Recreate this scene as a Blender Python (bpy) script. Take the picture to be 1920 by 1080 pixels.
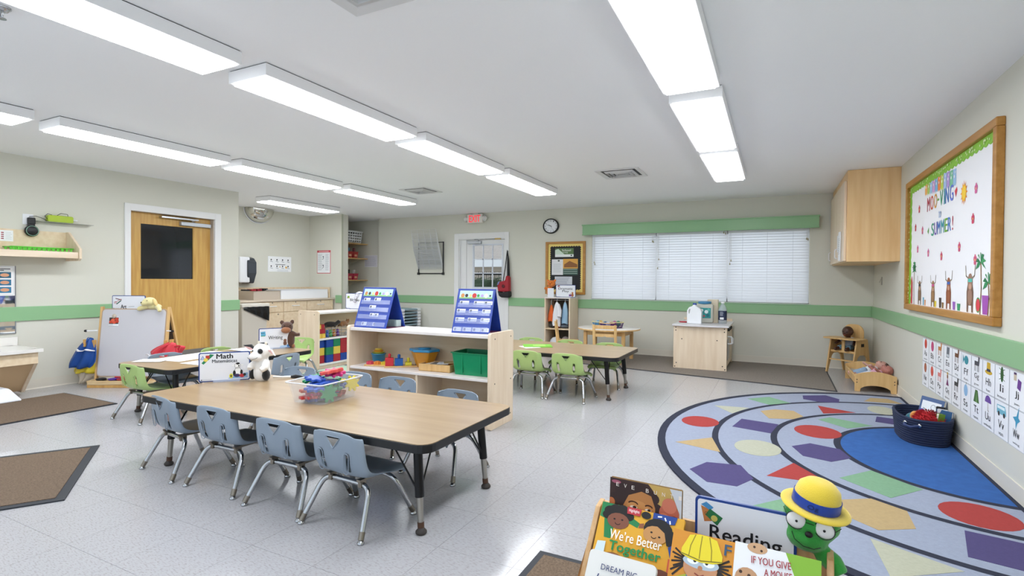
import bpy, bmesh, math, random
from mathutils import Vector, Matrix
for o in list(bpy.data.objects): bpy.data.objects.remove(o)
RND = random.Random(7)
S = bpy.context.scene
COL = S.collection
PI = math.pi
# ---------------------------------------------------------------- camera, world, exposure
cam = bpy.data.cameras.new('camera'); co = bpy.data.objects.new('camera', cam); COL.objects.link(co)
cam.sensor_width = 36; cam.sensor_fit = 'HORIZONTAL'; cam.lens = 984.575 * 36 / 1920
cam.shift_y = -1.692 / 1920; cam.clip_start = .02
yaw, pit, rol = .4632, -.0126, .0079
fwd = Vector((-math.sin(yaw) * math.cos(pit), math.cos(yaw) * math.cos(pit), math.sin(pit)))
rt = Vector((math.cos(yaw), math.sin(yaw), 0)); up = rt.cross(fwd)
c_, s_ = math.cos(rol), math.sin(rol)
X_ = rt * c_ + up * s_; Y_ = -rt * s_ + up * c_
m = Matrix((X_, Y_, -fwd)).transposed().to_4x4(); m.translation = (0, 0, 1.186)
co.matrix_world = m
S.camera = co
w = bpy.data.worlds.new('sky'); S.world = w; w.use_nodes = True
w.node_tree.nodes['Background'].inputs[0].default_value = (.78, .89, 1, 1)
w.node_tree.nodes['Background'].inputs[1].default_value = .6
vs = S.view_settings; S.display_settings.display_device = 'sRGB'
vs.view_transform = 'Standard'; vs.look = 'None'; vs.gamma = 1; vs.use_curve_mapping = False
vs.exposure = 1.09
LAMP = 8.2            # radiance of the ceiling light diffusers
S.cycles.max_bounces = 8; S.cycles.diffuse_bounces = 6; S.cycles.glossy_bounces = 3
S.cycles.transmission_bounces = 6; S.cycles.transparent_max_bounces = 8
S.cycles.sample_clamp_indirect = 4; S.cycles.caustics_reflective = False; S.cycles.caustics_refractive = False
S.cycles.use_denoising = True
# ---------------------------------------------------------------- helpers
def lin(c):
    # c: RRGGBB text or three numbers 0..255
    if isinstance(c, str): c = tuple(int(c[i:i + 2], 16) for i in (0, 2, 4))
    r = [(v / 255) / 12.92 if v / 255 <= .04045 else ((v / 255 + .055) / 1.055) ** 2.4 for v in c[:3]]
    return (r[0], r[1], r[2], 1)
_M = {}
def mat(name, c='808080', rough=.5, metal=0, spec=.5, var=0, vs=8, bump=0, bs=200, trans=0, emit=0, alpha=1, coat=0, sheen=0, stretch=(1, 1, 1), c2=None, ior=1.45, transl=0):
    if name in _M: return _M[name]
    m = bpy.data.materials.new(name); m.use_nodes = True; _M[name] = m
    nt = m.node_tree; N = nt.nodes; L = nt.links; b = N['Principled BSDF']
    I = b.inputs
    I['Base Color'].default_value = lin(c); I['Roughness'].default_value = rough; I['Metallic'].default_value = metal
    I['Specular IOR Level'].default_value = spec; I['IOR'].default_value = ior
    I['Transmission Weight'].default_value = trans; I['Alpha'].default_value = alpha
    I['Coat Weight'].default_value = coat; I['Sheen Weight'].default_value = sheen
    if emit: I['Emission Color'].default_value = lin(c); I['Emission Strength'].default_value = emit
    if var or bump or c2:
        tc = N.new('ShaderNodeTexCoord'); mp = N.new('ShaderNodeMapping'); mp.inputs['Scale'].default_value = stretch
        L.new(tc.outputs['Object'], mp.inputs[0])
    if var or c2:
        n = N.new('ShaderNodeTexNoise'); n.inputs['Scale'].default_value = vs; n.inputs['Detail'].default_value = 5
        L.new(mp.outputs[0], n.inputs['Vector'])
        r = N.new('ShaderNodeValToRGB'); r.color_ramp.elements[0].position = .3; r.color_ramp.elements[1].position = .7
        a = lin(c); k = lin(c2) if c2 else tuple(min(1, v * (1 + var)) for v in a[:3]) + (1,)
        r.color_ramp.elements[0].color = tuple(v * (1 - var) for v in a[:3]) + (1,) if not c2 else a
        r.color_ramp.elements[1].color = k
        L.new(n.outputs['Fac'], r.inputs[0]); L.new(r.outputs[0], I['Base Color'])
    if bump:
        n2 = N.new('ShaderNodeTexNoise'); n2.inputs['Scale'].default_value = bs; n2.inputs['Detail'].default_value = 3
        L.new(mp.outputs[0], n2.inputs['Vector'])
        bp = N.new('ShaderNodeBump'); bp.inputs['Strength'].default_value = bump; bp.inputs['Distance'].default_value = .004
        L.new(n2.outputs['Fac'], bp.inputs['Height']); L.new(bp.outputs[0], I['Normal'])
    if transl:
        out = N['Material Output']; t = N.new('ShaderNodeBsdfTranslucent'); t.inputs[0].default_value = lin(c)
        mx = N.new('ShaderNodeMixShader'); mx.inputs[0].default_value = transl
        L.new(b.outputs[0], mx.inputs[1]); L.new(t.outputs[0], mx.inputs[2]); L.new(mx.outputs[0], out.inputs[0])
    return m
def flat(hexc, rough=.6):        # a plain printed or moulded colour
    return mat('ink_' + hexc, hexc, rough)
def wood(name, a, b, axis='x', sc=1., rough=.45):
    st = {'x': (.8, 9, 9), 'y': (9, .8, 9), 'z': (9, 9, .8)}[axis]
    return mat(name, a, rough, c2=b, vs=2.2 * sc, stretch=st)
class MB:
    def __init__(s): s.v = []; s.f = []; s.m = []; s.sm = []; s.T = Matrix()
    def add(s, vs, fs, mi=0, smooth=False):
        o = len(s.v); s.v += [tuple(s.T @ Vector(p)) for p in vs]
        s.f += [tuple(i + o for i in f) for f in fs]; s.m += [mi] * len(fs); s.sm += [smooth] * len(fs); return s
    def box(s, x0, x1, y0, y1, z0, z1, mi=0):
        if x0 > x1: x0, x1 = x1, x0
        if y0 > y1: y0, y1 = y1, y0
        if z0 > z1: z0, z1 = z1, z0
        v = [(x, y, z) for z in (z0, z1) for y in (y0, y1) for x in (x0, x1)]
        return s.add(v, [(0, 2, 3, 1), (4, 5, 7, 6), (0, 1, 5, 4), (2, 6, 7, 3), (0, 4, 6, 2), (1, 3, 7, 5)], mi)
    def tube(s, pts, r, n=10, mi=0, closed=False):
        P = [Vector(p) for p in pts]; k = len(P); rs = r if isinstance(r, (list, tuple)) else [r] * k
        vs = []; t0 = None; u = None
        for i in range(k):
            a = P[(i - 1) % k] if (i or closed) else P[0]; b = P[(i + 1) % k] if (i < k - 1 or closed) else P[-1]
            t = (b - a).normalized()
            if u is None:
                u = t.cross(Vector((0, 0, 1)) if abs(t.z) < .9 else Vector((1, 0, 0))).normalized()
            else:
                u = (u - t * u.dot(t)).normalized()
            w_ = t.cross(u)
            for j in range(n):
                q = 2 * PI * j / n; vs.append(P[i] + (u * math.cos(q) + w_ * math.sin(q)) * rs[i])
        fs = []
        for i in range(k if closed else k - 1):
            for j in range(n):
                i2 = (i + 1) % k; fs.append((i * n + j, i * n + (j + 1) % n, i2 * n + (j + 1) % n, i2 * n + j))
        s.add(vs, fs, mi, True)
        if not closed:
            s.add(vs[:n], [tuple(range(n))[::-1]], mi); s.add(vs[-n:], [tuple(range(n))], mi)
        return s
    def lathe(s, prof, n=20, c=(0, 0, 0), mi=0, sx=1, sy=1, smooth=True):
        vs = []; fs = []; k = len(prof)
        for (r, z) in prof:
            for j in range(n):
                q = 2 * PI * j / n; vs.append((c[0] + r * sx * math.cos(q), c[1] + r * sy * math.sin(q), c[2] + z))
        for i in range(k - 1):
            for j in range(n): fs.append((i * n + j, i * n + (j + 1) % n, (i + 1) * n + (j + 1) % n, (i + 1) * n + j))
        s.add(vs, fs, mi, smooth)
        if prof[0][0] > 1e-4: s.add(vs[:n], [tuple(range(n))[::-1]], mi)
        if prof[-1][0] > 1e-4: s.add(vs[-n:], [tuple(range(n))], mi)
        return s
    def prism(s, poly, a, b, ax='y', mi=0):     # polygon extruded along ax from a to b; poly in the two other axes
        n = len(poly)
        def pt(p, d): return (p[0], d, p[1]) if ax == 'y' else ((d, p[0], p[1]) if ax == 'x' else (p[0], p[1], d))
        vs = [pt(p, a) for p in poly] + [pt(p, b) for p in poly]
        return s.add(vs, [tuple(range(n)), tuple(range(n, 2 * n))[::-1]] + [(i, (i + 1) % n + 0, (i + 1) % n + n, i + n)[::-1] for i in range(n)], mi)
    def ell(s, c, r, n=14, mi=0, T=None):
        k = n // 2 + 1; vs = []; fs = []
        T = T or Matrix()
        for i in range(k):
            a = PI * (i + .0) / (k - 1)
            for j in range(n):
                q = 2 * PI * j / n
                p = T @ Vector((r[0] * math.sin(a) * math.cos(q), r[1] * math.sin(a) * math.sin(q), r[2] * math.cos(a)))
                vs.append((c[0] + p.x, c[1] + p.y, c[2] + p.z))
        for i in range(k - 1):
            for j in range(n): fs.append((i * n + j, (i + 1) * n + j, (i + 1) * n + (j + 1) % n, i * n + (j + 1) % n))
        return s.add(vs, fs, mi, True)
    def build(s, name, mats, parent=None, bevel=0, loc=(0, 0, 0), rot=(0, 0, 0), seg=2, remesh=0, sub=0):
        me = bpy.data.meshes.new(name); me.from_pydata(s.v, [], s.f)
        mats = mats if isinstance(mats, (list, tuple)) else [mats]
        for q in mats: me.materials.append(q)
        me.polygons.foreach_set('material_index', s.m); me.polygons.foreach_set('use_smooth', s.sm)
        if bevel or remesh:
            b = bmesh.new(); b.from_mesh(me); bmesh.ops.remove_doubles(b, verts=b.verts, dist=1e-6)
            bmesh.ops.recalc_face_normals(b, faces=b.faces); b.to_mesh(me); b.free()
        me.update()
        o = bpy.data.objects.new(name, me); COL.objects.link(o); o.location = loc; o.rotation_euler = rot
        if parent: o.parent = parent
        if bevel:
            q = o.modifiers.new('bevel', 'BEVEL'); q.width = bevel; q.segments = seg; q.limit_method = 'ANGLE'; q.angle_limit = .6
        if remesh:
            q = o.modifiers.new('remesh', 'REMESH'); q.mode = 'VOXEL'; q.voxel_size = remesh; q.use_smooth_shade = True
            q = o.modifiers.new('smooth', 'SMOOTH'); q.iterations = 4
        if sub:
            q = o.modifiers.new('sub', 'SUBSURF'); q.levels = sub; q.render_levels = sub
        return o
def thing(name, label, cat, loc=(0, 0, 0), rz=0, group=None, rot=None):
    o = bpy.data.objects.new(name, None); COL.objects.link(o); o.location = loc; o.rotation_euler = rot or (0, 0, rz)
    o.empty_display_size = .1
    return tag(o, label, cat, group)
def tag(o, label, cat, group=None, kind=None):
    o['label'] = label; o['category'] = cat
    if group: o['group'] = group
    if kind: o['kind'] = kind
    return o
def struct(o): o['kind'] = 'structure'; return o
def copy_tree(o, parent=None):
    c = o.copy(); COL.objects.link(c)
    if parent: c.parent = parent
    for ch in KIDS(o): copy_tree(ch, c)
    return c
def KIDS(o): return [x for x in bpy.data.objects if x.parent == o]
_fit = []
def text(body, x, z, w, h, m, parent, y=-.001, name='lettering', bold=0, rot=0, font_shear=0, space=1):
    """Lettering on a face that looks to -Y; x,z is its centre, w,h the size it is fitted to."""
    cu = bpy.data.curves.new(name, 'FONT'); cu.body = body; cu.align_x = 'CENTER'; cu.size = 1; cu.extrude = .0
    cu.resolution_u = 3; cu.shear = font_shear; cu.space_character = space
    o = bpy.data.objects.new(name, cu); COL.objects.link(o); o.data.materials.append(m); o.parent = parent
    o.rotation_euler = (PI / 2, rot, 0); o.location = (x, y, z); _fit.append((o, w, h, x, z, rot, bold)); return o
def fit_text():
    dg = bpy.context.evaluated_depsgraph_get(); dg.update()
    for o, w, h, x, z, rot, fat in _fit:
        me = bpy.data.meshes.new_from_object(o.evaluated_get(dg)); nm = o.name; par = o.parent; l = o.location.copy(); r = o.rotation_euler.copy()
        if len(me.vertices) == 0: continue
        xs = [v.co.x for v in me.vertices]; ys = [v.co.y for v in me.vertices]; x0, x1, y0, y1 = min(xs), max(xs), min(ys), max(ys)
        sx = w / max(1e-5, x1 - x0); sy = h / max(1e-5, y1 - y0)
        for v in me.vertices: v.co = Vector(((v.co.x - (x0 + x1) / 2) * sx, (v.co.y - (y0 + y1) / 2) * sy, 0))
        if fat:
            b = bmesh.new(); b.from_mesh(me); src = b.faces[:]; d = fat * .55 * sy
            for k, (dx, dz) in enumerate(((d, 0), (-d, 0), (0, d * .7), (0, -d * .7))):
                g = bmesh.ops.duplicate(b, geom=src + list({e for f in src for e in f.edges}) + list({v for f in src for v in f.verts}))
                for v in g['geom']:
                    if isinstance(v, bmesh.types.BMVert): v.co += Vector((dx, dz, .00003 * (k + 1)))
            b.to_mesh(me); b.free()
        bpy.data.objects.remove(o)
        n = bpy.data.objects.new('lettering', me); COL.objects.link(n); n.parent = par; n.location = l; n.rotation_euler = r
class Art:
    """flat print on a face that looks to -Y, each shape a hair above the last"""
    def __init__(s, y=-.0005, step=.00012): s.b = MB(); s.y = y; s.st = step; s.mats = []; s.k = {}; s.f = lambda p: p
    def mi(s, h):
        if h not in s.k: s.k[h] = len(s.mats); s.mats.append(flat(h))
        return s.k[h]
    def poly(s, pts, h):
        s.b.add([(q[0], s.y, q[1]) for q in map(s.f, pts)], [tuple(range(len(pts)))], s.mi(h)); s.y -= s.st; return s
    def rect(s, x0, x1, z0, z1, h): return s.poly([(x0, z0), (x1, z0), (x1, z1), (x0, z1)], h)
    def disc(s, x, z, rx, h, rz=None, n=16, a0=0, a1=2 * PI):
        rz = rz or rx; full = a1 - a0 > 6.2
        return s.poly([(x + rx * math.cos(a0 + (a1 - a0) * i / (n if full else n - 1)), z + rz * math.sin(a0 + (a1 - a0) * i / (n if full else n - 1))) for i in range(n)], h)
    def line(s, pts, w, h):
        pts = [s.f(p) for p in pts]
        for (a, b) in zip(pts, pts[1:]):
            d = Vector((b[0] - a[0], b[1] - a[1]))
            if d.length < 1e-6: continue
            d.normalize(); n = Vector((-d.y, d.x)) * w / 2; e = d * w * .3
            s.b.add([(a[0] + n.x - e.x, s.y, a[1] + n.y - e.y), (a[0] - n.x - e.x, s.y, a[1] - n.y - e.y), (b[0] - n.x + e.x, s.y, b[1] - n.y + e.y), (b[0] + n.x + e.x, s.y, b[1] + n.y + e.y)], [(0, 1, 2, 3)], s.mi(h))
        s.y -= s.st; return s
    def arc(s, x, z, r, a0, a1, w, h, rz=None, n=9):
        rz = rz or r
        return s.line([(x + r * math.cos(a0 + (a1 - a0) * i / n), z + rz * math.sin(a0 + (a1 - a0) * i / n)) for i in range(n + 1)], w, h)
    def lines(s, x0, x1, z0, z1, n, h, w=None):
        for i in range(n):
            z = z1 + (z0 - z1) * (i + .5) / n; s.line([(x0, z), (x0 + (x1 - x0) * RND.uniform(.7, 1), z)], w or abs(z1 - z0) / n * .3, h)
        return s
    def build(s, parent, name='print'): return s.b.build(name, s.mats, parent)
def rrect(x0, x1, y0, y1, r, n=4):
    out = []
    for cx, cy, a in ((x1 - r, y1 - r, 0), (x0 + r, y1 - r, PI / 2), (x0 + r, y0 + r, PI), (x1 - r, y0 + r, 1.5 * PI)):
        for i in range(n + 1): q = a + PI / 2 * i / n; out.append((cx + r * math.cos(q), cy + r * math.sin(q)))
    return out
def bend(pts, r, n=4):          # round the corners of a polyline
    P = [Vector(p) for p in pts]; out = [P[0]]
    for i in range(1, len(P) - 1):
        a = (P[i - 1] - P[i]); b = (P[i + 1] - P[i]); d = min(r, a.length * .48, b.length * .48)
        p0 = P[i] + a.normalized() * d; p2 = P[i] + b.normalized() * d
        for k in range(n + 1):
            t = k / n; out.append(p0 * (1 - t) ** 2 + P[i] * 2 * t * (1 - t) + p2 * t * t)
    return out + [P[-1]]
# ---------------------------------------------------------------- shared materials
M_wallU = mat('wall_paint_upper', (213, 212, 200), .75, bump=.08, bs=120)
M_wallL = mat('wall_panel_lower', (212, 211, 200), .55)
M_ceil = mat('ceiling_paint', 'f7f8fa', .85, bump=.12, bs=90)
M_rail = mat('green_rail_paint', (140, 183, 138), .35)
M_base = mat('vinyl_baseboard', 'd6d1c5', .45)
M_white = mat('white_paint', 'e6e6e6', .4)
M_white2 = mat('white_plastic', 'e8eaee', .3)
M_maple = wood('maple_veneer', (222, 200, 172), (234, 216, 192), 'z', 1)
M_mapleX = wood('maple_veneer_flat', (219, 195, 160), (232, 213, 184), 'x', 1)
M_edge = wood('maple_edge', 'cfae7e', 'e0c79c', 'x', 2)
M_oak = wood('honey_wood', 'c08f4c', 'd3a663', 'z', 1.2)
M_hon = wood('toy_furniture_wood', 'cda267', 'e0bb82', 'z', 1.2)
M_black = mat('black_plastic', '17181a', .4)
M_blk2 = mat('black_metal', '141416', .35, metal=.3)
M_chrome = mat('chrome', 'b9bbbe', .16, metal=1)
M_dchrome = mat('worn_metal', '8c8479', .3, metal=1)
M_grey = mat('grey_plastic', '8f9296', .4)
M_screw = mat('screw_cap', '3a3127', .5)
M_lamwhite = mat('pale_laminate', 'e3dcd8', .35)
H = 2.44; XL = -6.993; YL = 5.071; XR = 1.201; YB = 8.542; XA = -8.349; YA = 7.603; XP = -7.477; ZT = .874; ZB = .726; ZS = .101; Y0 = -1.0
# ================================================================ ROOM
# floor: square vinyl tiles
fl = struct(MB().box(-8.6, XR + .15, Y0 - .1, 8.9, -.12, -.004).build('floor', mat('tile_bed', '9c9c99', .6)))
def tile_mat():
    m = mat('vinyl_tile', 'd9dbdc', .17, spec=.33); nt = m.node_tree; N = nt.nodes; L = nt.links; b = N['Principled BSDF']
    g = N.new('ShaderNodeNewGeometry'); mp = N.new('ShaderNodeMapping'); mp.inputs['Rotation'].default_value = (0, 0, .6); mp.inputs['Scale'].default_value = (1, 3.2, 1)
    n = N.new('ShaderNodeTexNoise'); n.inputs['Scale'].default_value = 55; n.inputs['Detail'].default_value = 4
    r = N.new('ShaderNodeValToRGB'); r.color_ramp.elements[0].position = .34; r.color_ramp.elements[0].color = lin((158, 155, 154)); r.color_ramp.elements[1].position = .5; r.color_ramp.elements[1].color = lin((175, 174, 177))
    L.new(g.outputs['Position'], mp.inputs[0]); L.new(mp.outputs[0], n.inputs['Vector']); L.new(n.outputs[0], r.inputs[0])
    L.new(r.outputs[0], b.inputs['Base Color'])
    return m
M_tile = tile_mat()
T = .3685; gx, gy = -.953, 1.562
def tilemb(b, x, y, w=T):
    g = .0006; b.box(x + g, x + w - g, y + g, y + w - g, -.006, 0)
proto = None; far = MB(); cells = []
for i in range(-21, 6):
    for j in range(-9, 20):
        x = gx + i * T; y = gy + j * T
        if x < -8.5 or x > XR - .02 or y < Y0 - .2 or y > 8.6: continue
        cx, cy = x + T / 2, y + T / 2
        dz = -cx * -.4468 * 1 + cy * .8946; lx = cx * .8946 + cy * .4468
        vis = dz > .9 and abs(lx / dz) < 1.05 and XL - .2 < cx
        cells.append((math.hypot(cx, cy) if vis else 99, x, y))
cells.sort()
for k, (d, x, y) in enumerate(cells):
    if k < 300 and d < 99 and x + T < XR:
        if proto is None:
            b = MB(); tilemb(b, 0, 0); proto = b.build('floor_tile', M_tile, fl, loc=(x, y, 0))
        else:
            o = proto.copy(); COL.objects.link(o); o.location = (x, y, 0)
    else: tilemb(far, x, y)
o = far.build('floor_tiles', M_tile, fl); o['kind'] = 'stuff'
struct(MB().box(-8.6, XR + .15, Y0 - .1, 9, H, H + .1).build('ceiling', M_ceil))
# ---- walls (upper paint + lower panel), with their openings
def wall(name, boxes): 
    b = MB()
    for (x0, x1, y0, y1, z0, z1) in boxes:
        for (a, c, mi) in ((z0, min(z1, .8), 1), (max(z0, .8), z1, 0)):
            if c > a: b.box(x0, x1, y0, y1, a, c, mi)
    return struct(b.build(name, [M_wallU, M_wallL]))
XW0, XW1, ZW0, ZW1 = -2.77, .442, .885, 1.97          # window opening
XD0, XD1, ZD = -5.40, -4.41, 1.96                     # exit door opening
XC = -7.37
t = .15
wall('wall_back', [(XC, XD0, YB, YB + t, 0, H), (XD0, XD1, YB, YB + t, ZD, H), (XD1, XW0, YB, YB + t, 0, H), (XW0, XW1, YB, YB + t, 0, ZW0), (XW0, XW1, YB, YB + t, ZW1, H), (XW1, XR + t, YB, YB + t, 0, H)])
wall('wall_right', [(XR, XR + t, Y0, YB, 0, H)])
YD0, YD1 = 3.63, 4.70
wall('wall_left', [(XL - t, XL, Y0, YD0, 0, H), (XL - t, XL, YD0, YD1, 2.01, H), (XL - t, XL, YD1, YL, 0, H), (XA - t, XL - t, YL - t, YL, 0, H)])
wall('wall_alcove', [(XA - t, XA, YL, 8.8, 0, H)])
wall('wall_partition', [(XA, XP, YA, YA + .17, 0, H)])
wall('wall_closet', [(XA, XC, 8.7, 8.8, 0, H)])
struct(MB().box(XP - .004, XP + .006, YA - .004, YA + .03, .1, H).build('trim_3', mat('corner_trim', 'b9bba8', .4)))
# ---- green chair rail
def rail(name, x0, x1, y0, y1): return struct(MB().box(x0, x1, y0, y1, ZB, ZT).build(name, M_rail, bevel=.004))
d_ = .02
rail('trim_1', XC, -5.50, YB - d_, YB); rail('trim_1', -4.33, XR - d_, YB - d_, YB)
rail('trim_1', XR - d_, XR, Y0, YB); rail('trim_1', XL, XL + d_, Y0, 3.565); rail('trim_1', XL, XL + d_, 4.79, YL + .01)
rail('trim_1', -7.62, XP + .012, YA - d_, YA)
# ---- vinyl baseboards
def baseb(name, ax, c, a, b_, sgn):
    mb = MB()
    if ax == 'y': mb.prism([(c, 0), (c + sgn * .022, 0), (c + sgn * .012, .012), (c + sgn * .008, ZS), (c, ZS)], a, b_, 'y')
    else:
        mb.prism([(c, 0), (c + sgn * .022, 0), (c + sgn * .012, .012), (c + sgn * .008, ZS), (c, ZS)], a, b_, 'x')
    return struct(mb.build(name, M_base))
baseb('baseboard_back', 'x', YB, XC, -5.5, -1); baseb('baseboard_back', 'x', YB, -4.33, XR, -1)
baseb('baseboard_right', 'y', XR, Y0, YB - .02, -1)
baseb('baseboard_left', 'y', XL, Y0, 3.565, 1); baseb('baseboard_left', 'y', XL, 4.79, YL, 1)
baseb('baseboard_partition', 'x', YA, XA, XP, -1)
# ---- window with three panes behind the blinds
wn = struct(MB().box(XW0, XW1, YB + .10, YB + .14, ZW0, ZW0 + .05).box(XW0, XW1, YB + .10, YB + .14, ZW1 - .05, ZW1).box(XW0, XW0 + .05, YB + .10, YB + .14, ZW0, ZW1).box(XW1 - .05, XW1, YB + .10, YB + .14, ZW0, ZW1).box(-1.73, -1.67, YB + .10, YB + .14, ZW0, ZW1).box(-.67, -.61, YB + .10, YB + .14, ZW0, ZW1).build('window_1', M_white))
M_glass = mat('clear_glass', 'ffffff', .02, trans=1, ior=1.02, alpha=.25)
for a, b_ in ((XW0 + .05, -1.73), (-1.67, -.67), (-.61, XW1 - .05)): MB().box(a, b_, YB + .118, YB + .122, ZW0 + .05, ZW1 - .05).build('window_pane', M_glass, wn)
MB().box(XW0 - .02, XW1 + .02, YB - .035, YB + .1, ZW0 - .012, ZW0).build('window_sill', mat('sill_paint', 'bcd2bf', .4), wn, bevel=.003)
M_slat = mat('blind_slat', 'f1f3f6', .45, transl=.45)
def blind(x0, x1, label, gaps):
    r = thing('window_blind', label, 'blind', ((x0 + x1) / 2, YB + .03, 0), group='white slatted blinds of the wide window')
    w_ = (x1 - x0) / 2 - .006
    MB().box(-w_, w_, -.028, .028, ZW1 - .045, ZW1 - .004).build('head_rail', M_white2, r, bevel=.003)
    n = 26; p = None; z1 = ZW1 - .062; z0 = ZW0 + .035
    for i in range(n):
        z = z1 + (z0 - z1) * i / (n - 1)
        if p is None:
            p = MB().add([(-w_, -.0115, -.022), (w_, -.0115, -.022), (-w_, -.002, 0), (w_, -.002, 0), (-w_, .0125, .021), (w_, .0125, .021),
                          (-w_, -.0095, -.0228), (w_, -.0095, -.0228), (-w_, .0003, -.001), (w_, .0003, -.001), (-w_, .0145, .02), (w_, .0145, .02)],
                         [(0, 1, 3, 2), (2, 3, 5, 4), (6, 8, 9, 7), (8, 10, 11, 9), (0, 6, 7, 1), (4, 5, 11, 10), (0, 2, 8, 6), (2, 4, 10, 8), (1, 7, 9, 3), (3, 9, 11, 5)]).build('slat', M_slat, r, loc=(0, 0, z))
        else:
            o = p.copy(); COL.objects.link(o); o.location = (0, 0, z); o.rotation_euler = (RND.uniform(-.05, .05), RND.uniform(-.0012, .0012), 0)
    MB().box(-w_, w_, -.02, .02, ZW0 + .004, ZW0 + .02).build('bottom_rail', M_white2, r, bevel=.004)
    for sx in (-.62, 0, .62):
        MB().box(sx * w_ - .0015, sx * w_ + .0015, -.026, -.024, ZW0 + .01, ZW1 - .04).build('ladder_cord', flat('dfe2e6'), r)
    for (dx, z, l) in gaps:
        MB().tube([(dx * w_, -.034, ZW1 - .045), (dx * w_ + .004, -.036, z)], .0018, 5).build('pull_cord', flat('d8d8d2'), r)
        MB().lathe([(.003, 0), (.008, -.012), (.009, -.03), (.004, -.034)], 8, (dx * w_ + .004, -.036, z)).build('cord_tassel', mat('tassel', 'b3ab8f', .5), r)
blind(XW0, -1.70, 'white slatted blind covering the left third of the wide window', [(-.92, 1.52, 0), (-.9, 1.49, 0), (.9, 1.85, 0), (.93, 1.84, 0)])
blind(-1.70, -.64, 'white slatted blind covering the middle third of the wide window', [(-.93, 1.56, 0), (-.96, 1.42, 0), (.9, 1.955, 0), (.95, 1.94, 0)])
blind(-.64, XW1, 'white slatted blind covering the right third of the wide window', [(-.92, 1.53, 0), (-.95, 1.48, 0), (.93, 1.83, 0), (.96, 1.82, 0)])
v = thing('window_valance', 'green painted wooden valance box mounted above the blinds', 'valance', (-1.172, YB, 0))
MB().box(-1.718, 1.718, -.13, -.112, 1.962, 2.115).box(-1.718, -1.70, -.112, -.001, 1.962, 2.115).box(1.70, 1.718, -.112, -.001, 1.962, 2.115).build('fascia', M_rail, v, bevel=.003)
MB().box(-1.73, 1.73, -.142, -.001, 2.112, 2.13).build('top_board', M_rail, v, bevel=.005)
MB().box(-1.724, 1.724, -.136, -.110, 1.952, 1.966).build('bottom_molding', M_rail, v, bevel=.005)
# ---- exit door in the back wall
d2 = struct(MB().box(-5.26, XD1 - .012, YB + .05, YB + .09, .01, 1.06).box(-5.26, XD1 - .012, YB + .05, YB + .09, 1.84, ZD - .025).box(-5.26, -5.11, YB + .05, YB + .09, 1.06, 1.84).box(-4.50, XD1 - .012, YB + .05, YB + .09, 1.06, 1.84).build('door_1', M_white))
fr = MB()
fr.box(-5.502, XD0, YB - .02, YB, 0, 2.07).box(XD1, -4.33, YB - .02, YB, 0, 2.07).box(XD0, XD1, YB - .02, YB, ZD, 2.07)
fr.box(XD0, XD0 + .012, YB, YB + t, 0, ZD).box(XD1 - .012, XD1, YB, YB + t, 0, ZD).box(XD0, XD1, YB, YB + t, ZD - .012, ZD).box(XD0 + .012, -5.262, YB + .035, YB + .10, 0, ZD - .012)
fr.build('door_frame', M_white, d2, bevel=.003)
MB().box(-5.105, -4.502, YB + .068, YB + .072, 1.06, 1.84).build('door_glass', M_glass, d2)
g = MB()
for i in (1, 2): x = -5.105 + .603 * i / 3; g.box(x - .009, x + .009, YB + .045, YB + .068, 1.06, 1.84)
for i in (1, 2): z = 1.06 + .78 * i / 3; g.box(-5.105, -4.502, YB + .045, YB + .068, z - .009, z + .009)
g.box(-5.13, -5.105, YB + .04, YB + .07, 1.035, 1.865).box(-4.502, -4.477, YB + .04, YB + .07, 1.035, 1.865).box(-5.105, -4.502, YB + .04, YB + .07, 1.84, 1.865).box(-5.105, -4.502, YB + .04, YB + .07, 1.035, 1.06)
g.build('muntins', mat('muntin_paint', 'd7dbe4', .4), d2)
MB().box(-5.22, -4.93, YB + .0, YB + .05, 1.87, 1.925).build('door_closer', mat('silver_paint', 'b4b8be', .35, metal=.5), d2, bevel=.006)
MB().tube([(-4.95, YB + .02, 1.9), (-4.98, YB - .02, 1.945), (-5.06, YB - .02, 1.95), (-4.5, YB - .01, 1.955)], .007, 6).build('closer_arm', M_chrome, d2)
MB().box(-4.62, -4.5, YB - .02, YB + .01, 1.94, 1.965).build('latch_bracket', mat('brass', 'b59a5c', .35, metal=.9), d2)
MB().box(-5.30, -5.24, YB - .02, YB + .05, .93, .96).lathe([(.02, 0), (.02, .01)], 12, (-4.47, YB + .03, .94)).build('door_handle', M_chrome, d2)
# ---- wooden door in the left wall
d1 = struct(MB().box(XL - .115, XL - .075, YD0 + .012, 3.79, .01, 2.0).box(XL - .115, XL - .075, 4.45, YD1 - .012, .01, 2.0).box(XL - .115, XL - .075, 3.79, 4.45, .01, 1.17).box(XL - .115, XL - .075, 3.79, 4.45, 1.86, 2.0).build('door_2', wood('door_oak', (190, 144, 76), (210, 171, 98), 'z', 1.5, .35)))
f2 = MB()
f2.box(XL, XL + .018, 3.565, YD0, 0, 2.085).box(XL, XL + .018, YD1, 4.79, 0, 2.085).box(XL, XL + .018, YD0, YD1, 2.0, 2.085)
f2.box(XL - t, XL, YD0, YD0 + .012, 0, 2.01, 1).box(XL - t, XL, YD1 - .012, YD1, 0, 2.01, 1).box(XL - t, XL, YD0, YD1, 1.998, 2.01, 1)
f2.build('door_frame', [M_white, mat('jamb_paint', 'c4b9ab', .5)], d1, bevel=.003)
MB().box(XL - .098, XL - .092, 3.79, 4.45, 1.17, 1.86).build('door_glass', mat('dark_glass', '23262a', .04, spec=.8), d1)
MB().box(XL - .073, XL - .02, 4.26, 4.67, 1.88, 1.93).build('door_closer', mat('silver_paint', 'b4b8be'), d1, bevel=.005)
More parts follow.
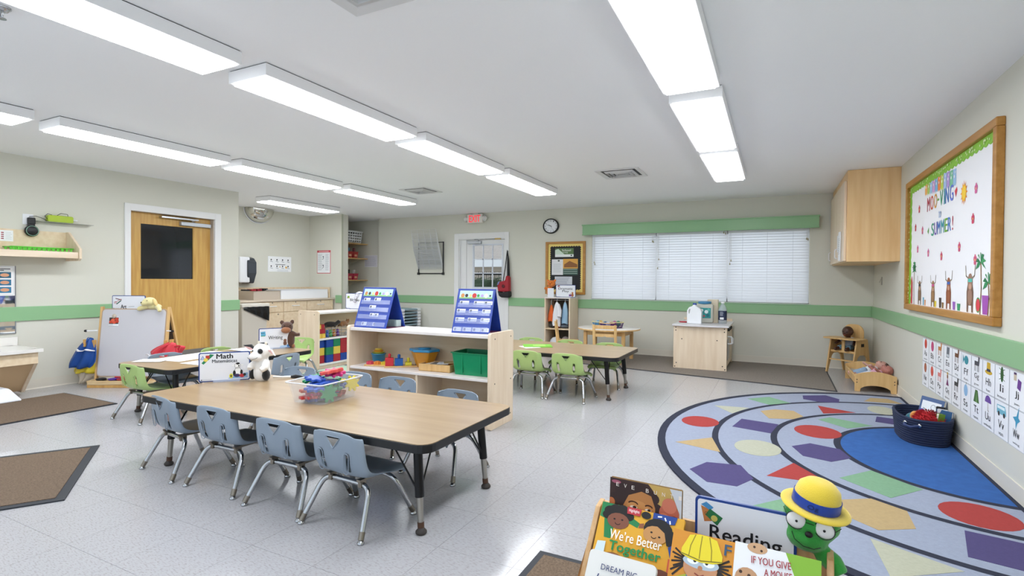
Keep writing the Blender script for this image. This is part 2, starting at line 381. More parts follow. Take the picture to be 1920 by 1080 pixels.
MB().box(XL - .06, XL + .0, 4.0, 4.48, 1.955, 1.975).tube([(XL - .02, 4.46, 1.965), (XL + .01, 4.38, 1.945), (XL - .04, 4.45, 1.93)], .008, 6).build('closer_arm', M_chrome, d1)
MB().box(XL - .076, XL - .07, YD0 + .03, YD1 - .03, .02, .22).build('kick_plate', mat('brushed_steel', '9a9c9e', .3, metal=.8), d1)
# ---- ceiling light fixtures
M_diff = mat('light_diffuser', 'f6faff', .5, emit=LAMP)
lf = None
def fixture(x, y0, y1, label):
    global lf
    if lf is None:
        lf = thing('ceiling_light', label, 'light', (x, 0, H), group='long ceiling light fixtures')
        L_ = .72; a = .165
        b = MB(); s1 = .022
        for (p, q, r_, u) in ((-a, -a + s1, -L_, L_), (a - s1, a, -L_, L_), (-a + s1, a - s1, -L_, -L_ + s1), (-a + s1, a - s1, L_ - s1, L_)): b.box(p, q, r_, u, -.075, -.006)
        b.build('frame', mat('light_housing', 'f0f0f1', .4), lf)
        MB().box(-a + .006, a - .006, -L_ + .006, L_ - .006, -.008, 0).build('backing', flat('3c3c3c'), lf)
        MB().box(-a + s1, a - s1, -L_ + s1, L_ - s1, -.086, -.062).build('diffuser', M_diff, lf)
        o = lf
    else: o = copy_tree(lf); o['label'] = label; o.location.x = x
    o.location.y = (y0 + y1) / 2; o.location.z = H
    return o
rows = {'left': -5.15, 'centre': -2.81, 'right': -.475}
ys = [(2.09, 3.53, 'second'), (3.65, 5.09, 'third'), (5.22, 6.66, 'fourth'), (.5, 1.93, 'first')]
for r_, x in rows.items():
    for a, b_, nth in ys:
        if r_ == 'right' and nth == 'second': a, b_ = 1.97, 3.41
        if r_ == 'right' and nth == 'third': a, b_ = 3.58, 5.02
        if r_ == 'right' and nth == 'fourth': a, b_ = 5.16, 6.57
        if r_ == 'right' and nth == 'first': a, b_ = .36, 1.80  # unseen fixture, added to brighten the right wall
        if r_ == 'right': nth = {'first': 'first', 'second': 'second', 'third': 'third', 'fourth': 'farthest'}[nth]
        fixture(x, a, b_, {'left': 'long ceiling light, %s of the row nearest the wooden door', 'centre': 'long ceiling light, %s of the row above the main tables', 'right': 'long ceiling light, %s of the row above the round rug'}[r_] % (nth + (' from the front' if r_ != 'right' else '')))
fixture(-6.98, 5.46, 6.9, 'ceiling light standing alone near the domed mirror')
# ---- air vents, sprinkler
def vent(x, y, s_, label, dark=True):
    r = thing('ceiling_vent', label, 'vent', (x, y, H), group='square ceiling vents')
    b = MB()
    def ring(a, c, z0, z1, bb):
        bb.add([(-a, -a, z0), (a, -a, z0), (a, a, z0), (-a, a, z0), (-c, -c, z1), (c, -c, z1), (c, c, z1), (-c, c, z1)], [(0, 1, 5, 4), (1, 2, 6, 5), (2, 3, 7, 6), (3, 0, 4, 7)])
    ring(s_, s_ * .98, -.002, -.012, b); ring(s_ * .98, s_ * .8, -.012, -.004, b); ring(s_ * .8, s_ * .78, -.004, -.0005, b); b.build('frame', mat('vent_white', 'dcdcdc' if dark else 'cfcfcf', .45), r)
    MB().box(-s_ * .8, s_ * .8, -s_ * .8, s_ * .8, -.0015, -.0005).build('duct_opening', flat('1c1c1c' if dark else 'c4c4c4'), r)
    for k in (.66, .48, .3):
        b = MB(); ring(s_ * k, s_ * (k - .07), -.0035, -.024, b); ring(s_ * (k - .07), s_ * (k - .085), -.024, -.0035, b); b.build('louver', mat('vent_white2', 'cfcfcf', .45), r)
    return r
vent(-1.6, 6.02, .25, 'square ceiling vent with dark slots between the light rows over the green chairs')
vent(-4.46, 6.04, .22, 'square ceiling vent with dark slots between the left and centre light rows')
vent(-1.53, 1.65, .26, 'pale stepped ceiling vent at the top edge of the view', False)
r = thing('sprinkler_head', 'chrome fire sprinkler head on the ceiling in the top left corner', 'sprinkler', (-3.235, 1.135, H))
MB().lathe([(.035, 0), (.035, -.006), (.022, -.02), (.012, -.022)], 16).build('escutcheon', M_chrome, r)
MB().tube([(-.012, 0, -.02), (-.014, 0, -.04), (0, 0, -.05)], .003, 6).tube([(.012, 0, -.02), (.014, 0, -.04), (0, 0, -.05)], .003, 6).build('yoke', M_chrome, r)
MB().lathe([(.003, -.05), (.018, -.052), (.018, -.055)], 14).build('deflector', M_chrome, r)
# ---- outside, seen through the exit door
struct(MB().box(-30, 20, 8.75, 40, -.4, -.2).build('ground', mat('outdoor_paving', 'a8a59c', .8, var=.1)))
b = MB(); rn = random.Random(5)
for i in range(2600):
    x = rn.uniform(-9, -4.2); z = rn.uniform(-.2, 1.27); y = 12 + rn.uniform(-.2, .2)
    a = rn.uniform(0, 6.3); s1 = .045; q = rn.uniform(-.5, .5)
    b.add([(x - s1 * math.cos(a), y - q * s1, z - s1 * math.sin(a)), (x + s1 * math.sin(a) * .4, y + .02, z - s1 * .4 * math.cos(a)), (x + s1 * math.cos(a), y + q * s1, z + s1 * math.sin(a)), (x - s1 * math.sin(a) * .4, y - .02, z + s1 * .4 * math.cos(a))], [(0, 1, 2, 3)])
b.box(-9, -4.2, 12.05, 12.4, -.2, 1.2)
tag(b.build('hedge', mat('hedge_leaf', '4a5a44', .6, var=.3, vs=30)), 'clipped green hedge outside the exit door', 'hedge')
r = thing('iron_fence', 'black iron picket fence behind the hedge outside the exit door', 'fence', (0, 12.7, 0))
MB().box(-10, -4, 0, .03, 1.33, 1.37).box(-10, -4, 0, .03, 1.17, 1.2).build('fence_rail', M_black, r)
p = None
for i in range(46):
    x = -10 + i * .13
    if p is None: p = MB().box(-.012, .012, 0, .02, -.2, 1.43).build('picket', M_black, r, loc=(x, 0, 0))
    else: q = p.copy(); COL.objects.link(q); q.location.x = x
r = thing('neighbor_building', 'pale building with a white fascia seen through the exit door glass', 'building', (-9, 19, -.22))
MB().box(-8, 6, 0, .3, -.3, 1.95).build('wall', mat('stucco', 'cbbfb2', .8), r)
MB().box(-8.3, 6.3, -.5, .1, 1.95, 2.25).build('fascia', mat('fascia_white', 'f2f2f2', .6), r)
MB().add([(-8.3, -.5, 2.25), (6.3, -.5, 2.25), (6.3, 3, 4.2), (-8.3, 3, 4.2)], [(0, 1, 2, 3)]).add([(-8.3, -.5, 2.2), (6.3, -.5, 2.2), (6.3, 3, 4.15), (-8.3, 3, 4.15)], [(3, 2, 1, 0)]).build('roof', mat('shingle', 'b5aaa0', .8, var=.1), r)
ar = bpy.data.lights.new('window_daylight', 'AREA'); ar.shape = 'RECTANGLE'; ar.size = 3.6; ar.size_y = 1.3; ar.energy = 26; ar.color = (.93, .97, 1)
ao = bpy.data.objects.new('window_daylight', ar); COL.objects.link(ao); ao.location = (-1.16, 9.3, 1.5); ao.rotation_euler = (-PI / 2, 0, 0)
# ================================================================ FURNITURE
# ---- stackable child's chair (origin on the floor at its middle, it faces +Y)
def shell_mesh(name, m):
    prof = [(.168, .222, .150), (.176, .240, .162), (.165, .255, .168), (.09, .258, .172), (.0, .250, .174), (-.07, .250, .172), (-.115, .268, .170), (-.138, .305, .168), (-.15, .36, .166), (-.157, .42, .164), (-.16, .455, .158), (-.16, .468, .150)]
    us = [-1, -.93, -.82, -.66, -.4, -.14, 0, .14, .4, .66, .82, .93, 1]
    vs = []; fs = []
    for k, (y, z, hw) in enumerate(prof):
        a = prof[max(0, k - 1)]; b = prof[min(len(prof) - 1, k + 1)]
        t = Vector((b[0] - a[0], b[1] - a[1])).normalized(); nrm = Vector((t.y, -t.x))       # towards the sitter
        if k < 5: nrm = Vector((0, 1))
        for u in us:
            e = max(0, (abs(u) - .8) / .2) ** 1.5
            if k >= 6: dn = e * .034 - (1 - min(1, abs(u) / .75)) ** .5 * .008 * (1 - (k - 6) / 6)
            elif k >= 4: dn = e * .012 * (k - 3)
            else: dn = -e * .022 - (.006 if k in (3, 4) and abs(u) < .5 else 0)
            x = hw * (u if abs(u) < .9 else math.copysign(.9 + (abs(u) - .9) * .75, u))
            if k >= 6 and abs(u) > .9: x = math.copysign(hw * .985, u)
            vs.append((x, y + nrm.x * dn, z + nrm.y * dn + (.006 * (1 - u * u) - .03 * max(0, (abs(u) - .6) / .4) ** 2 if k == len(prof) - 1 else 0)))
    n = len(us)
    for i in range(len(prof) - 1):
        for j in range(n - 1): fs.append((i * n + j, i * n + j + 1, (i + 1) * n + j + 1, (i + 1) * n + j))
    o = MB().add(vs, fs, 0, True).build(name, m)
    q = o.modifiers.new('th', 'SOLIDIFY'); q.thickness = .007; q.offset = 0
    q = o.modifiers.new('s', 'SUBSURF'); q.levels = 2; q.render_levels = 2
    cut = MB()
    tri = [(-.047, .442), (-.04, .449), (.04, .449), (.047, .442), (.006, .398), (-.006, .398)]
    cut.prism(tri, -.25, -.07, 'y')
    for s1 in (-1, 1):
        cx, cz, a = s1 * .083, .332, -s1 * .1
        pts = []
        for i in range(6): q_ = PI * i / 5; pts.append((.015 * math.cos(q_), .034 + .015 * math.sin(q_)))
        for i in range(6): q_ = PI + PI * i / 5; pts.append((.015 * math.cos(q_), -.034 + .015 * math.sin(q_)))
        cut.prism([(cx + p[0] * math.cos(a) - p[1] * math.sin(a), cz + p[0] * math.sin(a) + p[1] * math.cos(a)) for p in pts], -.25, -.07, 'y')
    c = cut.build('cut', m, bevel=.0000001); c.modifiers.clear()
    q = o.modifiers.new('b', 'BOOLEAN'); q.object = c; q.operation = 'DIFFERENCE'; q.solver = 'EXACT'
    dg = bpy.context.evaluated_depsgraph_get(); dg.update()
    me = bpy.data.meshes.new_from_object(o.evaluated_get(dg)); me.name = name
    for p in me.polygons: p.use_smooth = True
    old = o.data; o.modifiers.clear(); o.data = me
    bpy.data.objects.remove(c)
    return o
_chair = {}
def make_chair(colr):
    c = thing('child_chair', '', 'chair')
    m = {'blue': mat('slate_blue_plastic', (138, 151, 165), .33), 'green': mat('lime_green_plastic', (169, 195, 123), .33)}[colr]
    s1 = shell_mesh('seat_and_back', m); s1.parent = c
    # rims round the cut-outs, ribs behind
    tr = MB(); yb = -.165
    T3 = [(-.049, yb, .450), (.049, yb, .450), (0, yb, .394)]
    for a, b in ((0, 1), (1, 2), (2, 0)): tr.tube([T3[a], T3[b]], .0024, 6)
    for sx in (-1, 1):
        cx, cz, an = sx * .083, .332, -sx * .1; pts = []
        for i in range(6): q = PI * i / 5; pts.append((.0165 * math.cos(q), .034 + .0165 * math.sin(q)))
        for i in range(6): q = PI + PI * i / 5; pts.append((.0165 * math.cos(q), -.034 + .0165 * math.sin(q)))
        tr.tube([(cx + p[0] * math.cos(an) - p[1] * math.sin(an), -.1535 - (cz + p[1] - .30) * .09 - .004, cz + p[0] * math.sin(an) + p[1] * math.cos(an)) for p in pts], .0019, 5, closed=True)
    tr.build('rim', m, c)
    for (yb, zb, yf) in ((-.075, .222, -.178), (.085, .222, .178)):
        pts = bend([(-.198, yf, .016), (-.15, yb, zb - .005), (.15, yb, zb - .005), (.198, yf, .016)], .06, 6)
        MB().tube(pts, .0125, 10).build('leg_tube', M_chrome, c)
        for sx in (-1, 1):
            d = Vector((sx * .045, (yf - yb), -.2)).normalized()
            MB().tube([Vector((sx * .198, yf, .016)) - d * .035, Vector((sx * .198, yf, .016)) + d * 0], .0138, 10).build('ferrule', M_dchrome, c)
            MB().lathe([(.006, .019), (.013, .012), (.017, .006), (.016, .0), (.004, 0)], 14, (sx * .199, yf * 1.01, 0)).build('glide', M_chrome, c)
    for sx in (-1, 1): MB().box(sx * .10 - .012, sx * .10 + .012, -.10, .11, .232, .243).box(sx * .10 - .010, sx * .10 + .010, -.092, -.058, .205, .234).build('seat_bracket', M_dchrome, c)
    return c
def chair(colr, x, y, rz, label, group):
    if colr not in _chair:
        _chair[colr] = make_chair(colr); c = _chair[colr]
    else: c = copy_tree(_chair[colr])
    c.location = (x, y, 0); c.rotation_euler = (0, 0, rz); c['label'] = label; c['group'] = group; return c
D = math.radians
G1 = 'slate blue chairs around the long front table'
chair('blue', -3.27, 2.03, D(-8), 'slate blue child chair at the left end of the front row, nearest the wooden door', G1)
chair('blue', -2.79, 2.02, D(1), 'slate blue child chair second from the left in the front row', G1)
chair('blue', -2.265, 2.00, D(0), 'slate blue child chair third from the left in the front row', G1)
chair('blue', -1.83, 1.98, D(-3), 'slate blue child chair in the front row beside the near table leg', G1)
chair('blue', -3.42, 2.90, D(184), 'slate blue child chair behind the front table, beside the cow puppet', G1)
chair('blue', -2.87, 2.93, D(178), 'slate blue child chair behind the front table, mostly hidden by the clear bin of gears', G1)
chair('blue', -2.45, 2.92, D(181), 'slate blue child chair behind the front table, before the middle of the long shelf', G1)
chair('blue', -1.83, 2.74, D(176), 'slate blue child chair behind the front table at its far right corner', G1)
G2 = 'chairs around the small writing table'
chair('green', -4.745, 2.61, D(0), 'lime green child chair seen from behind at the near end of the writing table', G2)
chair('blue', -5.02, 2.98, D(-90), 'slate blue child chair facing the camera side of the writing table before the easel', G2)
chair('green', -5.02, 3.48, D(-92), 'lime green child chair tucked in between the writing table and the wooden door', G2)
chair('blue', -4.28, 3.50, D(96), 'slate blue child chair pushed against the writing table behind the cow puppet', G2)
chair('green', -5.08, 4.44, D(208), 'lime green child chair at the far end of the writing table beside the brown bear', G2)
G3 = 'lime green chairs around the far table'
chair('green', -2.27, 5.02, D(1), 'lime green child chair seen from behind, half hidden by the end of the long shelf', G3)
chair('green', -1.82, 5.01, D(-2), 'lime green child chair seen from behind at the near right of the far table', G3)
chair('green', -2.72, 5.86, D(180), 'lime green child chair behind the far table at its left', G3)
chair('green', -2.2, 5.86, D(180), 'lime green child chair behind the far table, in front of the dress-up cubby', G3)
chair('green', -1.70, 5.80, D(180), 'lime green child chair behind the far table, in front of the round wooden table', G3)
chair('green', -3.2, 5.86, D(180), 'lime green child chair behind the far table, farthest left and only its edge showing', G3)
# ---- adjustable tables
def table(name, label, x0, x1, y0, y1, z, legz, group):
    cx, cy = (x0 + x1) / 2, (y0 + y1) / 2; a, b = (x1 - x0) / 2, (y1 - y0) / 2
    t_ = thing(name, label, 'table', (cx, cy, 0), group=group)
    MB().prism(rrect(-a + .004, a - .004, -b + .004, b - .004, .07, 5), z - .03, z, 'z').build('tabletop', [wood('table_laminate', (154, 129, 97), (167, 144, 113), 'x', .8, .3)], t_)
    MB().prism(rrect(-a, a, -b, b, .074, 5), z - .042, z - .003, 'z').build('edge_band', M_black, t_, bevel=.004)
    for sx in (-1, 1):
        for sy in (-1, 1):
            fx, fy = sx * (a - .115), sy * (b - .125); tx, ty = fx - sx * .0, fy - sy * .0
            tx, ty = sx * (a - .15), sy * (b - .14)
            p = Vector((fx, fy, 0)); q = Vector((tx, ty, z - .04)); at = lambda h: tuple(p + (q - p) * (h / (z - .04)))
            lg = MB().tube([at(legz), at(z - .04)], .022, 14).build('leg', M_blk2, t_)
            MB().tube([at(.05), at(legz + .02)], [.0135, .017], 12).build('leg_extension', mat('steel_tube', 'a9a59d', .3, metal=.9), lg)
            MB().tube([at(.03), at(.055)], .016, 12).build('rust_collar', mat('rusty_metal', '4e3526', .6), lg)
            MB().lathe([(.02, 0), (.027, .006), (.027, .014), (.015, .028), (.008, .034)], 14, (fx, fy, 0)).build('glide_foot', mat('foot_rubber', '3a3431', .6), lg)
            for (dx, dy) in ((-sx * .17, 0), (0, -sy * .14)):
                MB().tube([at(z * .42), (at(z * .42)[0] + dx * .12, at(z * .42)[1] + dy * .12, z * .45), (tx + dx, ty + dy, z - .042)], .0045, 6).build('brace', M_blk2, t_)
    MB().box(-a + .1, a - .1, -b + .1, b - .1, z - .052, z - .042).build('apron', M_black, t_)  # black sheet puts the shade under the tabletop into colour
    return t_
GT = 'rectangular activity tables'
table('activity_table', 'long maple-topped activity table with black edge in the front of the room', -3.53, -1.345, 1.87, 2.735, .46, .17, GT)
table('activity_table', 'small maple-topped table covered with white paper beside the easel', -5.13, -4.345, 2.54, 4.03, .44, .15, GT)
table('activity_table', 'maple-topped table among lime green chairs behind the long shelf', -3.6, -1.345, 4.97, 5.9, .445, .16, GT)
# ---- open shelf units
def dots(b, pts, ax, c, s1, r=.006, mi=0):
    for (p, z) in pts:
        n = 8; ring = [(p + r * math.cos(2 * PI * i / n), z + r * math.sin(2 * PI * i / n)) for i in range(n)]
        b.prism(ring, c, c + s1 * .0012, ax, mi)
def shelf_unit(name, label, x, y, rz, L, Dp, Hh, mids, divs, holes=True):
    """front looks to local -Y, origin at front left on floor"""
    t_ = thing(name, label, 'shelf', (x, y, 0), rz)
    e = .028; prof = rrect(0, Dp, 0, Hh, .022, 3)
    for sx in (0, L - e):
        sp = MB().prism([(p[0], p[1]) for p in prof], sx, sx + e, 'x').build('side_panel', M_maple, t_, bevel=.003)
        b = MB(); c = 0 if sx == 0 else L
        dots(b, [(.07, Hh - .05), (Dp - .05, Hh - .05), (.07, Hh * .47), (Dp - .05, Hh * .47), (.07, .07), (Dp - .05, .07)], 'x', c, -1 if sx == 0 else 1)
        b.build('screw_cap', M_screw, sp)
    MB().box(e, L - e, .012, Dp - .006, Hh - .045, Hh - .02).build('top_board', M_lamwhite, t_, bevel=.003)
    for z in mids: MB().box(e, L - e, .01, Dp - .012, z - .022, z).build('shelf_board', M_lamwhite, t_, bevel=.003)
    MB().box(e, L - e, .01, Dp - .012, .045, .07).build('shelf_board', M_lamwhite, t_, bevel=.003)
    MB().box(e, L - e, .03, .045, 0, .045).build('plinth', M_maple, t_)
    MB().box(e, L - e, Dp - .012, Dp - .003, .0, Hh - .03).build('back_panel', M_mapleX, t_)
    for (dx, z0, z1) in divs: MB().box(dx - .011, dx + .011, .02, Dp - .012, z0, z1).build('divider', M_maple, t_, bevel=.002)
    return t_
CS = shelf_unit('storage_shelf', 'long low maple shelf with two blue pocket charts on top', -3.475, 3.60, 0, 1.495, .40, .768, [.40], [(.765, .07, .378)])
BS = shelf_unit('storage_shelf', 'low maple shelf of blocks and toy animals behind the brown bear', -5.29, 4.97, D(90), 1.45, .37, .768, [.40], [])
# ---- changing table in the alcove
ct = thing('changing_cabinet', 'maple changing cabinet with drawers along the alcove wall', 'cabinet', (XA, 0, 0))
fx = .70; zt = .825
MB().box(.01, fx + .02, 5.12, 7.58, zt - .03, zt).build('countertop', mat('counter_laminate', 'cdbfae', .4), ct, bevel=.003)
MB().box(.02, fx - .02, 5.14, 7.57, .06, zt - .03).build('carcass', M_mapleX, ct)
MB().box(.02, fx - .06, 5.14, 7.57, 0, .06).build('toe_kick', mat('toe_kick', '9c8b74', .6), ct)
yy = [5.95, 6.41, 6.92, 7.56]
for i in range(3):
    a, b = yy[i] + .006, yy[i + 1] - .006
    dr = MB().box(fx - .02, fx, a, b, .61, zt - .04).build('drawer_front', M_mapleX, ct, bevel=.002)
    MB().tube(bend([(fx, (a + b) / 2 - .075, .71), (fx + .025, (a + b) / 2 - .07, .71), (fx + .025, (a + b) / 2 + .07, .71), (fx, (a + b) / 2 + .075, .71)], .015, 3), .007, 6).build('handle', M_white2, dr)
    MB().lathe([(.011, 0), (.011, .004)], 10).build('lock', M_dchrome, dr, loc=(fx, (a + b) / 2, .77), rot=(0, PI / 2, 0))
    dd = MB().box(fx - .02, fx, a, b, .07, .60).build('door', M_mapleX, ct, bevel=.002)
    MB().lathe([(.011, 0), (.011, .004)], 10).build('lock', M_dchrome, dd, loc=(fx, a + .34, .57), rot=(0, PI / 2, 0))
MB().box(.01, .03, 5.3, 7.58, zt, zt + .2).box(.03, .6, 7.545, 7.575, zt, zt + .2).build('back_guard', M_mapleX, ct, bevel=.003)
tb = thing('waste_bin', 'cream waste bin with a black liner hanging over its rim by the alcove corner', 'bin', (-7.53, 5.62, 0))
MB().add([(-.16, -.2, 0), (.14, -.2, 0), (.14, .2, 0), (-.16, .2, 0), (-.18, -.24, .74), (.19, -.24, .74), (.19, .24, .74), (-.18, .24, .74)], [(0, 3, 2, 1), (4, 5, 6, 7), (0, 1, 5, 4), (1, 2, 6, 5), (2, 3, 7, 6), (3, 0, 4, 7)]).build('body', mat('bin_cream', 'd5cec2', .45), tb, bevel=.015)
MB().box(-.19, .205, -.25, .25, .735, .785).build('lid', mat('lid_cream', 'ddd8ce', .4), tb, bevel=.01)
b = MB(); vs = []
for i in range(9):
    u = i / 8; yv = -.22 + .46 * u; zb = .70 - .20 * u + .0 * math.sin(9 * u)
    k = .012 * (i % 2); vs += [(.196 + k * .4, yv, .74), (.204 + k, yv, (.74 + zb) / 2), (.20 + k * .5, yv * .98, zb)]
b.add(vs, [(3 * i + j, 3 * i + 3 + j, 3 * i + 4 + j, 3 * i + 1 + j) for i in range(8) for j in range(2)]).build('liner', mat('bin_liner', '121214', .25), tb).modifiers.new('t', 'SOLIDIFY').thickness = .004
cp = thing('changing_tray', 'white high-sided changing tray on the alcove cabinet', 'tray', (XA, 0, zt))
b = MB(); a0, a1, y0, y1 = .1, .62, 6.42, 7.50
b.box(a0, a1, y0, y1, 0, .02)
for (p, q, r_, u) in ((a0, a0 + .02, y0, y1), (a1 - .02, a1, y0, y1), (a0, a1, y0, y0 + .02), (a0, a1, y1 - .02, y1)): b.box(p, q, r_, u, 0, .165)
b.build('tray', M_white2, cp, bevel=.008)
MB().box(a0 + .03, a1 - .03, y0 + .03, y1 - .03, .02, .11).build('pad', mat('pad_vinyl', 'e6e9f0', .3), cp, bevel=.02)
cp = thing('changing_step', 'grey-beige plastic tray left of the white changing tray', 'tray', (XA, 0, zt))
b = MB(); b.box(.1, .62, 5.88, 6.41, 0, .02)
for (p, q, r_, u) in ((.1, .12, 5.88, 6.41), (.60, .62, 5.88, 6.41), (.1, .62, 5.88, 5.9), (.1, .62, 6.39, 6.41)): b.box(p, q, r_, u, 0, .15)
b.build('tray', mat('greige_plastic', 'bcb0a2', .4), cp, bevel=.008)
for i, cc in enumerate(('20252b', '9e2330', '8f2030', '24262b')): tag(MB().box(XA + .13, XA + .25, 6.0 + i * .12, 6.09 + i * .12, zt + .021, zt + .168 + .005 * i).build('supply_box', flat(cc), bevel=.004), ['black small box left-most in the row along the alcove tray', 'dark red small box beside the black one in the alcove tray', 'maroon small box third in the row in the alcove tray', 'black small box last in the row in the alcove tray'][i], 'box', 'small boxes in the alcove tray')
# ---- wall shelf over the sink
ws = thing('wall_shelf', 'maple display shelf fixed to the left wall above the sink', 'shelf', (XL, 0, 0))
MB().box(0, .015, 1.2, 3.0, 1.40, 1.672).build('back_board', M_mapleX, ws)
MB().box(.0, .264, 1.2, 2.975, 1.41, 1.432).build('shelf_board', M_mapleX, ws)
MB().box(.265, .285, 1.2, 2.975, 1.385, 1.452).build('front_lip', wood('pale_maple', 'dec9ae', 'ead9c3', 'y', 1), ws, bevel=.003)
for y in (1.2, 2.978): MB().prism([(0, 1.36), (.27, 1.36), (.30, 1.385), (.30, 1.49), (.06, 1.676), (0, 1.676)], y, y + .024, 'y').build('end_panel', M_maple, ws, bevel=.004)
# ---- sink
sk = thing('hand_wash_sink', 'low wall-mounted sink vanity with white basin top and maple skirt at the left edge', 'sink', (XL + .003, 0, 0))
sx1 = .56; yr = 2.56; zc = .48
b = MB(); n = 20
rect = rrect(0, sx1, 1.0, yr, .01, 1)
bas = [(.28 + .17 * math.cos(2 * PI * i / 24), 2.02 + .24 * math.sin(2 * PI * i / 24)) for i in range(24)]
bm = bmesh.new()
# top with a hole: ring of quads between basin edge and rectangle
outr = []
for p in bas:
    d = Vector((p[0] - .28, p[1] - 2.02)); k = min(((sx1 - .28) if d.x > 0 else .28) / max(1e-6, abs(d.x)), .5 / max(1e-6, abs(d.y))); outr.append((.28 + d.x * k, 2.02 + d.y * k))
bm.free(); vs = [(p[0], p[1], zc) for p in bas] + [(p[0], p[1], zc) for p in outr] + [(.28 + (p[0] - .28) * .8, 2.02 + (p[1] - 2.02) * .8, zc - .07) for p in bas] + [(.28 + (p[0] - .28) * .3, 2.02 + (p[1] - 2.02) * .3, zc - .1) for p in bas]
fs = [(i, (i + 1) % 24, 24 + (i + 1) % 24, 24 + i) for i in range(24)] + [(i, 48 + i, 48 + (i + 1) % 24, (i + 1) % 24) for i in range(24)] + [(48 + i, 72 + i, 72 + (i + 1) % 24, 48 + (i + 1) % 24) for i in range(24)] + [tuple(range(72, 96))]
b.add(vs, fs); b.box(0, sx1 - .021, 1.0, 1.519, zc - .03, zc).box(0, sx1 - .021, 2.521, yr - .002, zc - .03, zc).box(sx1 - .02, sx1 + .001, 1.0, yr, zc - .032, zc + .0008).box(0, .02, 1.0, yr, zc + .0002, zc + .085)
b.build('basin_top', mat('basin_marble', 'e9e6e1', .2), sk)
MB().box(.04, sx1 - .03, 1.1, yr - .03, .335, zc - .03).build('apron', M_mapleX, sk, bevel=.002)
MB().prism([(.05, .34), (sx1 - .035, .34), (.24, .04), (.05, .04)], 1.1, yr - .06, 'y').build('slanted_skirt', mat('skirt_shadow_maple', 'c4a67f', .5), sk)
MB().prism([(.03, .34), (sx1 - .03, .34), (.25, .025), (.03, .025)], yr - .06, yr - .03, 'y').build('side_panel', M_maple, sk, bevel=.003)
MB().tube(bend([(.06, 2.02, zc), (.06, 2.02, zc + .12), (.2, 2.02, zc + .12), (.2, 2.02, zc + .08)], .04), .012, 10).build('faucet', M_chrome, sk)
r = thing('wall_mirror', 'mirror above the sink at the left edge, with a poster reflection built onto its corner', 'mirror', (XL, 2.0, .93), D(90))
MB().box(-.5, .545, -.012, 0, -.32, .36).build('mirror_glass', mat('mirror_silver', 'd9dde0', .03, metal=1), r)
MB().box(-.5, .552, -.016, -.012, -.33, -.318).box(.545, .552, -.016, 0, -.33, .365).build('mirror_edge', M_grey, r)
r = thing('reflected_poster', 'poster reflection built as a white panel with blue photo tiles over the sink mirror', 'sign', (XL + .03, 2.36, 1.14), D(90))  # mirrored poster, its reflection built as a panel before the glass
MB().box(-.2, .175, -.008, 0, -.15, .155).build('frame', M_white, r, bevel=.002)
a = Art(-.009); a.rect(-.19, .165, -.14, .145, 'd9dde1'); a.rect(-.185, .16, -.135, .14, 'f0f0f0'); a.lines(-.1, .15, .1, .13, 2, '30343a', .008)
for i in range(3):
    for j in range(3): a.rect(-.175 + j * .11, -.075 + j * .11, .03 - i * .075, .09 - i * .075, ('2f6f92', '3c7ca0', '2a5f78')[(i + j) % 3]); a.disc(-.125 + j * .11, .06 - i * .075, .035, 'd29a78', .018)
a.build(r)
ss = thing('step_stool', 'white plastic step stool on the brown mat by the sink', 'stool', (-6.56, 2.18, .009), D(90))
MB().add([(-.27, -.2, 0), (.2, -.2, 0), (.2, .2, 0), (-.27, .2, 0), (-.22, -.13, .125), (.12, -.13, .125), (.12, .14, .125), (-.22, .14, .125)], [(0, 3, 2, 1), (4, 5, 6, 7), (0, 1, 5, 4), (1, 2, 6, 5), (2, 3, 7, 6), (3, 0, 4, 7)]).build('step', M_white2, ss, bevel=.018)
MB().box(-.20, .10, -.11, .12, .123, .128).build('tread', mat('tread_grey', 'cfd3d8', .6), ss)
# ---- wall cabinet in the far right corner
wc = thing('wall_cabinet', 'maple wall cabinet hung in the far right corner under the ceiling', 'cabinet', (0, 0, 0))
zb0, zb1 = 1.425, H - .002
MB().box(.715, XR, 6.89, YB - .03, zb0, zb1).build('carcass', wood('cabinet_maple', (226, 184, 130), (240, 206, 154), 'z', .8, .45), wc, bevel=.002)
for a, b in ((6.93, 7.715), (7.725, YB - .04)):
    dd = MB().box(.69, .713, a, b, zb0 + .01, zb1 - .11).build('door', M_maple, wc, bevel=.002)
    MB().tube(bend([(.69, a + .68, zb0 + .06), (.665, a + .68, zb0 + .07), (.665, a + .68, zb0 + .17), (.69, a + .68, zb0 + .18)], .015, 3), .006, 6).build('handle', M_white2, dd)
r = thing('paper_notices', 'white papers clipped on the side door of the corner wall cabinet', 'papers', (.686, 7.3, 1.62), D(-90))
a = Art(0); MB().box(-.1, .12, -.006, 0, -.17, .17).build('sheet', mat('paper', 'f1f2f4', .7), r, rot=(0, .05, 0)); MB().box(-.24, -.12, -.004, 0, -.06, .14).build('sheet', M_white2, r)
a = Art(-.0085); a.lines(-.08, .1, -.1, .1, 9, '9aa0a8', .004); a.build(r)
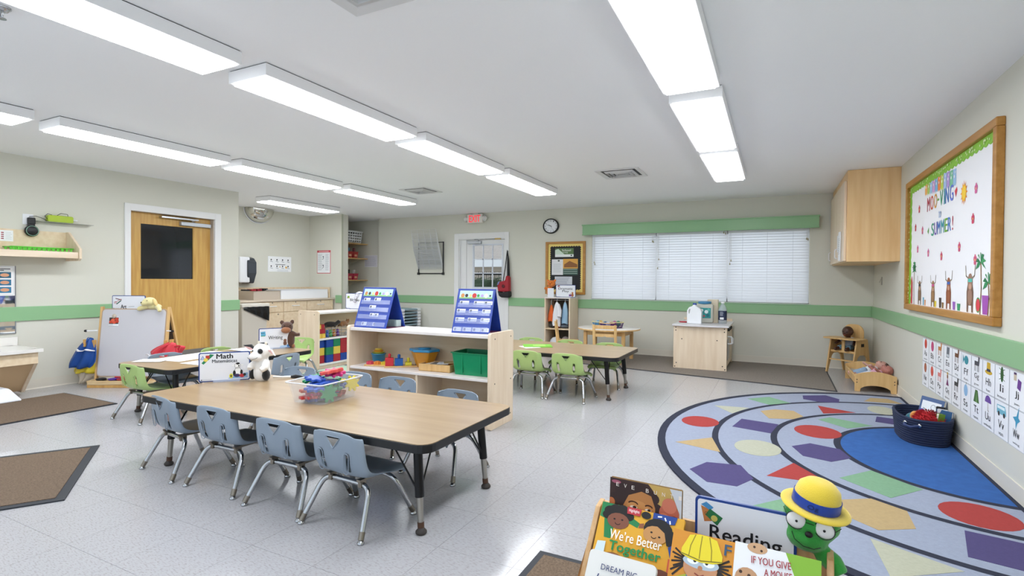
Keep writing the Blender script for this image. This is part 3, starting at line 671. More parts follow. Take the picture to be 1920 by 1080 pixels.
# ---- big bulletin board
bb = thing('bulletin_board', 'oak-framed bulletin board with scalloped green border and summer lettering on the right wall', 'board', (XR, 5.235, 1.555), D(-90))
W2, H2 = 1.19, .62
fr_ = wood('board_oak', 'a8742f', 'bf8a45', 'x', 1.3, .4)
for (x0, x1, z0, z1) in ((-W2, W2, H2 - .055, H2), (-W2, W2, -H2, -H2 + .055), (-W2, -W2 + .055, -H2 + .055, H2 - .055), (W2 - .055, W2, -H2 + .055, H2 - .055)): MB().box(x0, x1, -.045, 0, z0, z1).build('frame_rail', fr_, bb, bevel=.006)
MB().box(-W2 + .04, W2 - .04, -.012, 0, -H2 + .04, H2 - .04).build('backing', mat('board_paper', 'f3f3f6', .7), bb)
sc = MB(); A, B_ = W2 - .055, H2 - .055
def scallop(p0, p1, inn, n):
    pts = [p0, p1]
    for i in range(n, -1, -1):
        t0 = i / n
        if i < n:
            for k in range(1, 5):
                t1 = (i + 1 - k / 5) / n; off = .052 + .016 * math.sin(PI * k / 5); pts.append((p0[0] + (p1[0] - p0[0]) * t1 + inn[0] * off, p0[1] + (p1[1] - p0[1]) * t1 + inn[1] * off))
        pts.append((p0[0] + (p1[0] - p0[0]) * t0 + inn[0] * .05, p0[1] + (p1[1] - p0[1]) * t0 + inn[1] * .05))
    return pts
for (p0, p1, inn, n, yk) in (((-A, B_), (A, B_), (0, -1), 26, -.016), ((-A, -B_), (-A, B_ - .02), (1, 0), 13, -.0153), ((A, -B_), (A, B_ - .02), (-1, 0), 13, -.0153)): sc.prism(scallop(p0, p1, inn, n), yk, -.0125, 'y')
br_ = sc.build('scalloped_border', flat('8cc63f'), bb)
a = Art(-.0168)
for i in range(60): a.disc(-A + .02 + (2 * A - .04) * RND.random(), B_ - .012 - .03 * RND.random(), .008, 'dff0b8', n=8)
for s1 in (-1, 1):
    for i in range(26): a.disc(s1 * (A - .012 - .03 * RND.random()), -B_ + .03 + (2 * B_ - .06) * RND.random(), .008, 'dff0b8', n=8)
a.build(bb, 'border_dots')
# pennant strip and letters
cols = ('f2b05a', 'b7d36c', '9fc8e8', 'd9a6d8', '7fb7e2', 'f08a3c', 'c7d95a', 'a9c3ea', 'b79ad8', '7fc7a0', '9ec4ea')
def cut(name, fn):
    global a
    a = Art(-.0135, .00005); fn(); return a.build(bb, name)
def pennant(i, c):
    x = -.585 + i * .082; k = i * .005
    a.poly([(x, .535 - k), (x + .075, .535 - k), (x + .075, .43 - k), (x + .06, .405 - k), (x + .0375, .42 - k), (x + .015, .405 - k), (x, .43 - k)], c)
    a.disc(x + .03, .48 - k, .012, 'f4f4f4'); a.disc(x + .05, .51 - k, .009, 'e8e8e8')
for i, c in enumerate(cols): cut('pennant', lambda: pennant(i, c))
def flower(x, z, c, s1=1):
    a.disc(x, z, .02, c, .024, n=10)
    for k in range(5): q = k * 1.257 + .3; a.disc(x + .018 * s1 * math.cos(q), z + .022 * s1 * math.sin(q), .014 * s1, c, .017 * s1, n=8)
    a.disc(x, z, .008, 'f2d24a', n=8)
for (x, z, c) in ((-.783, .318, 'c83a56'), (-.913, .159, 'c83a56'), (-.653, .111, 'd05f8d'), (-.817, -.048, 'd2629a'), (-.44, -.102, 'd2629a'), (-.038, -.148, 'cc4a6e'), (.412, -.103, 'd04a74'), (.693, .07, 'cf3f66'), (.744, .265, 'd2629a'), (.75, -.208, 'd0567e')): cut('flower_cutout', lambda: flower(x, z, c))
cut('leaf_cutout', lambda: a.poly([(-.48, .085), (-.44, .12), (-.43, .085), (-.45, .06)], '6fae5a'))
SX, SZ = .496, .275
def sun():
    for k in range(12):
        q = k * .5236; a.poly([(SX + .04 * math.cos(q - .25), SZ + .046 * math.sin(q - .25)), (SX + .08 * math.cos(q), SZ + .09 * math.sin(q)), (SX + .04 * math.cos(q + .25), SZ + .046 * math.sin(q + .25))], 'f08c1e')
    a.disc(SX, SZ, .052, 'f4b42a', .06); a.disc(SX, SZ, .04, 'f9cf3b', .046)
cut('sun_cutout', sun)
cut('heart_cutout', lambda: a.poly([(.30, .33), (.33, .345), (.345, .32), (.31, .27), (.28, .32)], 'd83a4a'))
# painted row along the bottom: palms, long-horned cattle, fruit
def palm(x, z, h, s1=1):
    a.line([(x, z), (x + .015 * s1, z + h * .5), (x, z + h)], .016, '8a6a3c')
    for k in range(7): q = -.3 + k * .62; a.poly([(x, z + h), (x + .05 * math.cos(q) - .012, z + h + .05 * math.sin(q) + .016), (x + .10 * s1 * math.cos(q), z + h + .085 * math.sin(q) - .02), (x + .045 * math.cos(q) + .01, z + h + .045 * math.sin(q) - .014)], ('2f8a55', '3f9c5f', '1f7a4a')[k % 3])
def ox(x, z, s1, c, c2, extra):
    a.poly([(x - .055 * s1, z), (x - .06 * s1, z + .12 * s1), (x - .04 * s1, z + .17 * s1), (x + .04 * s1, z + .17 * s1), (x + .06 * s1, z + .12 * s1), (x + .055 * s1, z), (x + .03 * s1, z), (x + .025 * s1, z + .04 * s1), (x - .025 * s1, z + .04 * s1), (x - .03 * s1, z)], c)
    a.disc(x, z + .18 * s1, .045 * s1, c2, .05 * s1, n=12)
    for s2 in (-1, 1): a.line([(x + s2 * .03 * s1, z + .2 * s1), (x + s2 * .075 * s1, z + .215 * s1), (x + s2 * .085 * s1, z + .275 * s1)], .009 * s1, '8a7a62')
    a.disc(x, z + .15 * s1, .025 * s1, 'c79a80', .02 * s1, n=10); a.rect(x - .035 * s1, x + .035 * s1, z + .178 * s1, z + .198 * s1, extra); a.disc(x, z + .09 * s1, .04 * s1, c2, .05 * s1, n=10)
zb_ = -.56
for q_ in ((-.93, zb_, .34, -1), (.86, zb_, .33, 1), (1.0, zb_, .2, 1)): cut('palm_cutout', lambda: palm(*q_))
cut('surfboard_cutout', lambda: a.poly([(-1.06, zb_), (-1.06, zb_ + .22), (-1.03, zb_ + .27), (-.99, zb_ + .2), (-1.0, zb_)], 'c8484a'))
for q_ in ((-.72, zb_, .95, '6b5238', '8a6a4c', '20242c'), (-.27, zb_, .95, '7c5a38', 'a07a4e', 'd04f94'), (.17, zb_, 1.05, '8a4a26', '9c5a32', '2f5fae'), (.66, zb_, 1.15, '7a5a46', 'a07c68', '4fc0b0')): cut('cattle_cutout', lambda: ox(*q_))
for (x, c, w_, h_) in ((-.58, '58a7c8', .02, .07), (-.52, 'd88a3a', .02, .05), (-.19, 'e6cf3a', .03, .05), (-.05, '3a2a22', .035, .08), (.02, '8a6a3c', .03, .045), (.31, '9a5fc0', .035, .06), (.42, '3a9c6c', .04, .05), (.95, 'a24fb0', .06, .12)): cut('cup_cutout', lambda: a.poly([(x - w_ * .7, zb_), (x - w_, zb_ + h_), (x + w_, zb_ + h_), (x + w_ * .7, zb_)], c))
def melon(): a.disc(.82, zb_ + .055, .045, '3a9c4c', .05); a.disc(.82, zb_ + .055, .038, 'd8404e', .042)
cut('melon_cutout', melon)
xs = [-.55, -.455, -.36, -.272, -.195, -.125, -.052, .04]
for ch, x, c in zip('MOO-VING', [-.455, -.345, -.235, -.155, -.065, .02, .09, .205], ('c0304a', 'd8532e', 'e0a02a', '6fae3a', '38a06a', '2a9aa8', '2f6fc0', '5a6fd0')): text(ch, x, .318, .085 if ch not in 'I-' else (.022 if ch == 'I' else .04), .12 if ch != '-' else .016, flat(c), bb, -.0145, bold=.012)
for ch, x, c in zip('SUMMER!', [-.31, -.22, -.125, -.02, .08, .165, .245], ('2f9c7a', '7a58b8', '3f78c8', '2a9aa8', '6fae3a', '4a7fd0', 'c0304a')): text(ch, x, .088, .078 if ch != '!' else .018, .105, flat(c), bb, -.0145, bold=.012)
text('to', -.10, .195, .07, .06, flat('9fb6d8'), bb, -.0145, bold=.01)
# ---- alphabet cards under the rail
ye = [5.86, 5.645, 5.425, 5.205, 4.985, 4.77, 4.558, 4.346, 4.134, 3.917, 3.704, 3.49]
top = [('Aa', 'apple', 'c8402e'), ('Bb', 'ball', 'c24a7a'), ('Cc', 'cat', 'c07a3a'), ('Ee', 'echo', '6a6f78'), ('Dd', 'dog', '6b4226'), ('Ff', 'fish', '3a8f9c'), ('Gg', 'goat', '4a4a50'), ('Hh', 'hat', 'c9a42c'), ('Ii', 'insect', '2f5a2c'), ('Jj', 'jam', '6a3a8a'), ('Kk', 'kite', 'c8402e')]
botm = [('Nn', 'nut', 'b0684a'), ('Oo', 'octopus', 'd85a4a'), ('Pp', 'pig', 'e08a84'), ('Qq', 'queen', '7a3a6a'), ('Rr', 'rooster', '3a3a3a'), ('Ss', 'soap', '8fb8dc'), ('Tt', 'tent', '3f6a34'), ('Uu', 'umbrella', '6a4a9a'), ('Vv', 'van', '6fb0c4'), ('Ww', 'wing', '3f94b8'), ('Xx', 'fox', 'c07a3a')]
lab = {'Aa': 'a red apple', 'Bb': 'a pink ball', 'Cc': 'an orange cat', 'Ee': 'a grey object', 'Dd': 'a brown dog', 'Ff': 'a teal fish', 'Gg': 'a dark goat', 'Hh': 'a yellow hat', 'Ii': 'a green insect', 'Jj': 'purple jam', 'Nn': 'a small nut', 'Oo': 'a red octopus', 'Pp': 'a pink pig', 'Qq': 'a queen', 'Rr': 'a rooster', 'Ss': 'a pale blue soap bubble', 'Tt': 'a green tent', 'Uu': 'a purple umbrella', 'Vv': 'a blue van', 'Ww': 'a blue bird', 'Kk': 'a kite', 'Xx': 'a fox'}
M_card = mat('card_stock', 'eceef2', .5)
def cardart(a, k, c, w_, h_):
    z = h_ * .27; u = w_ * .2
    if k in ('Aa', 'Bb', 'Oo', 'Nn', 'Ss'): a.disc(0, z, u, c, u * 1.0); a.line([(0, z + u), (u * .3, z + u * 1.4)], .005, '4a6a3a')
    elif k in ('Cc', 'Dd', 'Gg', 'Pp', 'Rr'):
        a.poly([(-u * 1.1, z - u * .2), (-u * 1.1, z + u * .5), (u * .5, z + u * .5), (u * .6, z + u * 1.3), (u * 1.3, z + u * 1.2), (u * 1.2, z + u * .5), (u, z - u * .2)], c)
        for xx in (-u, -u * .5, u * .4, u * .9): a.line([(xx, z), (xx, z - u * 1.1)], .007, c)
    elif k == 'Ff': a.disc(0, z, u * 1.1, c, u * .75); a.poly([(-u, z), (-u * 1.8, z + u * .8), (-u * 1.8, z - u * .8)], c); a.disc(u * .6, z + u * .2, .004, '202020')
    elif k == 'Hh': a.disc(0, z - u * .5, u * 1.5, c, u * .35); a.poly([(-u * .8, z - u * .4), (-u * .7, z + u), (u * .7, z + u), (u * .8, z - u * .4)], c); a.rect(-u * .8, u * .8, z - u * .4, z, '2b3550')
    elif k == 'Ii':
        a.disc(0, z, u * .55, c, u * 1.1)
        for s1 in (-1, 1):
            for q in (-.5, 0, .5): a.line([(0, z + q * u), (s1 * u, z + q * u * 1.6)], .004, c)
    elif k == 'Tt': a.poly([(-u * 1.3, z - u), (-u * .5, z + u), (u * .6, z + u), (u * 1.3, z - u)], c); a.poly([(-u * .2, z - u), (0, z + u), (u * .4, z - u)], '6f9a58')
    elif k == 'Uu': a.disc(0, z, u * 1.3, c, u * 1.1, a0=0, a1=PI); a.line([(0, z), (0, z - u * 1.2), (u * .3, z - u * 1.3)], .005, '8a6a3c')
    elif k == 'Vv': a.poly([(-u * 1.6, z - u * .6), (-u * 1.6, z + u * .6), (u * 1.3, z + u * .7), (u * 1.7, z), (u * 1.7, z - u * .6)], c); a.rect(-u * 1.4, u * 1.2, z + u * .1, z + u * .5, 'dfeef2'); a.disc(-u * .9, z - u * .6, u * .35, '333333'); a.disc(u, z - u * .6, u * .35, '333333')
    elif k == 'Ww': a.poly([(-u * 1.2, z), (0, z + u * .3), (u * .8, z + u * 1.7), (u * .6, z + u * .2), (u * 1.2, z - u * .1), (u * .3, z - u * .6), (-u * .2, z - u * 1.5), (-u * .3, z - u * .5)], c)
    elif k == 'Jj': a.rect(-u * 1.1, -u * .2, z - u * .1, z + u, 'c8b8a0'); a.rect(-u * 1.1, -u * .2, z + u * .7, z + u, '4a2a5a'); a.poly([(0, z - u), (u * .3, z + u * .3), (u * 1.4, z), (u * 1.1, z - u * 1.3)], c)
    elif k == 'Qq': a.poly([(-u * .8, z - u), (0, z + u * .4), (u * .8, z - u)], c); a.disc(0, z + u * .6, u * .4, '8a5a3a'); a.poly([(-u * .4, z + u), (-u * .3, z + u * 1.4), (u * .3, z + u * 1.4), (u * .4, z + u)], 'd0a83a')
    else: a.poly([(-u, z - u * .9), (-u * .7, z + u), (u, z + u), (u * .7, z - u * .9)], c); a.rect(-u * .8, u * .6, z - u * .8, z - u * .3, 'c8ccd2')
for row, (cs, z0, z1) in enumerate(((top, .503, .705), (botm, .285, .498))):
    for i, (k, wd, c) in enumerate(cs):
        y0, y1 = ye[i + 1] + .004, ye[i] - .004; w_, h_ = y0 - y1, z1 - z0; w_ = abs(w_)
        r = thing('alphabet_card', 'white alphabet card lettered %s with %s, %s wall row' % (k, lab[k], 'upper' if row == 0 else 'lower'), 'card', (XR, (y0 + y1) / 2, (z0 + z1) / 2), D(-90), 'alphabet cards under the green rail')
        MB().box(-w_ / 2, w_ / 2, -.002, 0, -h_ / 2, h_ / 2).build('card', M_card, r)
        a = Art(-.0025); a.line([(-w_ / 2, -h_ / 2), (w_ / 2, -h_ / 2), (w_ / 2, h_ / 2), (-w_ / 2, h_ / 2), (-w_ / 2, -h_ / 2)], .003, 'b9bec8'); cardart(a, k, c, w_, h_); a.build(r, 'picture')
        text(k, 0, -h_ * .13, w_ * (.42 if k not in ('Ii', 'Jj') else .25), h_ * .22, flat('1f2126'), r, -.003, bold=.004)
        text(wd, 0, -h_ * .39, w_ * min(.62, .11 * len(wd)), h_ * .075, flat('5a5d64'), r, -.003)
# ================================================================ MATS AND RUGS
M_mat = mat('mat_pile', (94, 78, 63), .95, c2=(124, 105, 87), vs=120, bump=.6, bs=260)
M_trim = mat('mat_rubber_edge', '2c2f36', .6)
M_mat2 = mat('mat_pile_grey', '6f665f', .95, c2='8d857d', vs=120, bump=.6, bs=260)
def floor_mat(pts, label, inset=.03, mm=None):
    r = thing('floor_mat', label, 'mat', (0, 0, 0), group='brown entrance mats')
    MB().prism(pts, .0005, .007, 'z').build('rubber_edge', M_trim, r)
    c = Vector((sum(p[0] for p in pts) / 4, sum(p[1] for p in pts) / 4)); n = len(pts); inn = []
    for i in range(n):
        p = Vector(pts[i]); a = (Vector(pts[i - 1]) - p).normalized(); b = (Vector(pts[(i + 1) % n]) - p).normalized()
        s = abs(a.x * b.y - a.y * b.x); inn.append(tuple(p + (a + b) * inset / max(s, .3)))
    MB().prism(inn, .006, .010, 'z').build('pile', mm or M_mat, r)
floor_mat([(-6.46, 1.1), (-5.49, 1.1), (-5.49, 2.74), (-6.46, 2.74)], 'brown mat with black edge beneath the step stool by the sink', .018)
floor_mat([(-4.23, 2.0), (-3.35, 1.42), (-4.23, .09), (-5.11, .67)], 'brown mat lying askew at the left edge in front of the long table', .045)
floor_mat([(-2.6, 7.19), (.629, 6.686), (.65, 8.5), (-2.6, 8.5)], 'wide brown mat under the play stove along the back wall', .015, M_mat2)
floor_mat([(-.90, 1.1), (.3, 1.1), (.3, 2.1), (-.90, 2.1)], 'brown mat under the book display at the bottom edge')
rug = thing('half_round_rug', 'half-round pale blue rug with rings of coloured shapes and a blue centre', 'rug', (0, 0, 0))
rcx, rcy = 1.178, 4.46
def half(a, b, n=48): return [(rcx - a * math.sin(PI * i / n), rcy + b * math.cos(PI * i / n)) for i in range(n + 1)]
M_rugb = mat('rug_pale_blue', (148, 156, 176), .95, var=.05, vs=60, bump=.35, bs=300)
M_rugn = mat('rug_navy_line', '262a3c', .95, bump=.3, bs=300)
MB().prism(half(1.975, 2.18), .001, .010, 'z').build('pile', M_rugb, rug)
def band(a, b, w, z, nm='ring_line'):
    o_, i_ = half(a, b), half(a - w, b - w); mb = MB(); n = len(o_)
    mb.add([(p[0], p[1], z) for p in o_] + [(p[0], p[1], z) for p in i_], [(i, i + 1, n + i + 1, n + i)[::-1] for i in range(n - 1)]).build(nm, M_rugn, rug)
bo = MB(); o_, i_ = half(1.99, 2.195), half(1.935, 2.14); n = len(o_)
bo.add([(p[0], p[1], 0) for p in o_] + [(p[0], p[1], .0125) for p in o_] + [(p[0], p[1], .0125) for p in i_] + [(p[0], p[1], .009) for p in i_], [(k * n + i, k * n + i + 1, (k + 1) * n + i + 1, (k + 1) * n + i)[::-1] for k in range(3) for i in range(n - 1)]).build('bound_edge', M_rugn, rug)
bo = MB().box(rcx - .012, rcx + .012, rcy - 2.18, rcy + 2.18, .001, .0125).build('bound_edge', M_rugn, rug)
band(1.60, 1.755, .045, .0108); band(1.19, 1.275, .045, .0108); band(.775, .84, .045, .0108)
MB().prism(half(.73, .795), .010, .0110, 'z').build('centre_field', mat('rug_royal_blue', (44, 92, 158), .95, var=.1, vs=20, bump=.35, bs=300), rug)
rc = {'g': ('green', (122, 161, 130)), 'p': ('purple', (74, 66, 112)), 'o': ('yellow', (178, 154, 112)), 'y': ('pale_yellow', (175, 176, 157)), 'r': ('red', (162, 57, 54))}
rm = {k: mat('rug_' + v[0], v[1], .95, var=.05, vs=60, bump=.35, bs=300) for k, v in rc.items()}
shp = [('g', [(-0.229, 5.799), (-0.034, 6.002), (0.158, 5.797), (-0.031, 5.615)]), ('p', [(0.279, 6.243), (0.496, 6.371), (0.603, 6.222), (0.582, 6.035), (0.416, 5.985), (0.277, 6.056)]),
('o', [(0.814, 6.24), (0.896, 6.45), (1.047, 6.48), (1.14, 6.27)]), ('y', [(-0.498, 5.336), (-0.196, 5.383), (-0.323, 5.086)]), ('r', [(0.387, 5.798), (0.677, 5.647), (0.41, 5.473)]),
('p', [(-0.237, 4.922), (0.046, 4.873), (-0.009, 4.554), (-0.292, 4.623)]), ('o', [(-0.098, 5.307), (0.018, 5.433), (0.173, 5.453), (0.244, 5.265), (0.163, 5.123), (-0.026, 5.049)]),
('g', [(0.451, 5.348), (0.74, 5.194), (0.544, 5.002), (0.352, 5.211)]), ('p', [(0.823, 5.577), (1.06, 5.53), (1.03, 5.30), (0.782, 5.36)]), ('o', [(-0.635, 3.979), (-0.407, 4.22), (-0.319, 3.884)]),
('p', [(-0.461, 3.442), (-0.38, 3.627), (-0.178, 3.667), (-0.096, 3.447), (-0.178, 3.276), (-0.341, 3.269)]), ('r', [(0.127, 3.875), (0.315, 3.563), (-0.027, 3.542)]),
('p', [(0.127, 4.27), (0.25, 4.409), (0.43, 4.35), (0.477, 4.162), (0.35, 4.017), (0.189, 4.066)]), ('g', [(0.558, 3.95), (0.775, 3.723), (0.586, 3.493), (0.367, 3.711)]),
('o', [(0.315, 3.323), (0.487, 3.433), (0.628, 3.33), (0.623, 3.109), (0.459, 3.009), (0.335, 3.12)]), ('g', [(0.053, 3.201), (0.178, 3.043), (0.034, 2.86), (-0.086, 3.033)]),
('y', [(0.41, 2.895), (0.711, 2.738), (0.432, 2.545)]), ('p', [(0.827, 3.198), (1.047, 3.158), (0.966, 2.849), (0.762, 2.894)])]
for (k, cx, cy, rx, ry) in (('r', -.545, 4.665, .148, .175), ('y', -.092, 4.115, .152, .19), ('r', .32, 4.785, .163, .195), ('r', .948, 3.44, .165, .17), ('y', .905, 5.87, .11, .18)):
    shp.append((k, [(cx + rx * math.cos(q * PI / 12), cy + ry * math.sin(q * PI / 12)) for q in range(24)]))
for k, pts in shp:
    o = MB().prism(pts, .0095, .0112, 'z').build('shape_patch', rm[k], rug); o['label'] = rc[k][0].replace('_', ' ') + ' shape on the rug'
r2 = thing('block_area_rug', 'pale green rug with dark wavy lines in front of the blocks shelf', 'rug', (0, 0, 0))
MB().prism(rrect(-5.25, -3.62, 4.65, 6.7, .05), .001, .009, 'z').build('pile', mat('rug_mint', 'a9c2ab', .95, bump=.3), r2)
b = MB()
for k in range(3):
    c = [(-5.25 + i * .13, 4.8 + k * .5 + .12 * math.sin(i * .7 + k) + i * .03, .010) for i in range(13)]
    b.add([(p[0], p[1] + d, .0098) for p in c for d in (-.03, .03)], [(2 * i, 2 * i + 2, 2 * i + 3, 2 * i + 1) for i in range(12)])
b.build('wavy_line', M_rugn, r2)
MB().prism([(-4.95, 5.25), (-4.2, 5.4), (-4.2, 5.75), (-4.95, 5.6)], .009, .0096, 'z').build('stripe_patch', flat('9db4cf'), r2)
# ================================================================ PLUSH TOYS
def fuzzy(name, c): return mat(name, c, .9, sheen=.4, bump=.35, bs=400)
def plush(name, label, loc, rz, body, m, vox=.006, cat='plush toy', part='body'):
    t_ = thing(name, label, cat, loc, rz); b = MB()
    for e in body:
        if e[0] == 'e': b.ell(e[1], e[2], 14, T=(Matrix.Rotation(e[3][0], 4, e[3][1]) if len(e) > 3 else None))
        else: b.tube(e[1], e[2], 10)
    b.build(part, m, t_, remesh=vox); return t_
def bits(t_, name, m, es, remesh=0, label=None):
    b = MB()
    for e in es:
        if e[0] == 'e': b.ell(e[1], e[2], 12, T=(Matrix.Rotation(e[3][0], 4, e[3][1]) if len(e) > 3 else None))
        else: b.tube(e[1], e[2], 8)
    o = b.build(name, m, t_, remesh=remesh)
    if label: o['label'] = label
    return o
M_cow = fuzzy('cow_white_plush', 'e9e7e4'); M_ink = mat('bead_black', '121212', .25)
# cow hand puppet on the front table, it looks to local -Y
cw = plush('cow_puppet', 'white cow hand puppet with black patches standing on the front table', (-3.255, 2.545, .46), D(14), [
    ('e', (0, 0, .055), (.066, .05, .07)), ('e', (0, 0, .11), (.058, .046, .07)), ('e', (0, -.006, .205), (.062, .06, .063)),
    ('e', (-.012, -.052, .175), (.052, .036, .032)), ('t', [(.04, -.01, .13), (.06, -.05, .10), (.045, -.075, .085)], [.028, .024, .02]), ('t', [(-.04, -.01, .13), (-.062, -.045, .105), (-.05, -.065, .09)], [.026, .022, .018])], M_cow)
for e_ in (('e', (.05, -.022, .045), (.026, .032, .04)), ('e', (-.058, -.02, .045), (.018, .034, .036)), ('e', (.002, .01, .256), (.03, .034, .016)), ('e', (.026, -.054, .215), (.021, .012, .019))): bits(cw, 'black_patch', fuzzy('cow_black_plush', '1a1a1c'), [e_])
ear = MB()
ear.prism([(-.045, .218), (-.085, .255), (-.15, .248), (-.10, .222)], -.01, .004, 'y', 0).prism([(-.055, .217), (-.09, .236), (-.135, .241), (-.098, .217)], -.014, -.010, 'y', 1)
ear.prism([(.05, .225), (.08, .225), (.11, .18), (.085, .19)], -.01, .004, 'y', 2).prism([(.055, .22), (.078, .22), (.10, .19), (.085, .195)], -.014, -.010, 'y', 1)
ear.build('ears', [fuzzy('cow_black_plush', '1a1a1c'), fuzzy('pink_plush', 'd9aaa6'), M_cow], cw, bevel=.003)
bits(cw, 'eye', M_ink, [('e', (.026, -.064, .217), (.010, .005, .011)), ('e', (-.032, -.057, .217), (.004, .004, .006))])
bits(cw, 'smile', M_ink, [('t', [(-.055, -.081, .172), (-.035, -.089, .163), (-.01, -.0905, .161), (.015, -.086, .168), (.026, -.08, .176)], .0012)])
bits(cw, 'horn', fuzzy('horn_cream', 'ddd2c0'), [('e', (-.026, 0, .268), (.009, .009, .013)), ('e', (.03, 0, .264), (.009, .009, .013))])
bits(cw, 'tail', M_cow, [('t', [(.05, .05, .02), (.10, .085, .014), (.15, .12, .012)], .008)])
bits(cw, 'tail_tuft', fuzzy('cow_black_plush', '1a1a1c'), [('t', [(.148, .118, .012), (.175, .135, .013), (.215, .165, .01)], [.009, .015, .002])])
# brown bear behind the writing sign
M_bear = fuzzy('bear_brown_plush', '54382c')
br = plush('bear_puppet', 'dark brown bear plush leaning over the Writing sign', (-4.69, 4.0, .44), D(55), [
    ('e', (.015, .0, .09), (.045, .045, .10)), ('e', (-.02, -.01, .225), (.062, .055, .06)), ('t', [(.03, -.01, .16), (.07, -.03, .14), (.105, -.04, .145)], [.026, .02, .019]),
    ('e', (-.07, 0, .275), (.022, .012, .026)), ('e', (.032, 0, .278), (.022, .012, .026))], M_bear)
bits(br, 'muzzle', fuzzy('bear_tan_plush', '96603e'), [('e', (-.035, -.055, .195), (.05, .036, .034))])
bits(br, 'eye', M_ink, [('e', (.006, -.06, .243), (.005, .004, .006)), ('e', (-.05, -.058, .243), (.005, .004, .006))])
bits(br, 'foot', fuzzy('bear_tan_plush', '96603e'), [('e', (.04, -.01, .02), (.02, .03, .025))])
# elephant on the Blocks sign
el = plush('elephant_plush', 'pale grey elephant plush peeking over the Blocks sign', (-5.42, 5.87, .75), D(18), [
    ('e', (0, .02, .06), (.055, .05, .08)), ('e', (0, 0, .20), (.068, .06, .06)), ('t', [(-.02, -.055, .19), (-.03, -.08, .165), (-.02, -.10, .15)], [.026, .02, .015]), ('e', (.075, .01, .20), (.03, .012, .045)), ('e', (-.05, -.06, .115), (.028, .022, .018))], fuzzy('elephant_plush', 'b9b7c0'), .007)
bits(el, 'eye', M_ink, [('e', (-.045, -.048, .215), (.005, .004, .005)), ('e', (.02, -.058, .215), (.005, .004, .005))])
# yellow dog on the easel, orange bear on the cubby
# ================================================================ CENTRE SIGNS
M_signw = mat('sign_white', 'e2e4ea', .3); M_signb = mat('sign_navy', '1d3f86', .35)
def sign(label, loc, rz, w_, h_, words, art=None, tilt=0, name='centre_sign'):
    r = thing(name, label, 'sign', loc, rot=(tilt, 0, rz), group='activity centre signs')
    MB().prism([(p[0], p[1]) for p in rrect(-w_ / 2, w_ / 2, .003, h_, .012, 3)], 0, .008, 'y').build('blue_frame', M_signb, r)
    k = .007
    MB().prism([(p[0], p[1]) for p in rrect(-w_ / 2 + k, w_ / 2 - k, .003 + k, h_ - k, .008, 3)], -.0012, .001, 'y').build('face', M_signw, r)
    MB().box(-w_ * .22, w_ * .3, -.03, .038, 0, .004).box(-w_ * .22, w_ * .3, -.006, -.003, .003, .012).build('clear_foot', mat('clear_acrylic', 'c8cfe0', .1, alpha=.55), r)
    for (s, x, z, ww, hh, bo) in words: text(s, x, z, ww, hh, flat('14161c' if s != 'Matemáticas' else '25303f'), r, -.0022, bold=bo)
    a = Art(-.0016)
    if art: art(a)
    a.line([(-w_ / 2 + .022, .017), (-w_ / 2 + .08, .019)], .002, '9aa0ac'); a.disc(-w_ / 2 + .018, .017, .004, '333a48', n=8)
    a.build(r, 'picture'); return r
def art_math(a):
    a.poly([(-.142, .135), (-.13, .125), (-.065, .190), (-.09, .196)], '1f7d53'); a.poly([(-.148, .16), (-.135, .185), (-.122, .16)], 'a9b9dd'); a.line([(-.148, .16), (-.135, .185), (-.122, .16), (-.148, .16)], .002, '4a5a80')
    a.rect(-.117, -.093, .165, .187, 'b93a2c'); a.disc(-.116, .157, .013, 'e8d05a')
    a.poly([(.02, .018), (.055, .05), (.145, .055), (.145, .018)], '8fb4d8')
    a.disc(.082, .062, .022, 'f4f4f4', .034); a.disc(.06, .055, .009, '1c1c1c', .02); a.disc(.105, .06, .008, '1c1c1c', .018); a.disc(.08, .108, .018, 'f4f4f4', .02); a.disc(.082, .122, .012, '1c1c1c', .008); a.disc(.088, .105, .005, '1c1c1c')
    a.poly([(.062, .112), (.05, .116), (.042, .108), (.056, .104)], 'f0f0f0'); a.poly([(.1, .112), (.112, .118), (.122, .112), (.108, .104)], 'f0f0f0')
    a.arc(.082, .062, .022, 0, 2 * PI, .0018, '222222', .034, 16); a.arc(.08, .108, .018, 0, 2 * PI, .0016, '222222', .02, 14); a.disc(.076, .038, .02, '3a2f5c', .012); a.disc(.04, .036, .012, 'd8cf3e', .017); a.disc(.04, .036, .005, '3a3a3a', .008); a.disc(.108, .036, .016, 'b8343a', .013); a.disc(.125, .042, .009, '2a2a2a', .01)
sign('white Math sign in blue frame standing at the left end of the front table', (-3.452, 2.398, .46), D(50), .32, .207, [('Math', .0, .178, .102, .033, .05), ('Matemáticas', .0, .145, .155, .023, .025)], art_math)
def art_writing(a):
    a.poly([(-.146, .185), (-.142, .14), (-.095, .145), (-.1, .19)], '5ea7c9'); a.rect(-.143, -.1, .138, .146, '2f8a5e'); a.disc(-.132, .17, .005, '20303c'); a.disc(-.115, .17, .005, '20303c')
    a.disc(.095, .055, .018, '6b4636', .028); a.disc(.095, .085, .016, '7a5240'); a.poly([(.05, .03), (.12, .035), (.14, .045), (.14, .012), (.04, .012)], 'a9c6e2'); a.rect(.115, .14, .014, .04, '2f6fb0')
sign('white Writing sign in blue frame on the small table below the bear', (-4.735, 3.865, .44), D(62), .325, .222, [('Writing', .0, .115, .14, .05, .012)], art_writing)
def art_blocks(a):
    a.disc(-.12, .18, .012, '7fae3c'); a.disc(-.102, .18, .012, '6fa032'); a.rect(-.135, -.12, .155, .17, '6a2c24'); a.rect(-.105, -.09, .155, .17, 'b7953a'); a.rect(-.12, -.105, .16, .172, '8fbf4a')
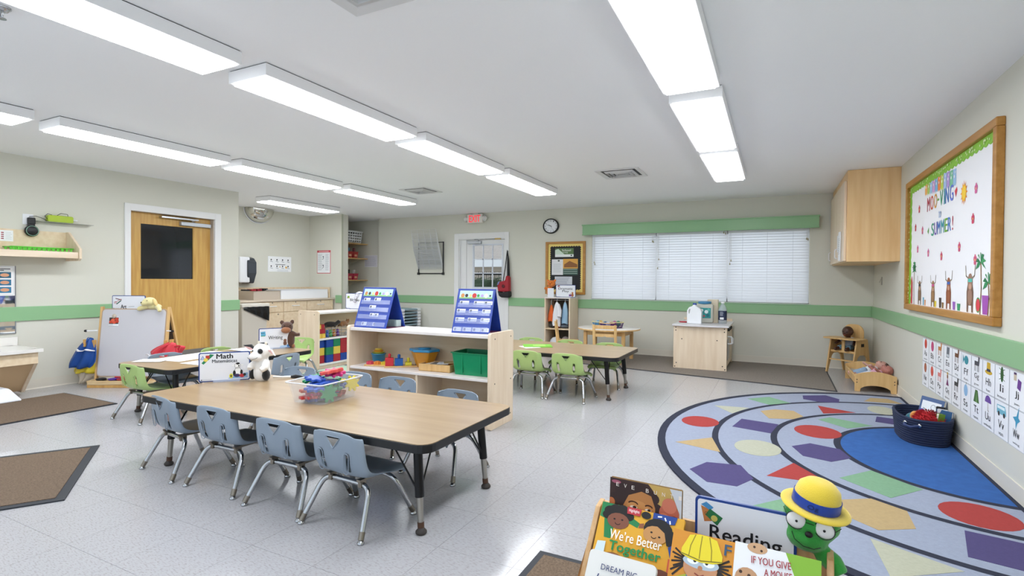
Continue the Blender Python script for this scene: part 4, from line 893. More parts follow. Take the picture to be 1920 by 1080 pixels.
sign('white Blocks sign in blue frame on top of the blocks shelf', (-5.47, 5.82, .75), D(3), .325, .232, [('Blocks', .005, .135, .17, .036, .02)], art_blocks)
def art_drama(a):
    a.poly([(-.15, .18), (-.12, .2), (-.09, .185), (-.12, .175)], '8a2a33'); a.disc(.12, .04, .022, 'a5643c', .028); a.disc(.12, .075, .017, 'b5744a'); a.rect(.06, .1, .02, .05, '6a3a8a'); a.disc(.085, .06, .008, 'd0a040')
sign('white Dramatic Play sign in blue frame on top of the dress-up cubby', (-3.10, 8.20, .912), D(2), .345, .208, [('Dramatic', .0, .145, .25, .036, .02), ('Play', .0, .098, .115, .044, .02)], art_drama)
cd = thing('blank_card', 'small blank white card leaning beside the Dramatic Play sign', 'card', (-3.35, 8.16, .912), D(2)); MB().box(-.055, .055, 0, .004, 0, .15).build('sheet', M_signw, cd); MB().box(-.05, .05, .004, .05, 0, .003).build('foot', M_signw, cd)
ob = plush('orange_bear', 'orange bear plush standing on the dress-up cubby', (-3.40, 8.24, .912), 0, [('e', (0, 0, .09), (.055, .045, .09)), ('e', (.03, 0, .225), (.075, .06, .062)), ('e', (-.035, 0, .28), (.024, .016, .022)), ('e', (.095, 0, .28), (.024, .016, .022)), ('t', [(-.04, 0, .14), (-.09, -.02, .15)], [.028, .024])], fuzzy('orange_plush', 'd9772a'), .008)
bits(ob, 'eye', M_ink, [('e', (.008, -.055, .24), (.006, .005, .006)), ('e', (.052, -.055, .24), (.006, .005, .006)), ('e', (.03, -.062, .222), (.009, .006, .007))])
# ================================================================ EASEL
ea = thing('easel', 'childrens double easel with white marker board beside the wooden door', 'easel', (-6.30, 3.26, 0), D(29))
def slab(b, x0, x1, z0, z1, d0, d1, ft=lambda z: (z - .1) * .13, mi=0, r=.04):
    pts = rrect(x0, x1, z0, z1, r, 4); n = len(pts)
    vs = [(p[0], ft(p[1]) + d0, p[1]) for p in pts] + [(p[0], ft(p[1]) + d1, p[1]) for p in pts]
    b.add(vs, [tuple(range(n)), tuple(range(n, 2 * n))[::-1]] + [(i, i + n, (i + 1) % n + n, (i + 1) % n) for i in range(n)], mi); return b
slab(MB(), -.35, .35, .10, .84, -.004, .010).build('board_rim', mat('rim_tan', 'b49a80', .5), ea)
slab(MB(), -.34, .34, .11, .83, -.0055, 0, r=.034).build('marker_board', mat('marker_board', (199, 197, 202), .15), ea)
for sx in (-1, 1):
    MB().prism([(-.01, 0), (.03, 0), (.125, .86), (.095, .86)], sx * .35, sx * .35 + sx * .022, 'x').build('front_leg', M_hon, ea, bevel=.003)
    MB().prism([(.36, 0), (.40, 0), (.13, .86), (.10, .86)], sx * .35, sx * .35 + sx * .022, 'x').build('rear_leg', M_hon, ea, bevel=.003)
    MB().tube([(sx * .37, .05, .60), (sx * .46, .0, .60)], .006, 8).build('side_dowel', M_white2, ea)
    MB().lathe([(.012, -.01), (.014, .0), (.012, .01)], 10).build('dowel_cap', M_black, ea, loc=(sx * .46, 0, .60), rot=(0, PI / 2, 0))
    MB().box(sx * .38 - .014, sx * .38 + .014, .0, .03, .42, .50).tube([(sx * .38, .015, .47), (sx * .46, -.01, .47)], .009, 8).box(sx * .455 - .012, sx * .455 + .012, -.03, .02, .43, .51).build('smock_peg', M_oak, ea, bevel=.002)
slab(MB(), -.35, .35, .10, .80, -.006, .006, lambda z: .40 - (z - .0) * .32).build('rear_board', mat('rear_board', '6f675f', .6), ea)
ty = -.11
b = MB(); b.box(-.37, .37, ty, 0, .03, .04).box(-.37, .37, ty, ty + .014, .03, .075).box(-.37, .37, -.014, 0, .03, .075).box(-.37, -.356, ty, 0, .03, .075).box(.356, .37, ty, 0, .03, .075).build('paint_tray', M_edge, ea, bevel=.003)
MB().box(-.37, .37, ty + .002, .36, 0, .03).build('bottom_rail', M_oak, ea, bevel=.003)
def at_easel(x, y, z):
    c, s = math.cos(D(29)), math.sin(D(29)); return (-6.30 + x * c - y * s, 3.26 + x * s + y * c, z)
for i, (x, c, nm) in enumerate(((-.26, '1a1a1e', 'black'), (-.13, '4b2a8c', 'purple'), (-.04, 'b02a3a', 'red'))):
    o = thing('paint_pot', '%s paint pot in the easel tray' % nm, 'pot', at_easel(x, -.055, .0405), group='paint pots in the easel tray')
    MB().lathe([(.036, 0), (.042, .04), (.049, .042), (.05, .05), (.044, .052), (.03, .045)], 18).build('pot', mat('pot_' + c, c, .35), o)
o = thing('marker', 'orange and red marker lying across the easel pots', 'marker', at_easel(-.02, -.06, .105), D(20)); MB().tube([(-.1, 0, 0), (.07, 0, 0)], .008, 8).build('barrel', flat('c03440'), o); MB().tube([(.065, 0, 0), (.11, 0, 0)], .009, 8).build('cap', flat('d89040'), o)
ph = thing('food_photo', 'small red tomato photo held by a round magnet on the easel board', 'photo', at_easel(-.21, .0665, .66), rot=(-.13, 0, D(29)))
MB().box(-.052, .052, -.003, 0, -.01, .085).build('print_sheet', M_white2, ph)
a = Art(-.0034); a.rect(-.05, .05, .012, .083, '3a2a24')
for (x, z, q) in ((-.03, .035, 'c9452c'), (.005, .03, 'd8523a'), (.035, .04, 'c23c28'), (-.01, .055, 'dd6044'), (.03, .065, 'c9452c')): a.disc(x, z, .02, q, .016)
a.lines(-.045, 0, -.005, .008, 1, '404040', .003); a.build(ph, 'picture')
MB().lathe([(.022, 0), (.024, .004), (.018, .009), (0, .011)], 14).build('magnet', mat('magnet_beige', 'c0b2a2', .4), ph, loc=(.0, -.002, .098), rot=(PI / 2, 0, 0))
sg = sign('white Art sign in blue frame standing on the ledge behind the easel', at_easel(-.09, .13, .825), D(29), .36, .16, [('Art', -.055, .035, .06, .045, .03)], lambda a: (a.line([(-.14, .125), (-.08, .11)], .009, '6a3a34'), a.line([(-.15, .08), (-.08, .12)], .006, 'b86a6a'), a.line([(-.13, .065), (-.085, .1)], .011, '2f5a4a'), a.arc(-.145, .08, .012, 0, 6.28, .004, 'a04050'), a.line([(.0, .035), (.06, .038)], .004, '8a8f98')))
MB().box(-.33, .33, .105, .14, .80, .826).build('top_ledge', M_hon, ea, bevel=.002)
dg_ = plush('dog_plush', 'pale yellow dog plush draped over the top of the easel board', at_easel(.19, .09, .835), D(15), [
    ('e', (0, .02, .03), (.10, .05, .035)), ('e', (-.02, -.015, .085), (.075, .06, .05)), ('e', (-.045, -.06, .068), (.042, .03, .028)), ('t', [(-.05, -.02, .03), (-.11, -.05, .01), (-.13, -.055, -.005)], [.026, .026, .022]), ('t', [(.06, 0, .03), (.12, -.03, .012), (.14, -.04, -.02)], [.026, .024, .02])], fuzzy('yellow_plush', 'e0d49b'), .008)
bits(dg_, 'ear', fuzzy('yellow_plush_ear', 'd4bd80'), [('e', (.055, -.02, .08), (.018, .025, .045), (-.5, 'Y')), ('e', (-.085, .0, .085), (.016, .024, .04), (.4, 'Y'))])
bits(dg_, 'eye', M_ink, [('e', (.0, -.068, .098), (.005, .004, .005)), ('e', (-.055, -.088, .078), (.008, .006, .006)), ('e', (-.055, -.06, .1), (.004, .004, .004))])
def cloth_drape(name, label, loc, rz, outline, mats, y=.0, trims=(), cat='smock'):
    """hanging cloth: rows of (z, x0, x1, y) swept with folds"""
    r = thing(name, label, cat, loc, rz); n = 14
    for part, rows, m in outline:
        vs = []; fs = []
        for i, (z, x0, x1, yy) in enumerate(rows):
            for j in range(n + 1):
                u = j / n; vs.append((x0 + (x1 - x0) * u, yy + .022 * math.sin(u * 15 + i * .5) * min(1, i * .5 + .3) - .03 * math.sin(u * PI), z + .008 * math.sin(u * 11 + i)))
        k = n + 1
        for i in range(len(rows) - 1):
            for j in range(n): fs.append((i * k + j, i * k + j + 1, (i + 1) * k + j + 1, (i + 1) * k + j))
        o = MB().add(vs, fs, 0, True).build(part, m, r); q = o.modifiers.new('s', 'SUBSURF'); q.levels = 1; q.render_levels = 1; o.modifiers.new('t', 'SOLIDIFY').thickness = .006
    return r
M_bluec = mat('blue_cloth', '184a96', .55); M_redc = mat('red_vinyl', 'cf3642', .4); M_yelc = mat('yellow_vinyl', 'e3cc3c', .45); M_whc = mat('white_piping', 'e9e9ee', .5)
e0 = at_easel(-.43, .03, 0)
cloth_drape('paint_smock', 'blue and yellow paint smock hanging on the left side of the easel', e0, D(29), [
    ('blue_cloth', [(.52, -.02, .03, 0), (.47, -.07, .06, -.02), (.40, -.13, .09, -.03), (.32, -.17, .10, -.04), (.25, -.21, .10, -.045), (.20, -.20, .04, -.04)], M_bluec),
    ('yellow_cloth', [(.25, -.13, .08, .0), (.19, -.17, .09, .01), (.14, -.19, .08, .0)], M_yelc), ('grey_cloth', [(.15, -.17, .07, .01), (.08, -.13, .03, .01), (.03, -.11, -.05, 0)], mat('beige_cloth', 'b6aa98', .7)),
    ('white_trim', [(.40, -.12, .08, -.055), (.388, -.13, .09, -.057)], M_whc)], None)
e0 = at_easel(.46, -.01, 0)
cloth_drape('paint_smock', 'red paint smock with white piping hanging on the right side of the easel', e0, D(20), [
    ('red_cloth', [(.475, -.03, .05, 0), (.44, -.12, .07, -.02), (.39, -.22, .10, -.03), (.35, -.26, .12, -.04), (.31, -.14, .14, -.03), (.27, -.06, .15, -.03)], M_redc),
    ('red_sleeve', [(.44, .04, .08, 0), (.45, .08, .16, .02), (.41, .06, .15, .01), (.36, .04, .11, .01)], M_redc),
    ('white_trim', [(.352, -.27, .02, -.065), (.338, -.25, .03, -.066)], M_whc)], None)
# ================================================================ POCKET CHARTS on the long shelf
M_pc = mat('blue_nylon', '22409c', .4, var=.08, vs=30); M_vin = mat('clear_vinyl', 'b9c4ee', .12, alpha=.3); M_crd = mat('pocket_card', 'e6e9f2', .4)
def pocket_chart(label, x, y, rz, w_, rows):
    r = thing('pocket_chart', label, 'pocket chart', (x, y, .749), rz, 'blue pocket charts on the long shelf'); h_ = .36; d_ = .135
    a_ = math.atan2(d_, h_); L = math.hypot(h_, d_)
    def panel(nm, s, ww):
        o = MB().box(-ww / 2, ww / 2, -.003, .003, 0, L).build(nm, M_pc, r, bevel=.001, loc=(0, -s * d_, 0), rot=(-s * a_, 0, 0)); return o
    f = panel('front_panel', 1, w_); panel('rear_panel', -1, w_)
    MB().tube([(-w_ / 2, 0, h_ - .002), (w_ / 2, 0, h_ - .002)], .006, 8).build('top_seam', M_pc, r)
    MB().box(-w_ / 2, w_ / 2, -d_, d_, 0, .003).build('base_flap', mat('maroon_nylon', '5a2440', .5), r)
    a = Art(-.0042); b_ = w_ / 2 - .02; a.rect(-b_, b_, L - .085, L - .014, 'b9d7ee'); a.rect(-b_, b_, L - .085, L - .072, '8fc07c')
    for i, (c, s) in enumerate((('c98a4a', .017), ('3a2f2a', .014), ('d9cf8a', .013), ('c43a34', .02), ('3f9a4c', .012), ('b49ad0', .012), ('e8e8ea', .018), ('2a2a2e', .008))): a.disc(-b_ + .03 + i * (2 * b_ - .05) / 7, L - .058, s, c, s * 1.1)
    for (u, z, cw_) in rows:
        xx = u * w_; k_ = Art(-.0046); k_.rect(xx - cw_ / 2, xx + cw_ / 2, z - .015, z + .017, 'e4e7f1'); k_.rect(xx - cw_ / 2 + .006, xx - cw_ / 2 + .026, z - .01, z + .012, '55585e'); k_.line([(xx - cw_ / 2 + .034, z), (xx + cw_ / 2 - .008, z)], .003, '8d93a0'); k_.build(f, 'word_card')
    a.build(f, 'picture_strip')
    for k in range(4): MB().box(-b_, b_, -.0085, -.0065, .012 + k * .07, .052 + k * .07).build('clear_pocket', M_vin, f)
    return r
pocket_chart('blue folding pocket chart at the left of the long shelf with few cards', -3.265, 3.80, D(0), .375, [(-.29, .265, .075), (.04, .268, .075), (-.06, .195, .075), (-.02, .12, .05), (.12, .12, .045), (-.2, .035, .06), (.1, .035, .02)])
pocket_chart('blue folding pocket chart at the right of the long shelf filled with cards', -2.245, 3.835, D(7), .34, [(-.28, .262, .085), (.11, .262, .09), (.36, .262, .075), (-.33, .19, .08), (.0, .19, .08), (.34, .19, .075), (-.33, .115, .08), (0, .115, .08), (.34, .115, .08), (-.36, .03, .07), (-.1, .03, .075), (.15, .03, .07), (.37, .03, .07)])
o = thing('card_box', 'small pale ribbed box inside the left pocket chart', 'box', (-3.16, 3.87, .7525), D(0))
MB().box(-.06, .06, -.035, .035, 0, .06).build('box', mat('pale_aqua', 'b4c6c4', .5), o, bevel=.002)
b = MB()
for i in range(7): b.box(-.058 + i * .0165, -.05 + i * .0165, -.038, -.034, .004, .056)
b.build('ribs', mat('pale_aqua2', '9db4b4', .5), o)
# ================================================================ TOYS ON THE LONG SHELF
sz = .401
o = thing('stacking_cups', 'blue nesting cup holding green and yellow cups on the long shelf', 'cups', (-3.31, 3.84, sz))
MB().lathe([(.05, 0), (.064, .085), (.07, .087), (.07, .094), (.06, .094)], 22).build('blue_cup', mat('cup_blue', '3f8fb8', .3), o)
MB().lathe([(.052, .09), (.058, .105), (.062, .107), (.05, .108)], 22).build('green_cup', mat('cup_green', 'a8a83c', .3), o)
MB().lathe([(.04, .108), (.044, .122), (.047, .124), (.038, .125)], 20).build('orange_cup', mat('cup_orange', 'd89a34', .3), o)
MB().lathe([(.0, .125), (.03, .126), (.033, .138), (.0, .139)], 20).build('yellow_cup', mat('cup_yellow', 'dcc34a', .3), o)
o = thing('flower_puzzle', 'wooden puzzle strip with pink, orange and yellow flowers on the long shelf', 'toy', (-3.23, 3.73, sz), D(16))
MB().box(-.11, .11, -.045, .045, 0, .012).build('base', M_hon, o, bevel=.003)
for i, c in enumerate(('d24a62', 'e08a3a', 'd9c23c')):
    b = MB()
    for k in range(6): b.lathe([(.014, .012), (.014, .035)], 8, (-.07 + i * .07 + .022 * math.cos(k * 1.05), .022 * math.sin(k * 1.05), 0))
    b.lathe([(.02, .012), (.02, .04)], 12, (-.07 + i * .07, 0, 0)).build('flower', flat(c), o)
o = thing('peg_board', 'wooden strip board with red, blue, yellow and navy pegged blocks', 'toy', (-2.985, 3.80, sz), D(38))
MB().box(-.17, .17, -.05, .05, 0, .012).build('base', M_hon, o, bevel=.003)
for i, c in enumerate(('c5303a', '1f5aa8', 'cfc436', '20284e')):
    b = MB(); x = -.125 + i * .083; hh = (.07, .062, .03, .035)[i]; w0 = (.036, .036, .03, .02)[i]
    b.box(x - w0, x + w0, -.034, .034, .012, .012 + hh).lathe([(.012, .012 + hh), (.014, .03 + hh), (.014, .045 + hh), (.006, .052 + hh)], 10, (x, 0, 0)); b.build('pegged_block', flat(c), o, bevel=.004)
o = thing('toy_tub', 'amber faceted tub with blue lid on the long shelf', 'tub', (-2.80, 3.86, sz))
b = MB(); n = 6
for (r1, z1, r2, z2) in ((.075, 0, .135, .145),):
    vs = [(r1 * math.cos(PI / 3 * i + .3), r1 * .8 * math.sin(PI / 3 * i + .3), z1) for i in range(n)] + [(r2 * math.cos(PI / 3 * i + .3), r2 * .8 * math.sin(PI / 3 * i + .3), z2) for i in range(n)]
    b.add(vs, [tuple(range(n))[::-1]] + [(i, (i + 1) % n, n + (i + 1) % n, n + i) for i in range(n)])
b.build('tub_body', mat('amber_plastic', 'c98a2a', .2), o, bevel=.006)
vs = [(.15 * math.cos(PI / 3 * i + .3), .122 * math.sin(PI / 3 * i + .3), z) for z in (.145, .168) for i in range(n)]
b = MB().add(vs, [tuple(range(n))[::-1], tuple(range(n, 2 * n))] + [(i, (i + 1) % n, n + (i + 1) % n, n + i) for i in range(n)]).build('lid', mat('lid_blue', '3b93c6', .3), o, bevel=.008)
MB().lathe([(.055, .168), (.06, .176), (.0, .177)], 18).build('lid_recess', mat('lid_blue', '3b93c6'), o)
o = thing('card_tray', 'wooden tray of picture cards on the long shelf beside the green bin', 'tray', (-2.60, 3.80, sz), D(6))
b = MB(); b.box(-.15, .15, -.09, .09, 0, .008)
for q in ((-.15, .15, -.09, -.082), (-.15, .15, .082, .09), (-.15, -.142, -.09, .09), (.142, .15, -.09, .09)): b.box(*q, 0, .062)
b.build('tray', M_hon, o, bevel=.002)
for i, c in enumerate(('d8cdb8', '6c6a66', 'cfd5dc', 'b8a070')): tag(MB().box(-.11 + i * .05, -.01 + i * .05, -.06, .06, .0, .004).build('picture_card', flat(c), loc=(-2.60, 3.80, sz + .052 + i * .0042), rot=(0, 0, .2 * i)), ('beige', 'dark grey', 'pale blue-grey', 'tan')[i] + ' picture card in the wooden tray on the long shelf', 'card', 'picture cards in the wooden tray')
def open_bin(name, label, loc, rz, w_, d_, h_, m, taper=.88, th=.004, cat='bin', group=None, rim=.012, ribs=True):
    o = thing(name, label, cat, loc, rz, group); b = MB()
    def loop(sx, sy, z): return [(p[0], p[1], z) for p in rrect(-w_ / 2 * sx, w_ / 2 * sx, -d_ / 2 * sy, d_ / 2 * sy, .02, 3)]
    L_ = [loop(taper, taper, 0), loop(1, 1, h_), loop(1 + rim / w_ * 2, 1 + rim / d_ * 2, h_), loop(1 + rim / w_ * 2, 1 + rim / d_ * 2, h_ - .006), loop(1 + .006 / w_, 1 + .006 / d_, h_ - .006)]
    inn = [loop(1 - 2 * th / w_, 1 - 2 * th / d_, h_), loop(taper - 2 * th / w_, taper - 2 * th / d_, th)]
    k = len(L_[0]); seq = [L_[4], L_[3], L_[2], inn[0], inn[1]]
    vs = [p for l in (L_[0], L_[4], L_[3], L_[2], inn[0], inn[1]) for p in l]
    fs = [tuple(range(k))[::-1]] + [(i * k + j, i * k + (j + 1) % k, (i + 1) * k + (j + 1) % k, (i + 1) * k + j) for i in range(5) for j in range(k)] + [tuple(range(5 * k, 6 * k))]
    b.add(vs, fs).build('bin_body', m, o); return o
gb = open_bin('toy_bin', 'deep green plastic bin on the right of the long shelf', (-2.225, 3.82, sz), D(2), .36, .25, .185, mat('bin_green', '188a5c', .3), .9)
b = MB()
for x in (-.08, .09): b.box(x - .006, x + .006, -.128, -.118, .02, .175)
b.build('rib', mat('bin_green', '188a5c'), gb)
for i, (dx, dy, c, nm) in enumerate(((-.08, .02, '24272c', 'black'), (.03, .04, '2d2f36', 'charcoal'), (.09, .0, '8a6a34', 'tan'), (-.01, -.04, '343a30', 'dark green'))):
    tag(MB().box(-.05, .05, -.05, .05, 0, .06).build('toy_block', flat(c), bevel=.006, loc=(-2.225 + dx, 3.82 + dy, sz + .085), rot=(.08 * i, .1, .3 * i)), nm + ' toy block inside the green bin', 'block', 'toy blocks in the green bin')
# low compartment contents of the long shelf: two books glimpsed under the front table edge
for i, (x, c, nm) in enumerate(((-2.5, '8fa3c0', 'pale blue'), (-2.28, '4a342a', 'dark brown'))): tag(MB().box(-.1, .1, -.12, .1, 0, .05).build('puzzle_box', flat(c), bevel=.003, loc=(x, 3.8, .071)), nm + ' flat box low in the long shelf', 'box', 'boxes low in the long shelf')
# ================================================================ CLEAR BIN OF GEARS on the front table
M_clr = mat('clear_bin_plastic', 'e4e8ee', .06, alpha=.14)
cb = open_bin('clear_bin', 'clear plastic bin heaped with coloured gear pieces on the front table', (-2.425, 2.335, .461), D(3), .255, .34, .122, M_clr, .86, .003, rim=.014)
MB().tube([(p[0], p[1], .122) for p in rrect(-.14, .14, -.184, .184, .022, 3)], .0035, 6, closed=True).build('rim', mat('bin_rim', 'e2e6ee', .2), cb)
rn = random.Random(11)
gm = {}
def gear(c, nm, x, y, z, rx, ry, rz, s=1.):
    if c not in gm:
        b = MB(); pts = []
        for i in range(32):
            q = 2 * PI * i / 32; rr = .038 if (i % 4) < 2 else .056
            pts.append((rr * math.cos(q), rr * math.sin(q)))
        b.prism(pts, -.008, .008, 'z'); o = b.build('gear_piece', mat('gear_' + c, c, .35), bevel=.004)
        for v in range(1): pass
        gm[c] = o
    else: o = gm[c].copy(); COL.objects.link(o)
    o.location = (x, y, z); o.rotation_euler = (rx, ry, rz); o.scale = (s, s, s); return tag(o, nm, 'toy', 'gear pieces in the clear bin')
gcol = [('2f56b0', 'blue'), ('1e8a5a', 'green'), ('c23a3a', 'red'), ('d83f8a', 'pink'), ('d9c838', 'yellow'), ('2a3f94', 'dark blue'), ('b0452e', 'rust')]
lay = [(.015, [(6, .07), (5, -.09), (2, .0), (6, -.04), (2, .13)]), (.03, [(0, .06), (2, -.06), (6, .12), (2, -.13), (5, 0)]), (.047, [(3, .0), (3, -.09), (2, .09), (1, .13), (3, .05)]), (.065, [(1, -.08), (1, .04), (0, .12), (6, -.13)]), (.085, [(5, -.05), (1, .06), (0, -.12), (4, .13)]), (.105, [(0, .0), (1, .1), (0, -.08)])]
hs = {.015: 'on the floor', .03: 'just above the floor', .047: 'in the second layer', .065: 'in the middle layer', .085: 'near the rim', .105: 'just over the rim'}
for z, row in lay:
    for ci, dy in row:
        side = rn.uniform(-.03, .03); gear(gcol[ci][0], '%s gear piece %s of the clear bin, %s' % (gcol[ci][1], hs[z], 'at its far end' if dy > .1 else 'past its middle' if dy > .04 else 'in its centre' if dy > -.03 else 'before its middle' if dy > -.1 else 'at its near end'), -2.425 + side, 2.335 + dy * .8, .461 + z * 1.0, rn.uniform(-.15, .15), rn.uniform(-.15, .15), rn.uniform(0, 3), rn.uniform(1., 1.2))
gear('d83f8a', 'pink gear piece on the very top of the heap', -2.42, 2.40, .61, .15, .1, .3, 1.25); gear('d9544e', 'coral gear piece lying on the pink one on top', -2.40, 2.36, .625, -.1, -.18, .8, 1.3)
gear('1e8a5a', 'green gear piece standing on edge at the near corner', -2.335, 2.275, .515, PI / 2 - .15, .1, 1.25, 1.0); gear('d9c838', 'yellow gear piece standing on edge by the far end', -2.34, 2.47, .54, PI / 2 - .2, .2, 1.3, .9)
gear('1e8a5a', 'green gear piece resting on the left rim side', -2.50, 2.30, .582, .3, -.2, .2, 1.0); gear('2f56b0', 'blue gear piece resting at the near left under the pink one', -2.44, 2.27, .592, .1, .12, .9, 1.1)
# ================================================================ BLOCKS SHELF CONTENTS
cc = {'b': ('1b3f94', 'blue'), 'g': ('1c7a52', 'green'), 'y': ('e0bd4e', 'yellow'), 'r': ('a82632', 'red')}
grid = ['ryb', 'bgb', 'ryg', 'brr', 'yyr']           # bottom, middle, top of each stack from the near end
pb = None
for i, col_ in enumerate(grid):
    for j, k in enumerate(col_):
        o = MB().box(-.055, .055, -.061, .061, 0, .101).build('foam_block', mat('foam_' + k, cc[k][0], .5), bevel=.005, loc=(-5.37 - (.03 if i in (0, 4) else 0), 5.07 + i * .128, .0705 + j * .1015))
        tag(o, '%s foam cube, %s of the %s stack from the near end of the blocks shelf' % (cc[k][1], ('bottom', 'middle', 'top')[j], ('first', 'second', 'third', 'fourth', 'fifth')[i]), 'block', 'foam cubes on the blocks shelf')
        if j == 2:
            k2 = 'bbrbr'[i]; o = MB().box(-.055, .055, -.061, .061, 0, .304).build('foam_column', mat('foam_' + k2, cc[k2][0], .5), bevel=.005, loc=(-5.49, 5.07 + i * .128, .0705)); tag(o, '%s foam column behind the %s cube stack' % (cc[k2][1], ('first', 'second', 'third', 'fourth', 'fifth')[i]), 'block', 'foam columns on the blocks shelf')
wb = thing('wire_basket', 'clear-sided basket of small toys on the upper board of the blocks shelf', 'basket', (-5.42, 5.36, .4005), D(90))
b = MB(); W_, D_, Hh_ = .17, .09, .12
for z in (0, .04, .08, .12): b.tube([(-W_, -D_, z), (W_, -D_, z), (W_, D_, z), (-W_, D_, z)], .003, 5, closed=True)
for x in (-W_, -W_ / 3, W_ / 3, W_):
    for y in (-D_, D_): b.tube([(x, y, 0), (x * 1.02, y * 1.03, .12)], .003, 5)
b.box(-W_, W_, -D_, D_, -.002, .002).build('wire_frame', mat('grey_wire', '8d9096', .35), wb)
for i, (dy, z, k) in enumerate(((-.30, .0, 'y'), (-.30, .062, 'r'), (-.24, .062, 'r'), (-.25, .124, 'r'), (-.31, .124, 'y'), (-.235, .0, 'y'))): tag(MB().box(-.03, .03, -.029, .029, 0, .06).build('toy_brick', mat('foam_' + k, cc[k][0]), bevel=.004, loc=(-5.37, 5.35 + dy, .4005 + z)), '%s small brick stacked at the near end above the foam cubes, %s' % (cc[k][1], ('lowest near', 'middle near', 'middle far', 'top far', 'top near', 'lowest far')[i]), 'block', 'small bricks on the blocks shelf')
for i, (dy, c, nm) in enumerate(((-.11, '3f78c8', 'blue'), (-.05, '4fae5a', 'green'), (.02, 'd88a3a', 'orange'), (.08, '6a3f9a', 'violet'))):
    o = thing('toy_figure', nm + ' toy figure in the basket on the blocks shelf', 'toy', (-5.42, 5.36 + dy, .403), group='toy figures in the basket')
    MB().lathe([(.02, 0), (.026, .02), (.018, .05), (.008, .055)], 10).ell((0, 0, .07), (.02, .02, .021), 10).build('figure', mat('toy_' + c, c, .3), o)
for i, (x, y, rz, c, nm) in enumerate(((-5.44, 5.33, 40, '2b2422', 'black'), (-5.40, 5.52, 95, '8a5c34', 'tan'), (-5.43, 5.78, 70, '4a3022', 'dark brown'))):
    z0_ = .52 if i < 2 else .4005
    an = plush('toy_animal', nm + ' toy animal lying on the upper board of the blocks shelf', (x, y, z0_), D(rz), [('e', (0, 0, .045), (.09, .04, .04)), ('e', (.1, 0, .075), (.035, .026, .026)), ('t', [(.07, 0, .05), (.1, 0, .075)], [.03, .024]), ('t', [(.05, .02, .04), (.06, .03, .004)], .012), ('t', [(.05, -.02, .04), (.06, -.03, .004)], .012), ('t', [(-.06, .02, .04), (-.06, .03, .004)], .012), ('t', [(-.06, -.02, .04), (-.06, -.03, .004)], .012), ('t', [(.1, .015, .09), (.1, .03, .12)], [.01, .002]), ('t', [(.1, -.015, .09), (.1, -.03, .12)], [.01, .002])], fuzzy('animal_' + c, c), .007, 'toy animal')
o = thing('white_toy', 'white toy pony lying low between the toy animals on the blocks shelf', 'toy animal', (-5.40, 5.62, .4005), D(80)); MB().ell((0, 0, .03), (.07, .03, .03)).ell((.07, 0, .06), (.025, .02, .02)).tube([(.05, 0, .03), (.07, 0, .06)], [.022, .016]).build('body', fuzzy('pony_white', 'cfcac6'), o, remesh=.006)
# papers on the writing table
for i, (x, y, rz, w_, l_, lb) in enumerate(((-4.93, 3.13, 8, .33, .62, 'large white paper along the far side of the writing table'), (-4.50, 3.02, 4, .27, .44, 'white paper at the near right corner of the writing table'), (-4.98, 2.76, 30, .24, .17, 'small white sheet with a purple line at the near end of the writing table'), (-4.90, 3.72, -4, .3, .35, 'white paper under the far chair side of the writing table'))):
    o = thing('paper_sheet', lb, 'paper', (x, y, .4402 + i * .0019), D(rz), 'loose papers on the writing table')
    MB().box(-w_ / 2, w_ / 2, -l_ / 2, l_ / 2, 0, .0015).build('sheet', mat('paper', 'f1f2f4', .7), o)
    if i == 2: MB().box(-.10, .10, -.005, .005, .0015, .002).build('purple_line', flat('8a70a8'), o)
o = thing('picture_book', 'thin bright green book lying on the far table', 'book', (-2.40, 5.44, .4455), D(28))
MB().box(-.15, .17, -.12, .12, 0, .008).build('cover', flat('76b83c'), o, bevel=.001); MB().box(-.2, -.02, -.14, .05, 0, .003).build('loose_page', mat('paper', 'f1f2f4'), o, rot=(0, 0, .4)); a = MB().box(-.04, .10, -.05, .06, .008, .0085).build('cover_picture', flat('a5dc6a'), o)
# ================================================================ BACK WALL THINGS
ck = thing('wall_clock', 'round white clock with black rim high on the back wall', 'clock', (-3.505, YB, 2.142))
def ring_y(r0, r1, y0, y1, sx=1.12, n=40):
    b = MB(); vs = []
    for (r, y) in ((r0, y1), (r0, y0 + .006), (r0 + (r1 - r0) * .4, y0), (r1 - .004, y0 + .004), (r1, y0 + .012), (r1, y1)): vs += [(r * sx * math.cos(2 * PI * i / n), y, r * math.sin(2 * PI * i / n)) for i in range(n)]
    return b.add(vs, [(k * n + i, k * n + (i + 1) % n, (k + 1) * n + (i + 1) % n, (k + 1) * n + i)[::-1] for k in range(5) for i in range(n)], 0, True)
ring_y(.112, .132, -.045, 0).build('rim', M_black, ck)
fc = MB().prism([(.128 * 1.12 * math.cos(2 * PI * i / 40), .128 * math.sin(2 * PI * i / 40)) for i in range(40)], -.03, -.002, 'y').build('dial', M_white2, ck)
for h_ in range(1, 13):
    q = PI / 2 - h_ * PI / 6; text(str(h_), .094 * 1.12 * math.cos(q), .092 * math.sin(q), .016 if h_ < 10 else .024, .022, flat('2a2a2a'), ck, -.0305)
def hand(nm, q, l, w_):
    b = MB(); c, s = math.cos(q), math.sin(q)
    b.prism([(-s * w_ - c * .02, c * w_ - s * .02), (s * w_ - c * .02, -c * w_ - s * .02), (c * l * 1.1 + s * w_ * .5, s * l - c * w_ * .5), (c * l * 1.1 - s * w_ * .5, s * l + c * w_ * .5)], -.034, -.032, 'y').build(nm, M_ink, ck)
hand('hour_hand', D(150), .05, .0035); hand('minute_hand', D(162), .085, .0028); hand('second_hand', D(-60), .08, .001)
ex = thing('exit_sign', 'lit EXIT sign with red letters and two round emergency lamps over the back door', 'sign', (-5.02, YB, 2.335))
